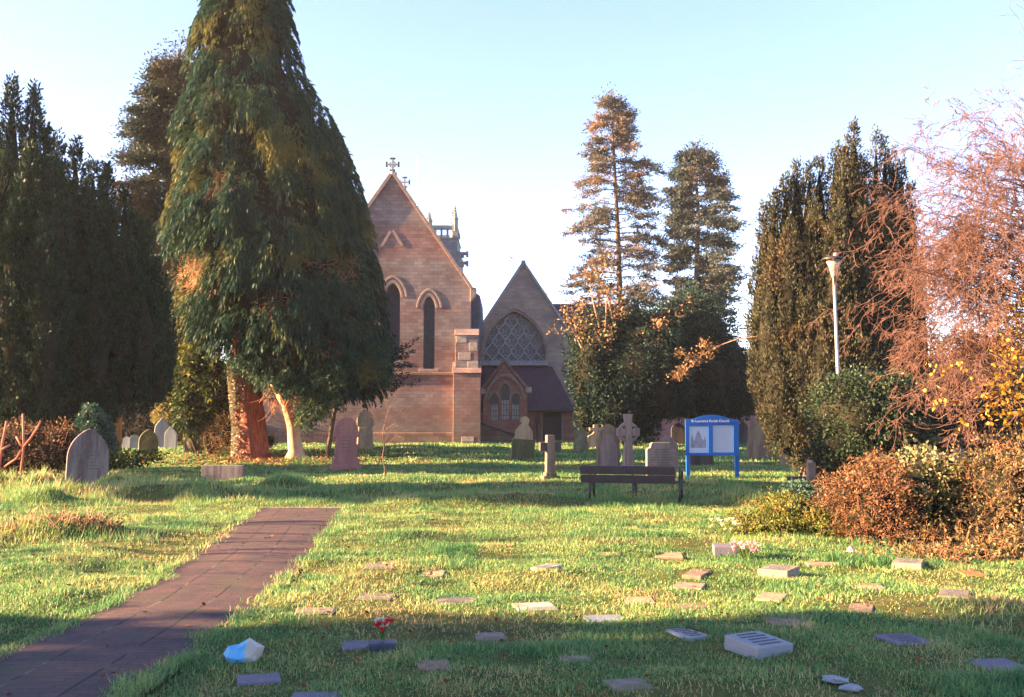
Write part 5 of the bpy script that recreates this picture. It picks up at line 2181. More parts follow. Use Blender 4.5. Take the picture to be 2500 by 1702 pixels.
def blob_bush(name, label, blobs, mat, D0, leaf=0.09, n=9000, cat='shrub', seed=1, droop=0.0, up=0.2, aspect=.55, group=None, lump=.35, stems=6, core=.78, coremat=None, twig=0, twigmat=None, ground=True, open_=0.0, canes=0):
    """bush from ellipsoid lobes (px_x, px_y, half w px, half h px, depth offset m, half depth m)"""
    rng = np.random.default_rng(seed)
    cx = np.mean([b[0] for b in blobs])
    X0, _ = PD(cx, 1050, D0)
    root = empty(name, (X0, D0, G(X0, D0)), label, cat, group)
    off = np.array(root.location)
    E = []
    for (a, b, hw, hh, dy, hd) in blobs:
        Yp = D0 + dy
        x, z = PD(a, b, Yp)
        k = Yp / FPX
        E.append((np.array([x, Yp, z]), np.array([hw * k, hd, hh * k])))
    w = np.array([e[1][0] * e[1][2] + e[1][1] * e[1][2] for e in E])
    w = w / w.sum()
    acc = Acc()
    cacc = Acc()
    cane_segs = []
    for i, (c, r) in enumerate(E):
        m = int(n * w[i])
        d = rdir(m, rng)
        k = 1 + lump * (vn(d[:, 0] * 2.4 + i * 3 + seed, d[:, 1] * 1.3 + d[:, 2] * 2.4, seed + i) - .5) * 2
        k = k + .10 * (vn(d[:, 0] * 8 + i, d[:, 2] * 8 + d[:, 1] * 5, seed) - .5) * 2
        sh = 1 - (0.30 + open_) * rng.random(m) ** 2.2
        sp_ = vn(d[:, 0] * 6 + i * 2, d[:, 2] * 6 + d[:, 1] * 4, seed + 9)
        sh = sh + (sp_ > .62) * rng.random(m) * (.10 + .5 * open_)
        P = c + d * r * (k * sh)[:, None]
        keep = np.ones(m, bool)
        for j, (c2, r2) in enumerate(E):
            if j != i:
                keep &= (((P - c2) / (r2 * .72)) ** 2).sum(1) > 1
        if ground:
            keep &= P[:, 2] > gz(P[:, 0], P[:, 1]) + 0.0
        P = P[keep]
        d = d[keep]
        m = len(P)
        if m == 0:
            continue
        Dd = nrm(d * .8 + rng.normal(size=(m, 3)) * .75 + np.array([0, 0, up - droop * 1.3]))
        L = leaf * (.6 + .8 * rng.random(m))
        cl = vn(P[:, 0] * 2.2 + 5, P[:, 2] * 2.2 + P[:, 1], 3)
        rnd = np.clip(.65 * rng.random(m) + .35 * cl + .12 * (d[:, 2]), 0, 1)
        V, F, q = leaves(P - off, Dd, L, L * aspect, rnd, rng)
        acc.add(V, F, q)
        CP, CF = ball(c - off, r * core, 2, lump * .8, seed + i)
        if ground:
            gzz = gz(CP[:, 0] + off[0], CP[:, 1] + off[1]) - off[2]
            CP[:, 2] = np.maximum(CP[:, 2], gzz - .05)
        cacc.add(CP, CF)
    for ci in range(canes):
        c, r = E[rng.choice(len(E), p=w)]
        d = rdir(1, rng)[0]
        d[2] = abs(d[2]) * .8 + .1
        p = c + d * r * rng.uniform(.7, .95)
        dd = nrm((d + rng.normal(size=3) * .5 + [0, 0, .7])[None])[0]
        L = leaf * rng.uniform(4, 11)
        for s_ in range(6):
            q_ = p + dd * L / 6
            dd = nrm((dd + rng.normal(size=3) * .2 - [0, 0, .33])[None])[0]
            cane_segs.append((p - off, q_ - off))
            m = 5
            B_ = p + (q_ - p) * rng.random((m, 1)) + rng.normal(size=(m, 3)) * leaf * .35
            LL = leaf * rng.uniform(.6, 1.3, m)
            V, F, q2 = leaves(B_ - off, rng.normal(size=(m, 3)) + [0, 0, .1], LL, LL * aspect, rng.random(m), rng)
            acc.add(V, F, q2)
            p = q_
    if cane_segs:
        V, F = twigs(np.array([a[0] for a in cane_segs]), np.array([a[1] for a in cane_segs]), leaf * .08, leaf * .06, 3)
        mesh_np('arching_canes', V, F, twigmat or M['deadtwig'], root)
    acc.build('foliage', mat, root)
    if core > 0:
        cacc.build('inner_branches', coremat or M['core'], root, smooth=True)
    T0, T1, Rr = [], [], []
    base = np.array([X0, D0, G(X0, D0)])
    for i in range(stems):
        c, r = E[i % len(E)]
        b = base + np.array([rng.normal() * .15, rng.normal() * .12, -.05])
        b[0] = c[0] * .5 + base[0] * .5 + rng.normal() * .1
        b[2] = G(b[0], b[1]) - .05
        e = c + rdir(1, rng)[0] * r * .8
        mid = (b + e) / 2 + rng.normal(size=3) * .1
        T0 += [b, mid]
        T1 += [mid, e]
        Rr += [(.05, .035), (.035, .012)]
    if stems:
        Rr = np.array(Rr) * max(.3, E[0][1][2] * .8)
        V, F = twigs(np.array(T0) - off, np.array(T1) - off, Rr[:, 0], Rr[:, 1], 5)
        mesh_np('stems', V, F, M['bark'], root)
    if twig:
        P0, P1 = [], []
        for i in range(twig):
            c, r = E[rng.choice(len(E), p=w)]
            d = rdir(1, rng)[0]
            d[1] = -abs(d[1])
            p = c + d * r * rng.uniform(.75, 1.05)
            dd = nrm((d + rng.normal(size=3) * .7 + [0, 0, .35])[None])[0]
            L = leaf * rng.uniform(2.5, 6)
            for s in range(3):
                q = p + dd * L / 3
                dd = nrm((dd + rng.normal(size=3) * .25 - [0, 0, .18])[None])[0]
                P0.append(p)
                P1.append(q)
                p = q
        V, F = twigs(np.array(P0) - off, np.array(P1) - off, leaf * .07, leaf * .045, 3)
        mesh_np('bare_twigs', V, F, twigmat or M['deadtwig'], root)
    return root


def branchwork(start, direction, length, rad, depth, rng, spread=.6, ratio=.72, kids=3, grav=0.0, segs=4, wig=.18, out=None, up=0.0):
    """recursive bare branches -> list of (p0,p1,r0,r1,depth)"""
    if out is None:
        out = []
    p = np.array(start, float)
    d = nrm(np.array(direction, float)[None])[0]
    step = length / segs
    r = rad
    nodes_ = []
    for s in range(segs):
        q = p + d * step
        r2 = r * (.9 if depth > 0 else .8)
        out.append((p, q, r, r2, depth))
        p = q
        r = r2
        d = nrm((d + rng.normal(size=3) * wig + np.array([0, 0, up - grav * (1 + s) * .3]))[None])[0]
        nodes_.append((p.copy(), d.copy(), r))
    if depth > 0:
        for k in range(kids):
            i = rng.integers(max(0, segs // 3), segs)
            if k == 0:
                i = segs - 1
            P, Dd, rr_ = nodes_[i]
            nd = nrm((Dd + rng.normal(size=3) * spread)[None])[0]
            branchwork(P, nd, length * ratio * rng.uniform(.7, 1.1), max(rr_ * .7, .0025), depth - 1, rng, spread, ratio, kids, grav, segs, wig, out, up)
    return out


def tw_mesh(name, segs, mat, root, sides=4, minr=0.0):
    off = np.array(root.location)
    P0 = np.array([s[0] for s in segs]) - off
    P1 = np.array([s[1] for s in segs]) - off
    r0 = np.maximum([s[2] for s in segs], minr)
    r1 = np.maximum([s[3] for s in segs], minr)
    V, F = twigs(P0, P1, r0, r1, sides)
    return mesh_np(name, V, F, mat, root)


# ---- left yews ----------------------------------------------------------
plume_tree('yew_tree', 'tallest dark columnar yew at the left edge of the photo', [
    (-60, 260, 1060, 60, 0), (30, 222, 900, 34, .1), (82, 240, 980, 34, .3), (10, 400, 1060, 60, -.9), (70, 380, 1050, 50, -1.2), (-20, 330, 1070, 70, .8),
    (110, 330, 1040, 40, .5), (135, 420, 1030, 42, -1.0), (40, 520, 1060, 55, -1.7), (110, 560, 1050, 46, -1.8), (-30, 480, 1060, 60, -1.6), (-110, 300, 1060, 60, .3)],
    M['yew'], 31.0, leaf=.085, dens=2.0, trunks=((30, .28, 700, .2), (100, .2, 800, .1)), seed=3, group='dark yews at the left')
plume_tree('yew_tree', 'lower dark yew with stepped pointed plumes left of the big cedar', [
    (140, 352, 1000, 30, .9), (185, 366, 1010, 30, .9), (228, 412, 1010, 34, .6), (160, 470, 1030, 44, -.4), (205, 480, 1030, 44, -.9), (262, 425, 1010, 30, 1.0),
    (262, 520, 1020, 44, -.6), (305, 480, 1000, 30, .8), (330, 540, 1000, 34, .1), (300, 600, 1020, 46, -1.0), (352, 560, 980, 26, .6), (370, 650, 980, 36, 0),
    (395, 740, 960, 30, .3), (345, 700, 1000, 44, -.9), (235, 620, 1040, 50, -1.5), (180, 640, 1050, 50, -1.6), (380, 830, 1000, 34, -.5)],
    M['yew'], 32.0, leaf=.085, dens=2.0, trunks=((228, .24, 800, .1),), seed=5, group='dark yews at the left')

# ---- right yew ------------------------------------------------------------
plume_tree('yew_tree', 'sunlit bronze columnar yew with tall pointed plumes behind the lamp post', [
    (2084, 312, 900, 27, .2), (2060, 380, 950, 30, -.4), (2108, 400, 960, 26, -.3), (2040, 370, 900, 22, .6), (2138, 338, 880, 13, .9), (2160, 352, 880, 14, 1.0), (2180, 378, 900, 15, .8),
    (2200, 410, 920, 18, .7), (2225, 470, 950, 20, .5), (2150, 470, 1000, 34, .2), (2000, 402, 960, 24, .5), (1975, 425, 980, 26, .2), (1945, 412, 980, 24, .5), (1918, 450, 980, 24, .3),
    (1890, 480, 980, 24, .2), (1868, 520, 980, 22, .4), (1850, 650, 960, 16, .4), (1990, 520, 1050, 36, -.8), (1930, 560, 1060, 40, -.7), (1885, 640, 1040, 36, -.5), (2045, 520, 1060, 36, -1.2),
    (2105, 530, 1080, 34, -1.1), (2160, 540, 1060, 22, -.9), (2190, 520, 1080, 20, -.4), (2215, 560, 1080, 24, -.2), (1960, 760, 1120, 42, -1.1), (1905, 820, 1100, 36, -.9), (2010, 760, 1140, 40, -1.5),
    (1925, 900, 1130, 36, -1.0), (1970, 960, 1160, 32, -1.2), (2070, 760, 1140, 44, -1.6), (1852, 760, 980, 20, 0), (1895, 930, 1090, 26, -.6), (2130, 760, 1100, 40, -1.3), (2240, 640, 1080, 26, .2)],
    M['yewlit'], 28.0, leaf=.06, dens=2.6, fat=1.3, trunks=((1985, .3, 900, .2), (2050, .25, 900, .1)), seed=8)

# ---- big cedar ------------------------------------------------------------
D = 38.0
OUT = [  # py, left px, right px
    (-420, 590, 612), (-300, 568, 640), (-200, 545, 665), (-100, 515, 690), (0, 500, 708), (60, 480, 716), (120, 470, 726), (180, 455, 742), (220, 462, 780), (280, 432, 812), (340, 452, 842), (400, 440, 868),
    (460, 428, 884), (520, 412, 902), (580, 418, 905), (640, 430, 925), (700, 440, 935), (760, 440, 940), (800, 470, 945), (840, 545, 945), (870, 610, 940), (905, 665, 930), (940, 690, 905), (975, 740, 850)]
OY = [o[0] for o in OUT]


def oext(py):
    return np.interp(py, OY, [o[1] for o in OUT]), np.interp(py, OY, [o[2] for o in OUT])


BX, BY, BZ = PG(615, 1114)
BX = PD(615, 1100, D)[0]
BZ = G(BX, D)
cedar = empty('cedar_tree', (BX, D, BZ), 'huge drooping cedar with ivy-clad red trunk, taller than the photo, left of the church', 'tree')
off = np.array(cedar.location)
rng = np.random.default_rng(21)
acc = Acc()
k_ = D / FPX
NB = 300
py = rng.uniform(-430, 955, NB * 3)
l_, r_ = oext(py)
keep = rng.random(len(py)) < (r_ - l_) / 540.0 * .95 + .05
py = py[keep][:NB]
NB = len(py)
bph = rng.uniform(0, 2 * math.pi, NB)
bs = rng.uniform(.6, 1.9, NB) ** 1.15
brd = rng.uniform(.82, 1.10, NB)
GAPS = [(560, 465, 55, 42), (492, 660, 52, 60), (820, 660, 60, 28), (690, 745, 70, 26), (700, 880, 60, 26), (800, 850, 40, 22)]
NPB = 32
v_ = (851 - py) / FPX
bz_ = CAMZ + D * (math.sin(TH) + v_ * math.cos(TH)) / (math.cos(TH) - v_ * math.sin(TH))
ca = rng.normal(size=(NB, NPB)) * .42 * bs[:, None]
cb_ = rng.uniform(-.25, 1.75, (NB, NPB)) * bs[:, None]
ca *= (1.15 - .45 * np.clip(cb_ / bs[:, None] / 1.75, 0, 1))
zc = (bz_[:, None] - cb_).ravel()
# back to the outline at the clump's own height
pyc = np.interp(zc, np.sort(bz_), py[np.argsort(bz_)])
l_, r_ = oext(pyc)
sc_f = 1 / (math.cos(TH) - (851 - pyc) / FPX * math.sin(TH))
xc = ((l_ + r_) / 2 - 1250) * k_ * sc_f
rx = (r_ - l_) / 2 * k_ * sc_f
ph = (bph[:, None] + ca / np.maximum(rx.reshape(NB, NPB), .5)).ravel()
prot = (bs[:, None] * 1.0 * (1 - (ca / (1.0 * bs[:, None])) ** 2) * (1 - np.clip(cb_ / bs[:, None] / 2.0, 0, 1) ** 2)).ravel() - .85
lump = (np.repeat(brd, NPB) * np.minimum(1, .86 + .3 * vn(ph * 1.9 + 3, zc * .5, 41)) + prot / np.maximum(rx, .8))
lump = np.clip(lump * .875, .40, .99)
inner = np.ones(len(ph))
ppx = (l_ + r_) / 2 + (r_ - l_) / 2 * np.cos(ph)
gap = np.zeros(len(ph), bool)
for gx_, gy_, gw_, gh_ in GAPS:
    gap |= (((ppx - gx_) / gw_) ** 2 + ((pyc - gy_) / gh_) ** 2 < 1) & (np.sin(ph) < .2)
gap |= pyc > np.interp(ppx, [480, 540, 600, 650, 700, 770, 900, 960], [800, 830, 862, 890, 915, 945, 935, 890])
hole = vn(ph * 2.6 + 7, zc * .62, 47) > .70
gap |= hole & (rng.random(len(ph)) < .9)
sel = ~gap
brn = np.repeat(rng.random(NB), NPB)[sel]
ph, zc, xc, rx, lump, inner = [a[sel] for a in (ph, zc, xc, rx, lump, inner)]
NC = len(ph)
outd = np.stack([np.cos(ph), np.sin(ph), np.zeros(NC)], -1)
C = np.stack([xc + rx * np.cos(ph) * lump * inner, D + rx * .92 * np.sin(ph) * lump * inner, zc], -1)
# single tips that break up the outline
NT = 420
tpy = rng.uniform(-400, 930, NT)
tl_, tr_ = oext(tpy)
tph = rng.uniform(0, 2 * math.pi, NT)
tsc = 1 / (math.cos(TH) - (851 - tpy) / FPX * math.sin(TH))
tz = CAMZ + D * (math.sin(TH) + (851 - tpy) / FPX * math.cos(TH)) * tsc
tr2_ = (tr_ - tl_) / 2 * k_ * tsc * rng.uniform(.84, 1.01, NT)
TC = np.stack([((tl_ + tr_) / 2 - 1250) * k_ * tsc + tr2_ * np.cos(tph), D + .92 * tr2_ * np.sin(tph), tz], -1)
C = np.concatenate([C, TC])
outd = np.concatenate([outd, np.stack([np.cos(tph), np.sin(tph), 0 * tph], -1)])
ph = np.concatenate([ph, tph])
brn = np.concatenate([brn, rng.random(NT)])
NC = len(C)
NL = 40
s = rng.random((NC, NL))              # along the arching spray
sz = rng.uniform(.45, 1.2, (NC, 1))
lat = rng.normal(size=(NC, NL)) * .15 * sz * (1.1 - .6 * s)
tang = np.stack([-np.sin(ph), np.cos(ph), np.zeros(NC)], -1)
arch_o = (s - .5) * .55 * sz
arch_z = .2 * sz - (s ** 1.5) * .95 * sz
B = C[:, None] + outd[:, None] * arch_o[..., None] + tang[:, None] * lat[..., None] + np.stack([0 * arch_z, 0 * arch_z, arch_z - np.abs(lat) * .6], -1)
Dd = outd[:, None] * .45 + tang[:, None] * (lat * 1.6)[..., None] + np.array([0, 0, -1.0]) * (.35 + 1.1 * s)[..., None] + rng.normal(size=(NC, NL, 3)) * .16
L = .14 + .18 * rng.random((NC, NL))
rnd = np.clip(.35 * brn[:, None] + .4 * rng.random((NC, NL)) + .25 * (1 - s), 0, 1)  # spray tops lighter, ends darker: lit tops put into the leaf tone
V, F, q = leaves(B.reshape(-1, 3) - off, Dd.reshape(-1, 3), L.ravel(), (L * .22).ravel(), rnd.ravel(), rng)
acc.add(V, F, q)
acc.build('crown', M['cedar'], cedar)
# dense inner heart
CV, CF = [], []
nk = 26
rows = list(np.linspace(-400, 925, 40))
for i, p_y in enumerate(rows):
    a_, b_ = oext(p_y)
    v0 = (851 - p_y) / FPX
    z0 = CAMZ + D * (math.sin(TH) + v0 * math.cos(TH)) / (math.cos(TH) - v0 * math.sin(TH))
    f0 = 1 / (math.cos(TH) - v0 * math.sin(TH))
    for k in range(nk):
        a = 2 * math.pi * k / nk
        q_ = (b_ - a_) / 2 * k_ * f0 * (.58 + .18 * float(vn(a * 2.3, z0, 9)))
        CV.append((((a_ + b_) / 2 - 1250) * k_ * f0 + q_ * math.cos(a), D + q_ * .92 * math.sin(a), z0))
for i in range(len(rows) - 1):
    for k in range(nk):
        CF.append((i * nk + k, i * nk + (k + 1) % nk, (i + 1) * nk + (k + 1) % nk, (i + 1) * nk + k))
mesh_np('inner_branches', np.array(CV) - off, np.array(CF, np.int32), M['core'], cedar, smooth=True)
# dead twig tangles in the windows
T = []
Tp = []
for gi, (gx_, gy_, gw_, gh_) in enumerate(GAPS):
    for i in range(70 if gi != 1 else 380):
        a = rng.uniform(0, 6.28)
        rr_ = math.sqrt(rng.random())
        a_, b_ = oext(gy_)
        X_ = gx_ + gw_ * rr_ * math.cos(a)
        cosv = np.clip((X_ - (a_ + b_) / 2) / ((b_ - a_) / 2), -.98, .98)
        dy = -math.sqrt(1 - cosv ** 2) * (b_ - a_) / 2 * k_ * rng.uniform(.60, .82)
        x, z = PD(X_, gy_ + gh_ * rr_ * math.sin(a), D + dy)
        p = np.array([x, D + dy, z])
        d = nrm((rng.normal(size=3) * [1, .5, .8] + [.2, -.3, -.35])[None])[0]
        r0 = .014
        for k in range(4):
            q = p + d * rng.uniform(.08, .2)
            (Tp if gi == 1 else T).append((p, q, r0, r0 * .75))
            r0 *= .75
            d = nrm((d + rng.normal(size=3) * .45 + [0, 0, -.15])[None])[0]
            p = q
tw_mesh('dead_twigs', T, M['deadtwig'], cedar, 3, .006)
tw_mesh('pale_dead_twigs', Tp, M['pinktwig'], cedar, 3, .006)
# trunk with ivy
zt = PD(590, 880, D)[1]
tp = [(BX, D, BZ - .25), (BX - .02, D, BZ + .15), (BX - .08, D, BZ + 1.0), (BX - .22, D, BZ + 2.2), (BX - .40, D, zt), (BX - .3, D, zt + 6), (BX - .1, D, zt + 13)]
add_trunk(cedar, local(cedar, tp), [.78, .60, .52, .50, .46, .3, .1], M['redbark'], seed=4, sides=26, flare=.25, ridges=.22)
n = 2600
t = rng.random(n)
a = rng.normal(math.pi * 1.2, .36, n)
zz = BZ + .05 + t * (zt - BZ - .1)
a = a + np.where(zz < BZ + 1.0, rng.normal(size=n) * .3, 0)
xx = np.interp(zz, [p[2] for p in tp], [p[0] for p in tp])
rr_ = np.interp(zz, [p[2] for p in tp], [.78, .60, .52, .50, .46, .3, .1]) + .03 + .08 * rng.random(n)
kp = (vn(a * 3, zz * 1.8, 12) > .28) & (rng.random(n) < .30 + .7 * t)
P = np.stack([xx + rr_ * np.cos(a), D + rr_ * np.sin(a), zz], -1)[kp]
# a runs from the sunny left side (pi) round to the front (-pi/2 = 3pi/2)
Dd = np.stack([np.cos(a), np.sin(a), -.6 + 0 * a], -1)[kp] + rng.normal(size=(kp.sum(), 3)) * .5
V, F, q = leaves(P - off, Dd, .11, .10, rng.random(kp.sum()), rng)
mesh_np('ivy', V, F, M['ivysun'], cedar, q)
# long low limb reaching right, drooping tips

# ---- second slender trunk, dark yew-like tree right of the cedar -------------
D2 = 37.0
X2, _ = PD(722, 1100, D2)
Z2 = G(X2, D2)
tr2 = empty('cypress_tree', (X2, D2, Z2), 'slender pale-trunked conifer with hanging stems, right of the ivy-clad cedar trunk', 'tree')
off2 = np.array(tr2.location)


def pt(px_, py_, Y):
    x, z = PD(px_, py_, Y)
    return np.array([x, Y, z])


add_trunk(tr2, local(tr2, [(X2, D2, Z2 - .2), (X2, D2, Z2 + .3), tuple(pt(715, 1040, D2)), tuple(pt(700, 990, D2)), tuple(pt(670, 940, D2)), tuple(pt(650, 860, D2 + .2))]), [.40, .26, .2, .17, .13, .08], M['pinktwig'], seed=9, sides=12, flare=.4, ridges=.25)
T = []
for i in range(46):
    p = pt(rng.uniform(655, 745), rng.uniform(930, 985), D2 - rng.uniform(.1, .7))
    d = nrm(np.array([[rng.normal() * .3, 0, -1.0]]))[0]
    r0 = .018
    for k in range(6):
        q = p + d * rng.uniform(.1, .22)
        T.append((p, q, r0, r0 * .85))
        r0 *= .85
        d = nrm((d + rng.normal(size=3) * [.35, .2, .1])[None])[0]
        p = q
tw_mesh('hanging_stems', T, M['deadtwig'], tr2, 4, .006)
# dark limb sloping right
add_trunk(tr2, local(tr2, [tuple(pt(690, 960, D2)), tuple(pt(735, 985, D2 - .2)), tuple(pt(790, 1000, D2 - .4)), tuple(pt(840, 985, D2 - .5))]), [.14, .12, .09, .04], M['bark'], name='limb', seed=2, sides=8)
V_, F_, Q_ = [], [], []
acc = Acc()


def sprays(acc, centres, off, rng, sz=.6, nl=40, leaf=.2, dens_rnd=(.0, 1.0), droop=1.0, w=.33):
    C = np.array(centres)
    N = len(C)
    ph = rng.uniform(0, 6.28, N)
    outd = np.stack([np.cos(ph), np.sin(ph), np.zeros(N)], -1)
    tang = np.stack([-np.sin(ph), np.cos(ph), np.zeros(N)], -1)
    s = rng.random((N, nl))
    S_ = rng.uniform(.6, 1.2, (N, 1)) * sz
    lat = rng.normal(size=(N, nl)) * .3 * S_ * (1.1 - .6 * s)
    ao = (s - .5) * 1.1 * S_
    az = .3 * S_ - s ** 1.7 * 1.2 * S_ * droop
    B = C[:, None] + outd[:, None] * ao[..., None] + tang[:, None] * lat[..., None] + np.stack([0 * az, 0 * az, az - np.abs(lat) * .5 * droop], -1)
    Dd = outd[:, None] * .6 + tang[:, None] * (lat * 1.6)[..., None] + np.array([0, 0, -1.0]) * (.3 + s)[..., None] * droop + rng.normal(size=(N, nl, 3)) * .4
    L = leaf * (.6 + .8 * rng.random((N, nl)))
    rnd = np.clip(dens_rnd[0] + (dens_rnd[1] - dens_rnd[0]) * (.5 * rng.random((N, 1)) + .5 * rng.random((N, nl))), 0, 1)
    V, F, q = leaves(B.reshape(-1, 3) - off, Dd.reshape(-1, 3), L.ravel(), (L * w).ravel(), rnd.ravel(), rng)
    acc.add(V, F, q)


cs = []
for (a, b, c, d, n_) in ((650, 905, 60, 25, 60), (700, 925, 60, 22, 60), (770, 925, 60, 26, 80), (830, 915, 60, 26, 100), (880, 885, 56, 34, 110), (920, 865, 30, 36, 60), (770, 985, 30, 24, 40), (740, 1010, 14, 26, 24), (800, 965, 40, 16, 30), (600, 870, 60, 24, 50)):
    for i in range(n_):
        cs.append(pt(a + c * rng.normal() * .5, b + d * rng.normal() * .5, D2 + rng.uniform(-1.6, 1.0)))
sprays(acc, cs, off2, rng, .5, 64, .11, (0.1, 1.0))
acc.build('crown', M['cedar'], tr2)

# loose branch tips poking out over the church wall on the right
yb = empty('shrubby_yew', tuple(pt(800, 1050, 39)), 'ragged dark yew spray sticking out right of the cedar over the church wall', 'shrub')
yb.location.z = G(yb.location.x, 39)
offy = np.array(yb.location)
segs = []
for i in range(26):
    s0 = pt(rng.uniform(870, 920), rng.uniform(900, 950), 39 + rng.uniform(-.8, .8))
    e = pt(rng.uniform(925, 1020), rng.uniform(815, 960), 39 + rng.uniform(-1, 1))
    if e[2] < s0[2]:
        e[2] = s0[2] + .2
    m = (s0 + e) / 2 + rng.normal(size=3) * .12 - [0, 0, .1]
    segs += [(s0, m, .02, .014), (m, e, .014, .006)]
tw_mesh('twigs', segs, M['bark'], yb, 4)
add_trunk(yb, [(0, 0, -.1), (.15, 0, 1.0), tuple(pt(825, 960, 39) - offy), tuple(pt(905, 925, 39) - offy)], [.11, .09, .07, .04], M['bark'], name='stem', sides=7)
CC, DDv = [], []
for (p0, p1, r0, r1) in segs:
    for k in range(34):
        t_ = rng.random()
        CC.append(p0 + (p1 - p0) * t_ + rng.normal(size=3) * .05)
        DDv.append(nrm((p1 - p0)[None])[0] + rng.normal(size=3) * .7)
for i in range(1500):
    CC.append(pt(rng.normal(905, 18), rng.normal(925, 22), 39 + rng.normal() * .5))
    DDv.append(rng.normal(size=3) + [0, 0, .5])
V, F, q = leaves(np.array(CC) - offy, np.array(DDv), .16, .06, rng.random(len(CC)) * .8, rng)
mesh_np('foliage', V, F, M['dark'], yb, q)


# ---- sparse tree generator ---------------------------------------------------
def sparse_tree(name, label, axis, lims, Dp, mat, seed, levels=60, puff=.6, trunk_r=.3, density=1.0, cat='tree', group=None, flat=.45, droop=.25, leaf=.26):
    """axis: (px,py) from foot to top; lims: (py, left px, right px) reach of the boughs"""
    rng = np.random.default_rng(seed)
    foot = pt(axis[0][0], axis[0][1], Dp)
    foot[2] = G(foot[0], Dp) if axis[0][1] > 1000 else foot[2]
    root = empty(name, (foot[0], Dp, G(foot[0], Dp)), label, cat, group)
    offr = np.array(root.location)
    pts = [tuple(foot)] + [tuple(pt(a, b, Dp)) for a, b in axis[1:]]
    n = len(pts)
    add_trunk(root, local(root, pts), [trunk_r * (1 - .85 * i / (n - 1)) for i in range(n)], M['bark'], seed=seed, sides=9, ridges=.1)
    LY = [l[0] for l in lims]
    segs = []
    CC, DDv, RN = [], [], []
    ax_y = [a[1] for a in axis][::-1]
    ax_x = [a[0] for a in axis][::-1]
    for i in range(levels):
        p_y = LY[0] + (LY[-1] - LY[0]) * ((i + rng.random() * .7) / levels)
        side = rng.choice([-1, 1])
        th_ = rng.uniform(-1.1, 1.1)
        a_x = np.interp(p_y, ax_y, ax_x)
        reach = (np.interp(p_y, LY, [l[1] for l in lims]) - a_x) if side < 0 else (np.interp(p_y, LY, [l[2] for l in lims]) - a_x)
        reach = abs(reach) * rng.uniform(.6, 1.1) / FPX * Dp
        d = np.array([side * math.cos(th_), math.sin(th_), 0])
        s0 = pt(a_x, p_y, Dp)
        prev = s0
        m_ = 5
        for k in range(1, m_ + 1):
            f = k / m_
            cur = s0 + d * reach * f + np.array([0, 0, reach * (.16 * f - droop * f * f)]) + rng.normal(size=3) * .08
            segs.append((prev, cur, .07 * (1.1 - f), .07 * (1.1 - f) * .8))
            if f > .2 or rng.random() < .35:
                for w_ in range(int(4 * density)):
                    sd = nrm((d * .7 + rng.normal(size=3) * [.8, .8, .30] + [0, 0, -.12])[None])[0]
                    ln = puff * rng.uniform(.5, 1.5) * (1.15 - .5 * f)
                    e_ = cur + sd * ln
                    segs.append((cur, e_, .014, .006))
                    m2 = int(26)
                    tt_ = rng.random(m2)[:, None]
                    CC.append(cur + (e_ - cur) * tt_ + rng.normal(size=(m2, 3)) * [.13, .13, .07])
                    DDv.append(rng.normal(size=(m2, 3)) * .7 + sd)
                    RN.append(np.clip(rng.random() * .5 + rng.random(m2) * .5, 0, 1))
            prev = cur
    # leader
    for k in range(int(30 * density)):
        p_y = rng.uniform(axis[-1][1], axis[-1][1] + (LY[-1] - LY[0]) * .15)
        c = pt(np.interp(p_y, ax_y, ax_x), p_y, Dp) + rng.normal(size=3) * [.25, .25, .2]
        CC.append(c + rng.normal(size=(16, 3)) * .25)
        DDv.append(rng.normal(size=(16, 3)) + [0, 0, .6])
        RN.append(rng.random(16))
    tw_mesh('boughs', segs, M['bark'], root, 4, .012)
    CC = np.concatenate(CC)
    DDv = np.concatenate(DDv)
    RN = np.concatenate(RN)
    V, F, q = leaves(CC - offr, DDv, leaf * (.7 + .6 * rng.random(len(CC))), leaf * .45, RN, rng)
    mesh_np('crown', V, F, mat, root, q)
    return root


# grey cedar behind on the left
sparse_tree('cedar_tree', 'thin grey-bronze conifer with sky showing through, behind the big cedar', [(474, 1090), (455, 900), (415, 600), (405, 350), (440, 120)],
            [(150, 395, 480), (230, 372, 480), (300, 330, 480), (340, 300, 480), (400, 285, 480), (470, 300, 480), (540, 330, 480), (620, 350, 480), (700, 360, 470), (800, 370, 470), (880, 380, 460)], 41.5, M['cedar2'], 31, 150, .95, .4, 2.4, droop=.3, leaf=.15)
# two tall thin conifers right of the transept
sparse_tree('fir_tree', 'tallest thin conifer with pinkish boughs between the church and the sunlit bronze yew', [(1530, 1080), (1515, 800), (1510, 600), (1500, 400), (1492, 225)],
            [(240, 1484, 1502), (262, 1462, 1532), (290, 1440, 1545), (318, 1424, 1552), (338, 1404, 1520), (365, 1430, 1600), (395, 1440, 1622), (420, 1402, 1600), (450, 1420, 1605), (485, 1372, 1610), (520, 1400, 1640), (570, 1382, 1650), (620, 1430, 1640), (680, 1400, 1640), (740, 1380, 1630), (790, 1390, 1610)], 74.0, M['conifer'], 33, 100, 1.0, .32, 1.2, leaf=.2, group='thin conifers beyond the graves')
sparse_tree('fir_tree', 'shorter leaning thin conifer just right of the tallest one', [(1625, 1080), (1665, 860), (1700, 700), (1705, 520), (1695, 362)],
            [(368, 1684, 1705), (400, 1670, 1740), (430, 1645, 1755), (470, 1640, 1800), (500, 1650, 1770), (540, 1640, 1822), (580, 1650, 1770), (640, 1640, 1800), (690, 1650, 1790), (730, 1640, 1800), (780, 1650, 1780)], 72.0, M['firdark'], 35, 90, 1.1, .36, 1.6, leaf=.22, group='thin conifers beyond the graves')
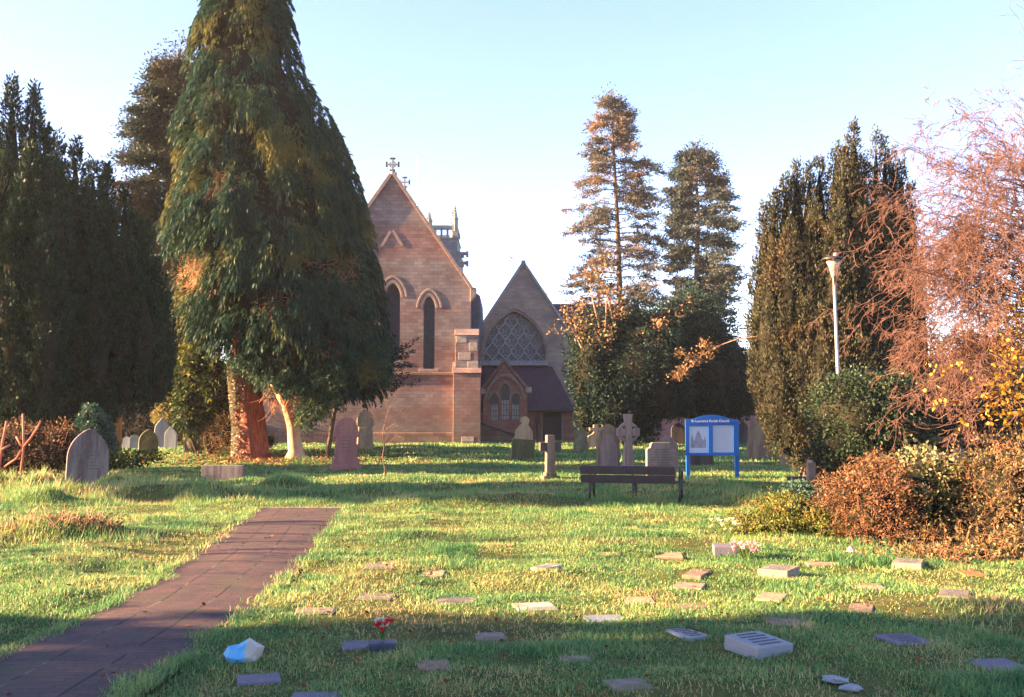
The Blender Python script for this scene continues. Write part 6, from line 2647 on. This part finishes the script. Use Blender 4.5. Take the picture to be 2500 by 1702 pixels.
# faint bare tree far off
rng = np.random.default_rng(77)
ft = empty('bare_tree', tuple(pt(1345, 1050, 125)), 'faint bare tree far beyond the transept roof', 'tree')
ft.location.z = G(ft.location.x, 125)
segs = []
P = pt(1345, 1050, 125)
P[2] = ft.location.z
for i in range(3):
    branchwork(P + [rng.normal() * 1.5, 0, 0], [rng.normal() * .1, 0, 1], 11, .22, 4, rng, .45, .6, 4, 0, 4, .12, segs)
tw_mesh('branches', segs, M['fartwig'], ft, 3, .03)

# ---- dense dark evergreens right of the church ------------------------------
blob_bush('holly_tree', 'broad dense dark evergreen hiding the transept corner behind the wheel cross', [
    (1500, 850, 95, 100, 0, 2.0), (1460, 920, 70, 110, -.6, 1.6), (1560, 900, 120, 140, -.4, 2.2), (1520, 990, 110, 60, -.5, 1.6), (1440, 1000, 40, 50, 0, 1), (1620, 830, 90, 80, .5, 2), (1690, 800, 90, 90, 1, 2), (1560, 1030, 45, 50, 0, .8)],
    M['dark'], 48.0, .13, 70000, 'tree', 41, lump=.3, stems=4, core=.84)
blob_bush('holly_tree', 'lower rounded dark evergreen behind the blue notice board', [
    (1700, 900, 110, 110, 0, 2), (1770, 920, 80, 90, .5, 2), (1800, 960, 60, 62, .2, 1.5), (1640, 960, 70, 60, -.2, 1.5), (1725, 980, 90, 40, 0, 1.5)],
    M['dark'], 50.0, .13, 42000, 'tree', 43, lump=.3, stems=4, core=.84)
rng = np.random.default_rng(9)
# golden tips on top of the first evergreen and a bronze spray
gt = empty('larch_sapling', (PD(1470, 1050, 47)[0], 47.0, G(PD(1470, 1050, 47)[0], 47.0)), 'orange-gold sparse tree catching the sun above the dark evergreen', 'tree')
segs, CC = [], []
for (a, b) in ((1400, 765), (1425, 740), (1450, 800), (1480, 720), (1500, 770), (1440, 690), (1470, 660), (1515, 740), (1395, 800), (1460, 840), (1510, 830), (1640, 780), (1600, 800)):
    s0 = pt(1480 + rng.normal() * 15, 900, 47)
    e = pt(a, b, 46.6 + rng.normal() * .4)
    m = (s0 + e) / 2 + rng.normal(size=3) * .3
    segs += [(s0, m, .05, .035), (m, e, .035, .012)]
    for k in range(5):
        cc = e + rng.normal(size=3) * [.45, .4, .35]
        CC.append(cc + rng.normal(size=(26, 3)) * .18)
tw_mesh('branches', segs + [(np.array(gt.location), pt(1480, 900, 47), .1, .06)], M['pinktwig'], gt, 5)
CC = np.concatenate(CC)
V, F, q = leaves(CC - np.array(gt.location), rng.normal(size=CC.shape), .17, .09, rng.random(len(CC)), rng)
mesh_np('foliage', V, F, M['needles'], gt, q)
# long arching bough from the sunlit bronze yew across the dark evergreens
ab = []
path_ = [(1850, 822), (1800, 828), (1752, 845), (1712, 868), (1690, 890), (1665, 912)]
bough = empty('bronze_bough', tuple(pt(1860, 1100, 27.5)), 'thin arching bronze bough reaching left from the sunlit bronze yew', 'branch')
bough.location = tuple(pt(1862, 822, 27.5))
for i in range(len(path_) - 1):
    ab.append((pt(*path_[i], 27.5), pt(*path_[i + 1], 27.5), .018 - .002 * i, .016 - .002 * i))
tw_mesh('stem', ab, M['pinktwig'], bough, 5)
CC = []
for (a, b, n_) in ((1740, 850, 60), (1725, 868, 80), (1700, 880, 120), (1685, 870, 60), (1668, 905, 120), (1655, 915, 70), (1660, 862, 70), (1715, 845, 50), (1720, 835, 30), (1650, 922, 40)):
    for k in range(n_):
        CC.append(pt(a + rng.normal() * 9, b + rng.normal() * 6, 27.5 + rng.normal() * .12))
V, F, q = leaves(np.array(CC) - np.array(bough.location), rng.normal(size=(len(CC), 3)), .085, .045, rng.random(len(CC)) * .7, rng)
mesh_np('foliage', V, F, M['needles'], bough, q)

# ---- shrubs under and beside the cedar -------------------------------------------
blob_bush('golden_conifer', 'sunlit straw-gold conifer column left of the ivy-clad trunk', [(425, 940, 38, 90, 0, .9), (415, 860, 22, 70, 0, .7), (440, 1040, 40, 50, 0, .9), (430, 1000, 50, 60, 0, 1)],
          M['gold'], 48.0, .13, 14000, 'tree', 51, lump=.2, up=.6)
blob_bush('laurel_shrub', 'dark laurel with yellow hanging leaves against the ivy-clad trunk', [(480, 930, 50, 100, 0, 1.1), (530, 950, 46, 80, -.2, 1), (470, 1000, 40, 60, -.3, .9), (545, 1010, 30, 70, .2, .9)],
          M['laurel'], 40.0, .22, 9000, 'shrub', 53, lump=.35, droop=.8, aspect=.35, open_=.1)
blob_bush('bramble_thicket', 'brown twiggy thicket at the foot of the big cedar', [(555, 1060, 40, 50, 0, .7), (590, 1075, 30, 40, .1, .5), (520, 1080, 30, 34, .2, .5), (655, 1075, 20, 20, .9, .4)],
          M['bramble2'], 39.2, .07, 4500, 'shrub', 55, lump=.4, twig=260, open_=.2, core=.6)
blob_bush('bluish_shrub', 'hazy blue-grey shrub beyond the pale headstones', [(330, 1030, 60, 50, 0, 1.5), (390, 1000, 50, 60, .5, 1.5), (290, 1040, 40, 40, 0, 1.2)],
          M['hedge'], 52.0, .16, 9000, 'shrub', 57)
blob_bush('ivy_shrub', 'blue-green ivy mound growing up behind the big pointed headstone', [(235, 1075, 36, 60, .0, .5), (222, 1025, 26, 34, .1, .4), (262, 1100, 18, 50, .1, .4), (200, 1060, 24, 34, .2, .4)],
          M['bluebush'], 28.2, .09, 7000, 'shrub', 59)
blob_bush('bramble_thicket', 'low sunlit leafy sprawl in the grass right of the big pointed headstone', [(320, 1120, 60, 16, 0, .6), (280, 1130, 30, 14, 0, .5), (360, 1112, 30, 10, .2, .5)],
          M['laurel'], 28.0, .12, 1400, 'shrub', 61, core=0, open_=.5, aspect=.4)
blob_bush('bramble_thicket', 'dark reddish undergrowth beneath the yews at the left edge', [(20, 1110, 60, 50, 0, .8), (110, 1120, 60, 44, 0, .8), (60, 1080, 70, 50, .5, .8), (150, 1090, 40, 60, .6, .7), (-50, 1100, 50, 60, 0, .8)],
          M['bramble'], 27.5, .08, 6500, 'shrub', 63, twig=200, open_=.25, core=.7, twigmat=M['deadtwig'])
blob_bush('bramble_thicket', 'brown flattened bramble clump in the lawn left of the path', [(160, 1285, 70, 22, 0, .5), (230, 1290, 60, 20, .1, .45), (90, 1290, 60, 20, 0, .5), (30, 1300, 50, 20, 0, .5)],
          M['bramble2'], 14.6, .055, 4500, 'shrub', 65, twig=260, open_=.35, core=.55, twigmat=M['pinktwig'], up=.5)
# cut reddish stems at the left edge
for (pl, lab) in (([[(50, 1140), (58, 1088), (56, 1010)], [(58, 1090), (75, 1070), (88, 1050), (100, 1028)], [(56, 1092), (48, 1080), (40, 1066)], [(52, 1100), (40, 1120), (10, 1140)]], 'forked reddish cut stem among brambles at the left edge'),
                  ([[(-5, 1130), (6, 1080), (16, 1028)], [(5, 1096), (14, 1092), (24, 1086)]], 'single reddish cut stem at the very left edge')):
    b0 = pt(*pl[0][0], 26.5)
    ce = empty('cut_stem', (b0[0], 26.5, G(b0[0], 26.5)), lab, 'cut shrub')
    mb = MB()
    for l in pl:
        pts = [Vector(pt(a, b, 26.5) - np.array(ce.location)) for a, b in l]
        if l is pl[0]:
            pts[0].z = -.05
        mb.tube(pts, [.036 - .004 * i for i in range(len(pts))], 7)
    mb.build('stems', plain_mat('fresh red cut wood', (0.5, 0.16, 0.10), .8, .2, .3, 6), ce, smooth=True)

# ---- right hand side bushes -------------------------------------------------------
blob_bush('ivy_shrub', 'big rounded dark ivy bush hiding the foot of the lamp post', [
    (2090, 1030, 100, 100, 0, 1.1), (2060, 980, 60, 60, .2, .9), (2140, 980, 80, 70, .3, 1), (2180, 1060, 80, 90, .2, 1.1), (2050, 1110, 70, 70, -.2, .9), (2130, 1120, 90, 70, -.2, 1), (2210, 980, 50, 60, .5, .9)],
    M['ivy'], 22.8, .07, 34000, 'shrub', 71, lump=.4, open_=.2, canes=80, twigmat=M['bark'])
blob_bush('nettle_patch', 'yellow-green leafy low shrub in sun right of the bench', [(1880, 1285, 50, 40, 0, .6), (1820, 1290, 40, 30, .1, .5), (1930, 1275, 60, 52, .2, .7), (1985, 1300, 60, 50, 0, .7), (2040, 1320, 50, 40, -.3, .6), (1890, 1245, 30, 24, .5, .4)],
          M['lime'], 15.0, .045, 15000, 'shrub', 73, open_=.5, up=.5, core=.5, twig=60, canes=110, lump=.6, twigmat=M['deadtwig'])
blob_bush('nettle_patch', 'dark green shrub beside the timber post', [(1945, 1215, 36, 36, 0, .5), (1985, 1225, 40, 40, .1, .5), (2010, 1245, 44, 44, -.2, .6)],
          M['bluebush'], 18.0, .055, 8000, 'shrub', 75, open_=.2)
blob_bush('bramble_thicket', 'rusty red-brown dead bramble mound at the right', [
    (2110, 1250, 90, 80, 0, 1.0), (2060, 1210, 50, 50, .3, .7), (2150, 1190, 50, 60, .4, .7), (2120, 1150, 22, 34, .5, .4), (2180, 1310, 90, 60, -.3, .9), (2100, 1310, 70, 40, -.3, .8), (2260, 1350, 80, 40, -.5, .8)],
    M['bramble'], 14.6, .042, 17000, 'shrub', 77, twig=700, open_=.5, core=.6, canes=240, lump=.7)
blob_bush('ivy_shrub', 'pale speckled ivy bush behind the rusty bramble mound', [
    (2260, 1200, 70, 90, 0, .9), (2290, 1160, 50, 50, .2, .7), (2230, 1240, 50, 60, -.2, .7), (2330, 1250, 60, 60, 0, .8), (2300, 1290, 80, 40, -.2, .8)],
    M['ivypale'], 15.4, .065, 13000, 'shrub', 79, open_=.35, canes=60, lump=.6)
blob_bush('bramble_thicket', 'tangled mixed brown-green brambles at the right edge of the photo', [
    (2440, 1200, 80, 80, .6, 1.0), (2500, 1150, 70, 70, .8, 1.0), (2400, 1150, 50, 50, 1, .8), (2450, 1320, 100, 70, 0, 1.0), (2350, 1350, 80, 50, -.2, .9), (2520, 1280, 80, 100, .2, 1), (2560, 1180, 70, 100, .5, 1), (2400, 1260, 60, 50, .4, .8), (2480, 1370, 90, 50, -1.6, .6), (2380, 1365, 70, 34, -1.3, .5), (2290, 1352, 50, 26, -.9, .4), (2560, 1340, 90, 80, -1.5, .7)],
    M['bramble2'], 13.8, .047, 21000, 'shrub', 81, twig=600, open_=.5, core=.6, canes=260, lump=.7)
blob_bush('bramble_thicket', 'low sprawling leafy brambles spilling onto the lawn at the right', [
    (2330, 1400, 60, 20, 0, .5), (2420, 1410, 70, 30, 0, .5), (2500, 1420, 60, 40, 0, .5), (2200, 1375, 50, 16, .3, .4), (2100, 1370, 60, 16, .4, .4), (2280, 1370, 50, 26, .4, .5)],
    M['bramble2'], 11.8, .04, 9000, 'shrub', 82, twig=420, open_=.5, core=.4, canes=90, lump=.7)
blob_bush('yellow_shrub', 'golden leaved shrub at the right edge of the photo', [
    (2500, 880, 70, 110, 0, .8), (2460, 960, 60, 60, -.1, .7), (2530, 1000, 80, 90, .1, .9), (2480, 780, 50, 60, .2, .6), (2540, 760, 60, 80, .3, .7)],
    M['goldleaf'], 15.5, .085, 1700, 'shrub', 83, twig=160, twigmat=M['redtwig'], open_=.5, core=0, stems=8)
blob_bush('hedge', 'dark hedge beyond the brambles at the right', [
    (2250, 1010, 90, 76, 0, 1.5), (2350, 1000, 100, 84, .3, 1.5), (2460, 1010, 100, 80, .2, 1.5), (2560, 1000, 100, 100, .2, 1.5), (2680, 1000, 100, 110, .2, 1.5)],
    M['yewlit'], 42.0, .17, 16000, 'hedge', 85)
blob_bush('hedge', 'sunlit brown undergrowth strip under the far dark hedge', [
    (2300, 1085, 60, 14, 0, .8), (2400, 1082, 60, 16, .1, .8), (2480, 1080, 60, 22, .1, .8), (2220, 1090, 50, 14, .1, .8)],
    M['bramble2'], 39.0, .1, 3500, 'hedge', 87)

# distant hedgerow trees closing the view
far = [(-260, 960, 160, 120), (-40, 990, 150, 90), (150, 1000, 120, 80), (330, 985, 120, 80), (500, 1000, 110, 70), (1500, 990, 120, 80), (1680, 1000, 120, 60), (1850, 990, 110, 70), (2020, 985, 130, 80), (2200, 960, 130, 110), (2400, 940, 150, 130), (2620, 920, 170, 150)]
labs = ['hazy hedgerow tree beyond the left edge', 'hazy hedgerow tree behind the tallest left yew', 'hazy hedgerow tree behind the lower left yew', 'hazy hedgerow tree seen behind the pale headstones', 'hazy hedgerow tree behind the big cedar trunk',
        'hazy tree mass behind the broad dark evergreen', 'hazy tree mass behind the brick boundary wall', 'hazy tree mass behind the tall plain brown headstone', 'hazy tree mass behind the sunlit bronze yew', 'hazy tree behind the dark ivy bush',
        'hazy tree behind the far dark hedge', 'hazy tree beyond the right edge']
for i, (a, b, c, d) in enumerate(far):
    blob_bush('hedgerow_tree', labs[i], [(a, b, c, d, 0, 4), (a + c * .4, b - d * .25, c * .6, d * .7, 1, 3), (a - c * .4, b + d * .1, c * .6, d * .7, 1, 3), (a, 1050, c, 30, 0, 3)], M['hedge'], 95.0, .6, 2600, 'tree', 100 + i, stems=3, group='distant hedgerow trees')

# ---- the bare reddish tree on the right ----------------------------------------
rng = np.random.default_rng(88)
Dk = 17.0
bx, bz = PD(2760, 1180, Dk)
kt = empty('bare_tree', (bx, Dk, G(bx, Dk)), 'reddish bare twiggy tree sweeping in from the right edge', 'tree')
segs = []
thick = []
f0 = np.array([bx, Dk, G(bx, Dk)])
thick += [(f0, f0 + [-.1, 0, 1.6], .16, .13, 9), (f0 + [-.1, 0, 1.6], f0 + [-.3, 0, 3.4], .13, .10, 9), (f0 + [-.3, 0, 3.4], f0 + [-.4, 0, 5.6], .10, .06, 9)]
starts = []
for (a, b, ta, tb, n_) in ((2640, 520, 2150, 400, 9), (2620, 600, 2120, 540, 12), (2620, 680, 2120, 620, 13), (2600, 520, 2240, 470, 9), (2620, 470, 2380, 430, 6), (2520, 620, 2250, 600, 10), (2560, 700, 2300, 660, 10), (2600, 780, 2150, 740, 13), (2600, 850, 2130, 900, 11), (2520, 740, 2230, 680, 10), (2480, 640, 2180, 560, 8), (2480, 860, 2200, 820, 9), (2560, 560, 2350, 470, 8)):
    for i in range(n_):
        s0 = pt(a + rng.normal() * 30, b + rng.normal() * 30, Dk + rng.normal() * .6)
        e = pt(ta + abs(rng.normal()) * 90, tb + rng.normal() * 55, Dk - .6 + rng.normal() * .7)
        d = e - s0
        L_k = np.linalg.norm(d)
        branchwork(s0, d / L_k + [0, 0, .22], L_k * .6, .014, 4, rng, .55, .5, 4, .07, 6, .15, segs)
# lower pale spray
for i in range(7):
    s0 = pt(2400 + rng.normal() * 20, 950 + rng.normal() * 12, 16 + rng.normal() * .2)
    e = pt(2200 + abs(rng.normal()) * 70, 1040 + rng.normal() * 20, 15.6 + rng.normal() * .3)
    d = e - s0
    branchwork(s0, d / np.linalg.norm(d), np.linalg.norm(d) * .7, .014, 3, rng, .5, .42, 3, -.10, 5, .14, segs)
    thick.append((s0, f0 + [-.1, 0, 1.8], .014, .04, 9))
for s_ in starts:
    pass
tw_mesh('branches', [s_ for s_ in segs], M['redtwig'], kt, 3, .0038)
for k in (0,):
    for (a, b) in ((2700, 560), (2700, 700), (2650, 430), (2690, 820)):
        thick.append((f0 + [-.2, 0, 2.6], pt(a, b, Dk), .08, .03, 9))
tw_mesh('trunk', thick, M['bark'], kt, 10)
CC = []
for (a, b, c, d, n_) in ((2290, 920, 30, 26, 14), (2310, 975, 26, 16, 10), (2345, 900, 34, 22, 10), (2345, 1030, 30, 10, 10), (2420, 1020, 30, 16, 16), (2430, 940, 30, 40, 14), (2470, 860, 30, 60, 20), (2280, 985, 16, 10, 4)):
    for i in range(n_):
        CC.append(pt(a + rng.normal() * c * .6, b + rng.normal() * d * .7, 15.8 + rng.normal() * .3))
CC = np.array(CC)
V, F, q = leaves(CC - np.array(kt.location), rng.normal(size=CC.shape) + [0, 0, -.6], .075, .062, rng.random(len(CC)), rng)
mesh_np('last_yellow_leaves', V, F, M['yellowleaf'], kt, q)
# faint twig tips in the top right corner
tt = empty('bare_tree', (PD(2760, 1100, 30)[0], 30, G(13, 30)), 'faint bare twig tips in the top right corner', 'tree')
segs = []
for i in range(5):
    s0 = pt(2640, 40 + i * 50, 30)
    branchwork(s0, [-1, 0, .15 + rng.normal() * .2], 1.7, .014, 3, rng, .5, .6, 2, 0, 4, .15, segs)
    segs.append((s0, np.array(tt.location) + [0, 0, 8], .02, .06))
segs.append((np.array(tt.location), np.array(tt.location) + [0, 0, 8.2], .3, .1))
tw_mesh('branches', segs, M['redtwig'], tt, 4, .005)

# ---- sapling in the middle --------------------------------------------------------
Ps = at_ground(942, 1166)
sp_t = empty('bare_sapling', Ps, 'thin bare sapling with crooked stem in the shade band right of the red headstone', 'tree')
segs = []
ln = [(942, 1166), (939, 1140), (934, 1118), (938, 1090), (934, 1060), (940, 1035), (946, 1010)]
Dn = Ps.y
for i in range(len(ln) - 1):
    a, b = pt(*ln[i], Dn), pt(*ln[i + 1], Dn)
    if i == 0:
        a = np.array(Ps) - [0, 0, .05]
    segs.append((a, b, .028 - .003 * i, .025 - .003 * i))
    if i > 1:
        for k in range(3):
            branchwork(b, [rng.normal(), rng.normal() * .5, 1.1], .5, .007, 1, rng, .5, .6, 2, 0, 3, .2, segs)
tw_mesh('branches', segs, M['redtwig'], sp_t, 4, .004)


# ---- unseen trees added out of frame on the sunny side to cast shade ----------------------------
def shade_tree(x, y, h, r, zlo, label, n=7000, seed=1):
    rng = np.random.default_rng(seed)
    z0 = G(x, y)
    root = empty('shade_tree', (x, y, z0), label, 'tree')
    add_trunk(root, [(0, 0, -.2), (0, 0, zlo), (.1, 0, h * .8)], [.3, .24, .1], M['bark'], seed=seed)
    d = rdir(n, rng)
    k = 1 + .2 * (vn(d[:, 0] * 2 + seed, d[:, 1] * 2 + d[:, 2] * 2, seed) - .5) * 2
    rr_ = (1 - .6 * rng.random(n) ** 1.5) * k
    hz_ = (h - zlo) / 2
    P = np.stack([d[:, 0] * r * rr_, d[:, 1] * r * rr_, zlo + hz_ + d[:, 2] * hz_ * rr_], -1)
    V, F, q = leaves(P, rng.normal(size=(n, 3)), .6, .42, rng.random(n), rng)
    mesh_np('crown', V, F, M['yew'], root, q)
    return root


shade_tree(-22, .1, 16, 7.1, .3, 'round dark tree added out of frame at the left to shade the nearest lawn', 26000, 2)
shade_tree(-31, 21.3, 12.0, 3.0, 6.4, 'slender high-crowned tree added out of frame to cast the shade band across the bench', 11000, 4)

rng = np.random.default_rng(515)  # unseen bare trees added for the shadow bars across the path
for (tx, ty, lab) in ((-16.5, 12.6, 'bare small tree added out of frame to shade the near part of the path'), (-17.5, 15.6, 'bare small tree added out of frame to shade the far part of the path')):
    r_ = empty('bare_tree', (tx, ty, G(tx, ty)), lab, 'tree')
    segs = [(np.array([tx, ty, 0.0]), np.array([tx, ty, 2.2]), .09, .07)]
    for i in range(4):
        branchwork([tx, ty, 2.0], [rng.normal() * .5, rng.normal() * .5, 1], 2.2, .05, 3, rng, .6, .6, 3, 0, 4, .15, segs)
    tw_mesh('branches', segs, M['bark'], r_, 5, .008)

# ------------------------------------------------------------------ fallen leaves
rng = np.random.default_rng(404)
n = 6400
x = np.concatenate([rng.uniform(-9, 9, 3100), rng.normal(-8.6, 2.6, 2600), rng.normal(6.5, 1.6, 700)])
y = np.concatenate([rng.uniform(5, 20, 3100), rng.normal(36.5, 2.0, 2600), rng.normal(12, 1.8, 700)])
kp = (np.abs(x) < .56 * y + 1) & (rng.random(n) < np.where(y < 22, np.clip(vn(x * 1.2, y * 1.2, 51) * 2 - .55, 0.04, 1), 1))
x, y = x[kp], y[kp]
n = len(x)
far_ = (y > 22)
P = np.stack([x, y, gz(x, y) + np.where(path_mask(x, y) > .5, .03 + .02, .03 + .02 * rng.random(n))], -1)
Dd = rng.normal(size=(n, 3)) * [1, 1, .35]
V, F, q = leaves(P, Dd, np.where(far_, .12, .05) * rng.uniform(.6, 1.3, n), np.where(far_, .09, .035), rng.random(n) * np.where(far_, 1, .6), rng, flat=rng.normal(size=(n, 3)) * .4 + [0, 0, 1.0])
lo = mesh_np('fallen_leaves', V, F, M['litter'], rnd=q)
tag(lo, 'brown and red fallen leaves scattered over the grass and below the cedar', 'leaves', kind='stuff')

make_grass()
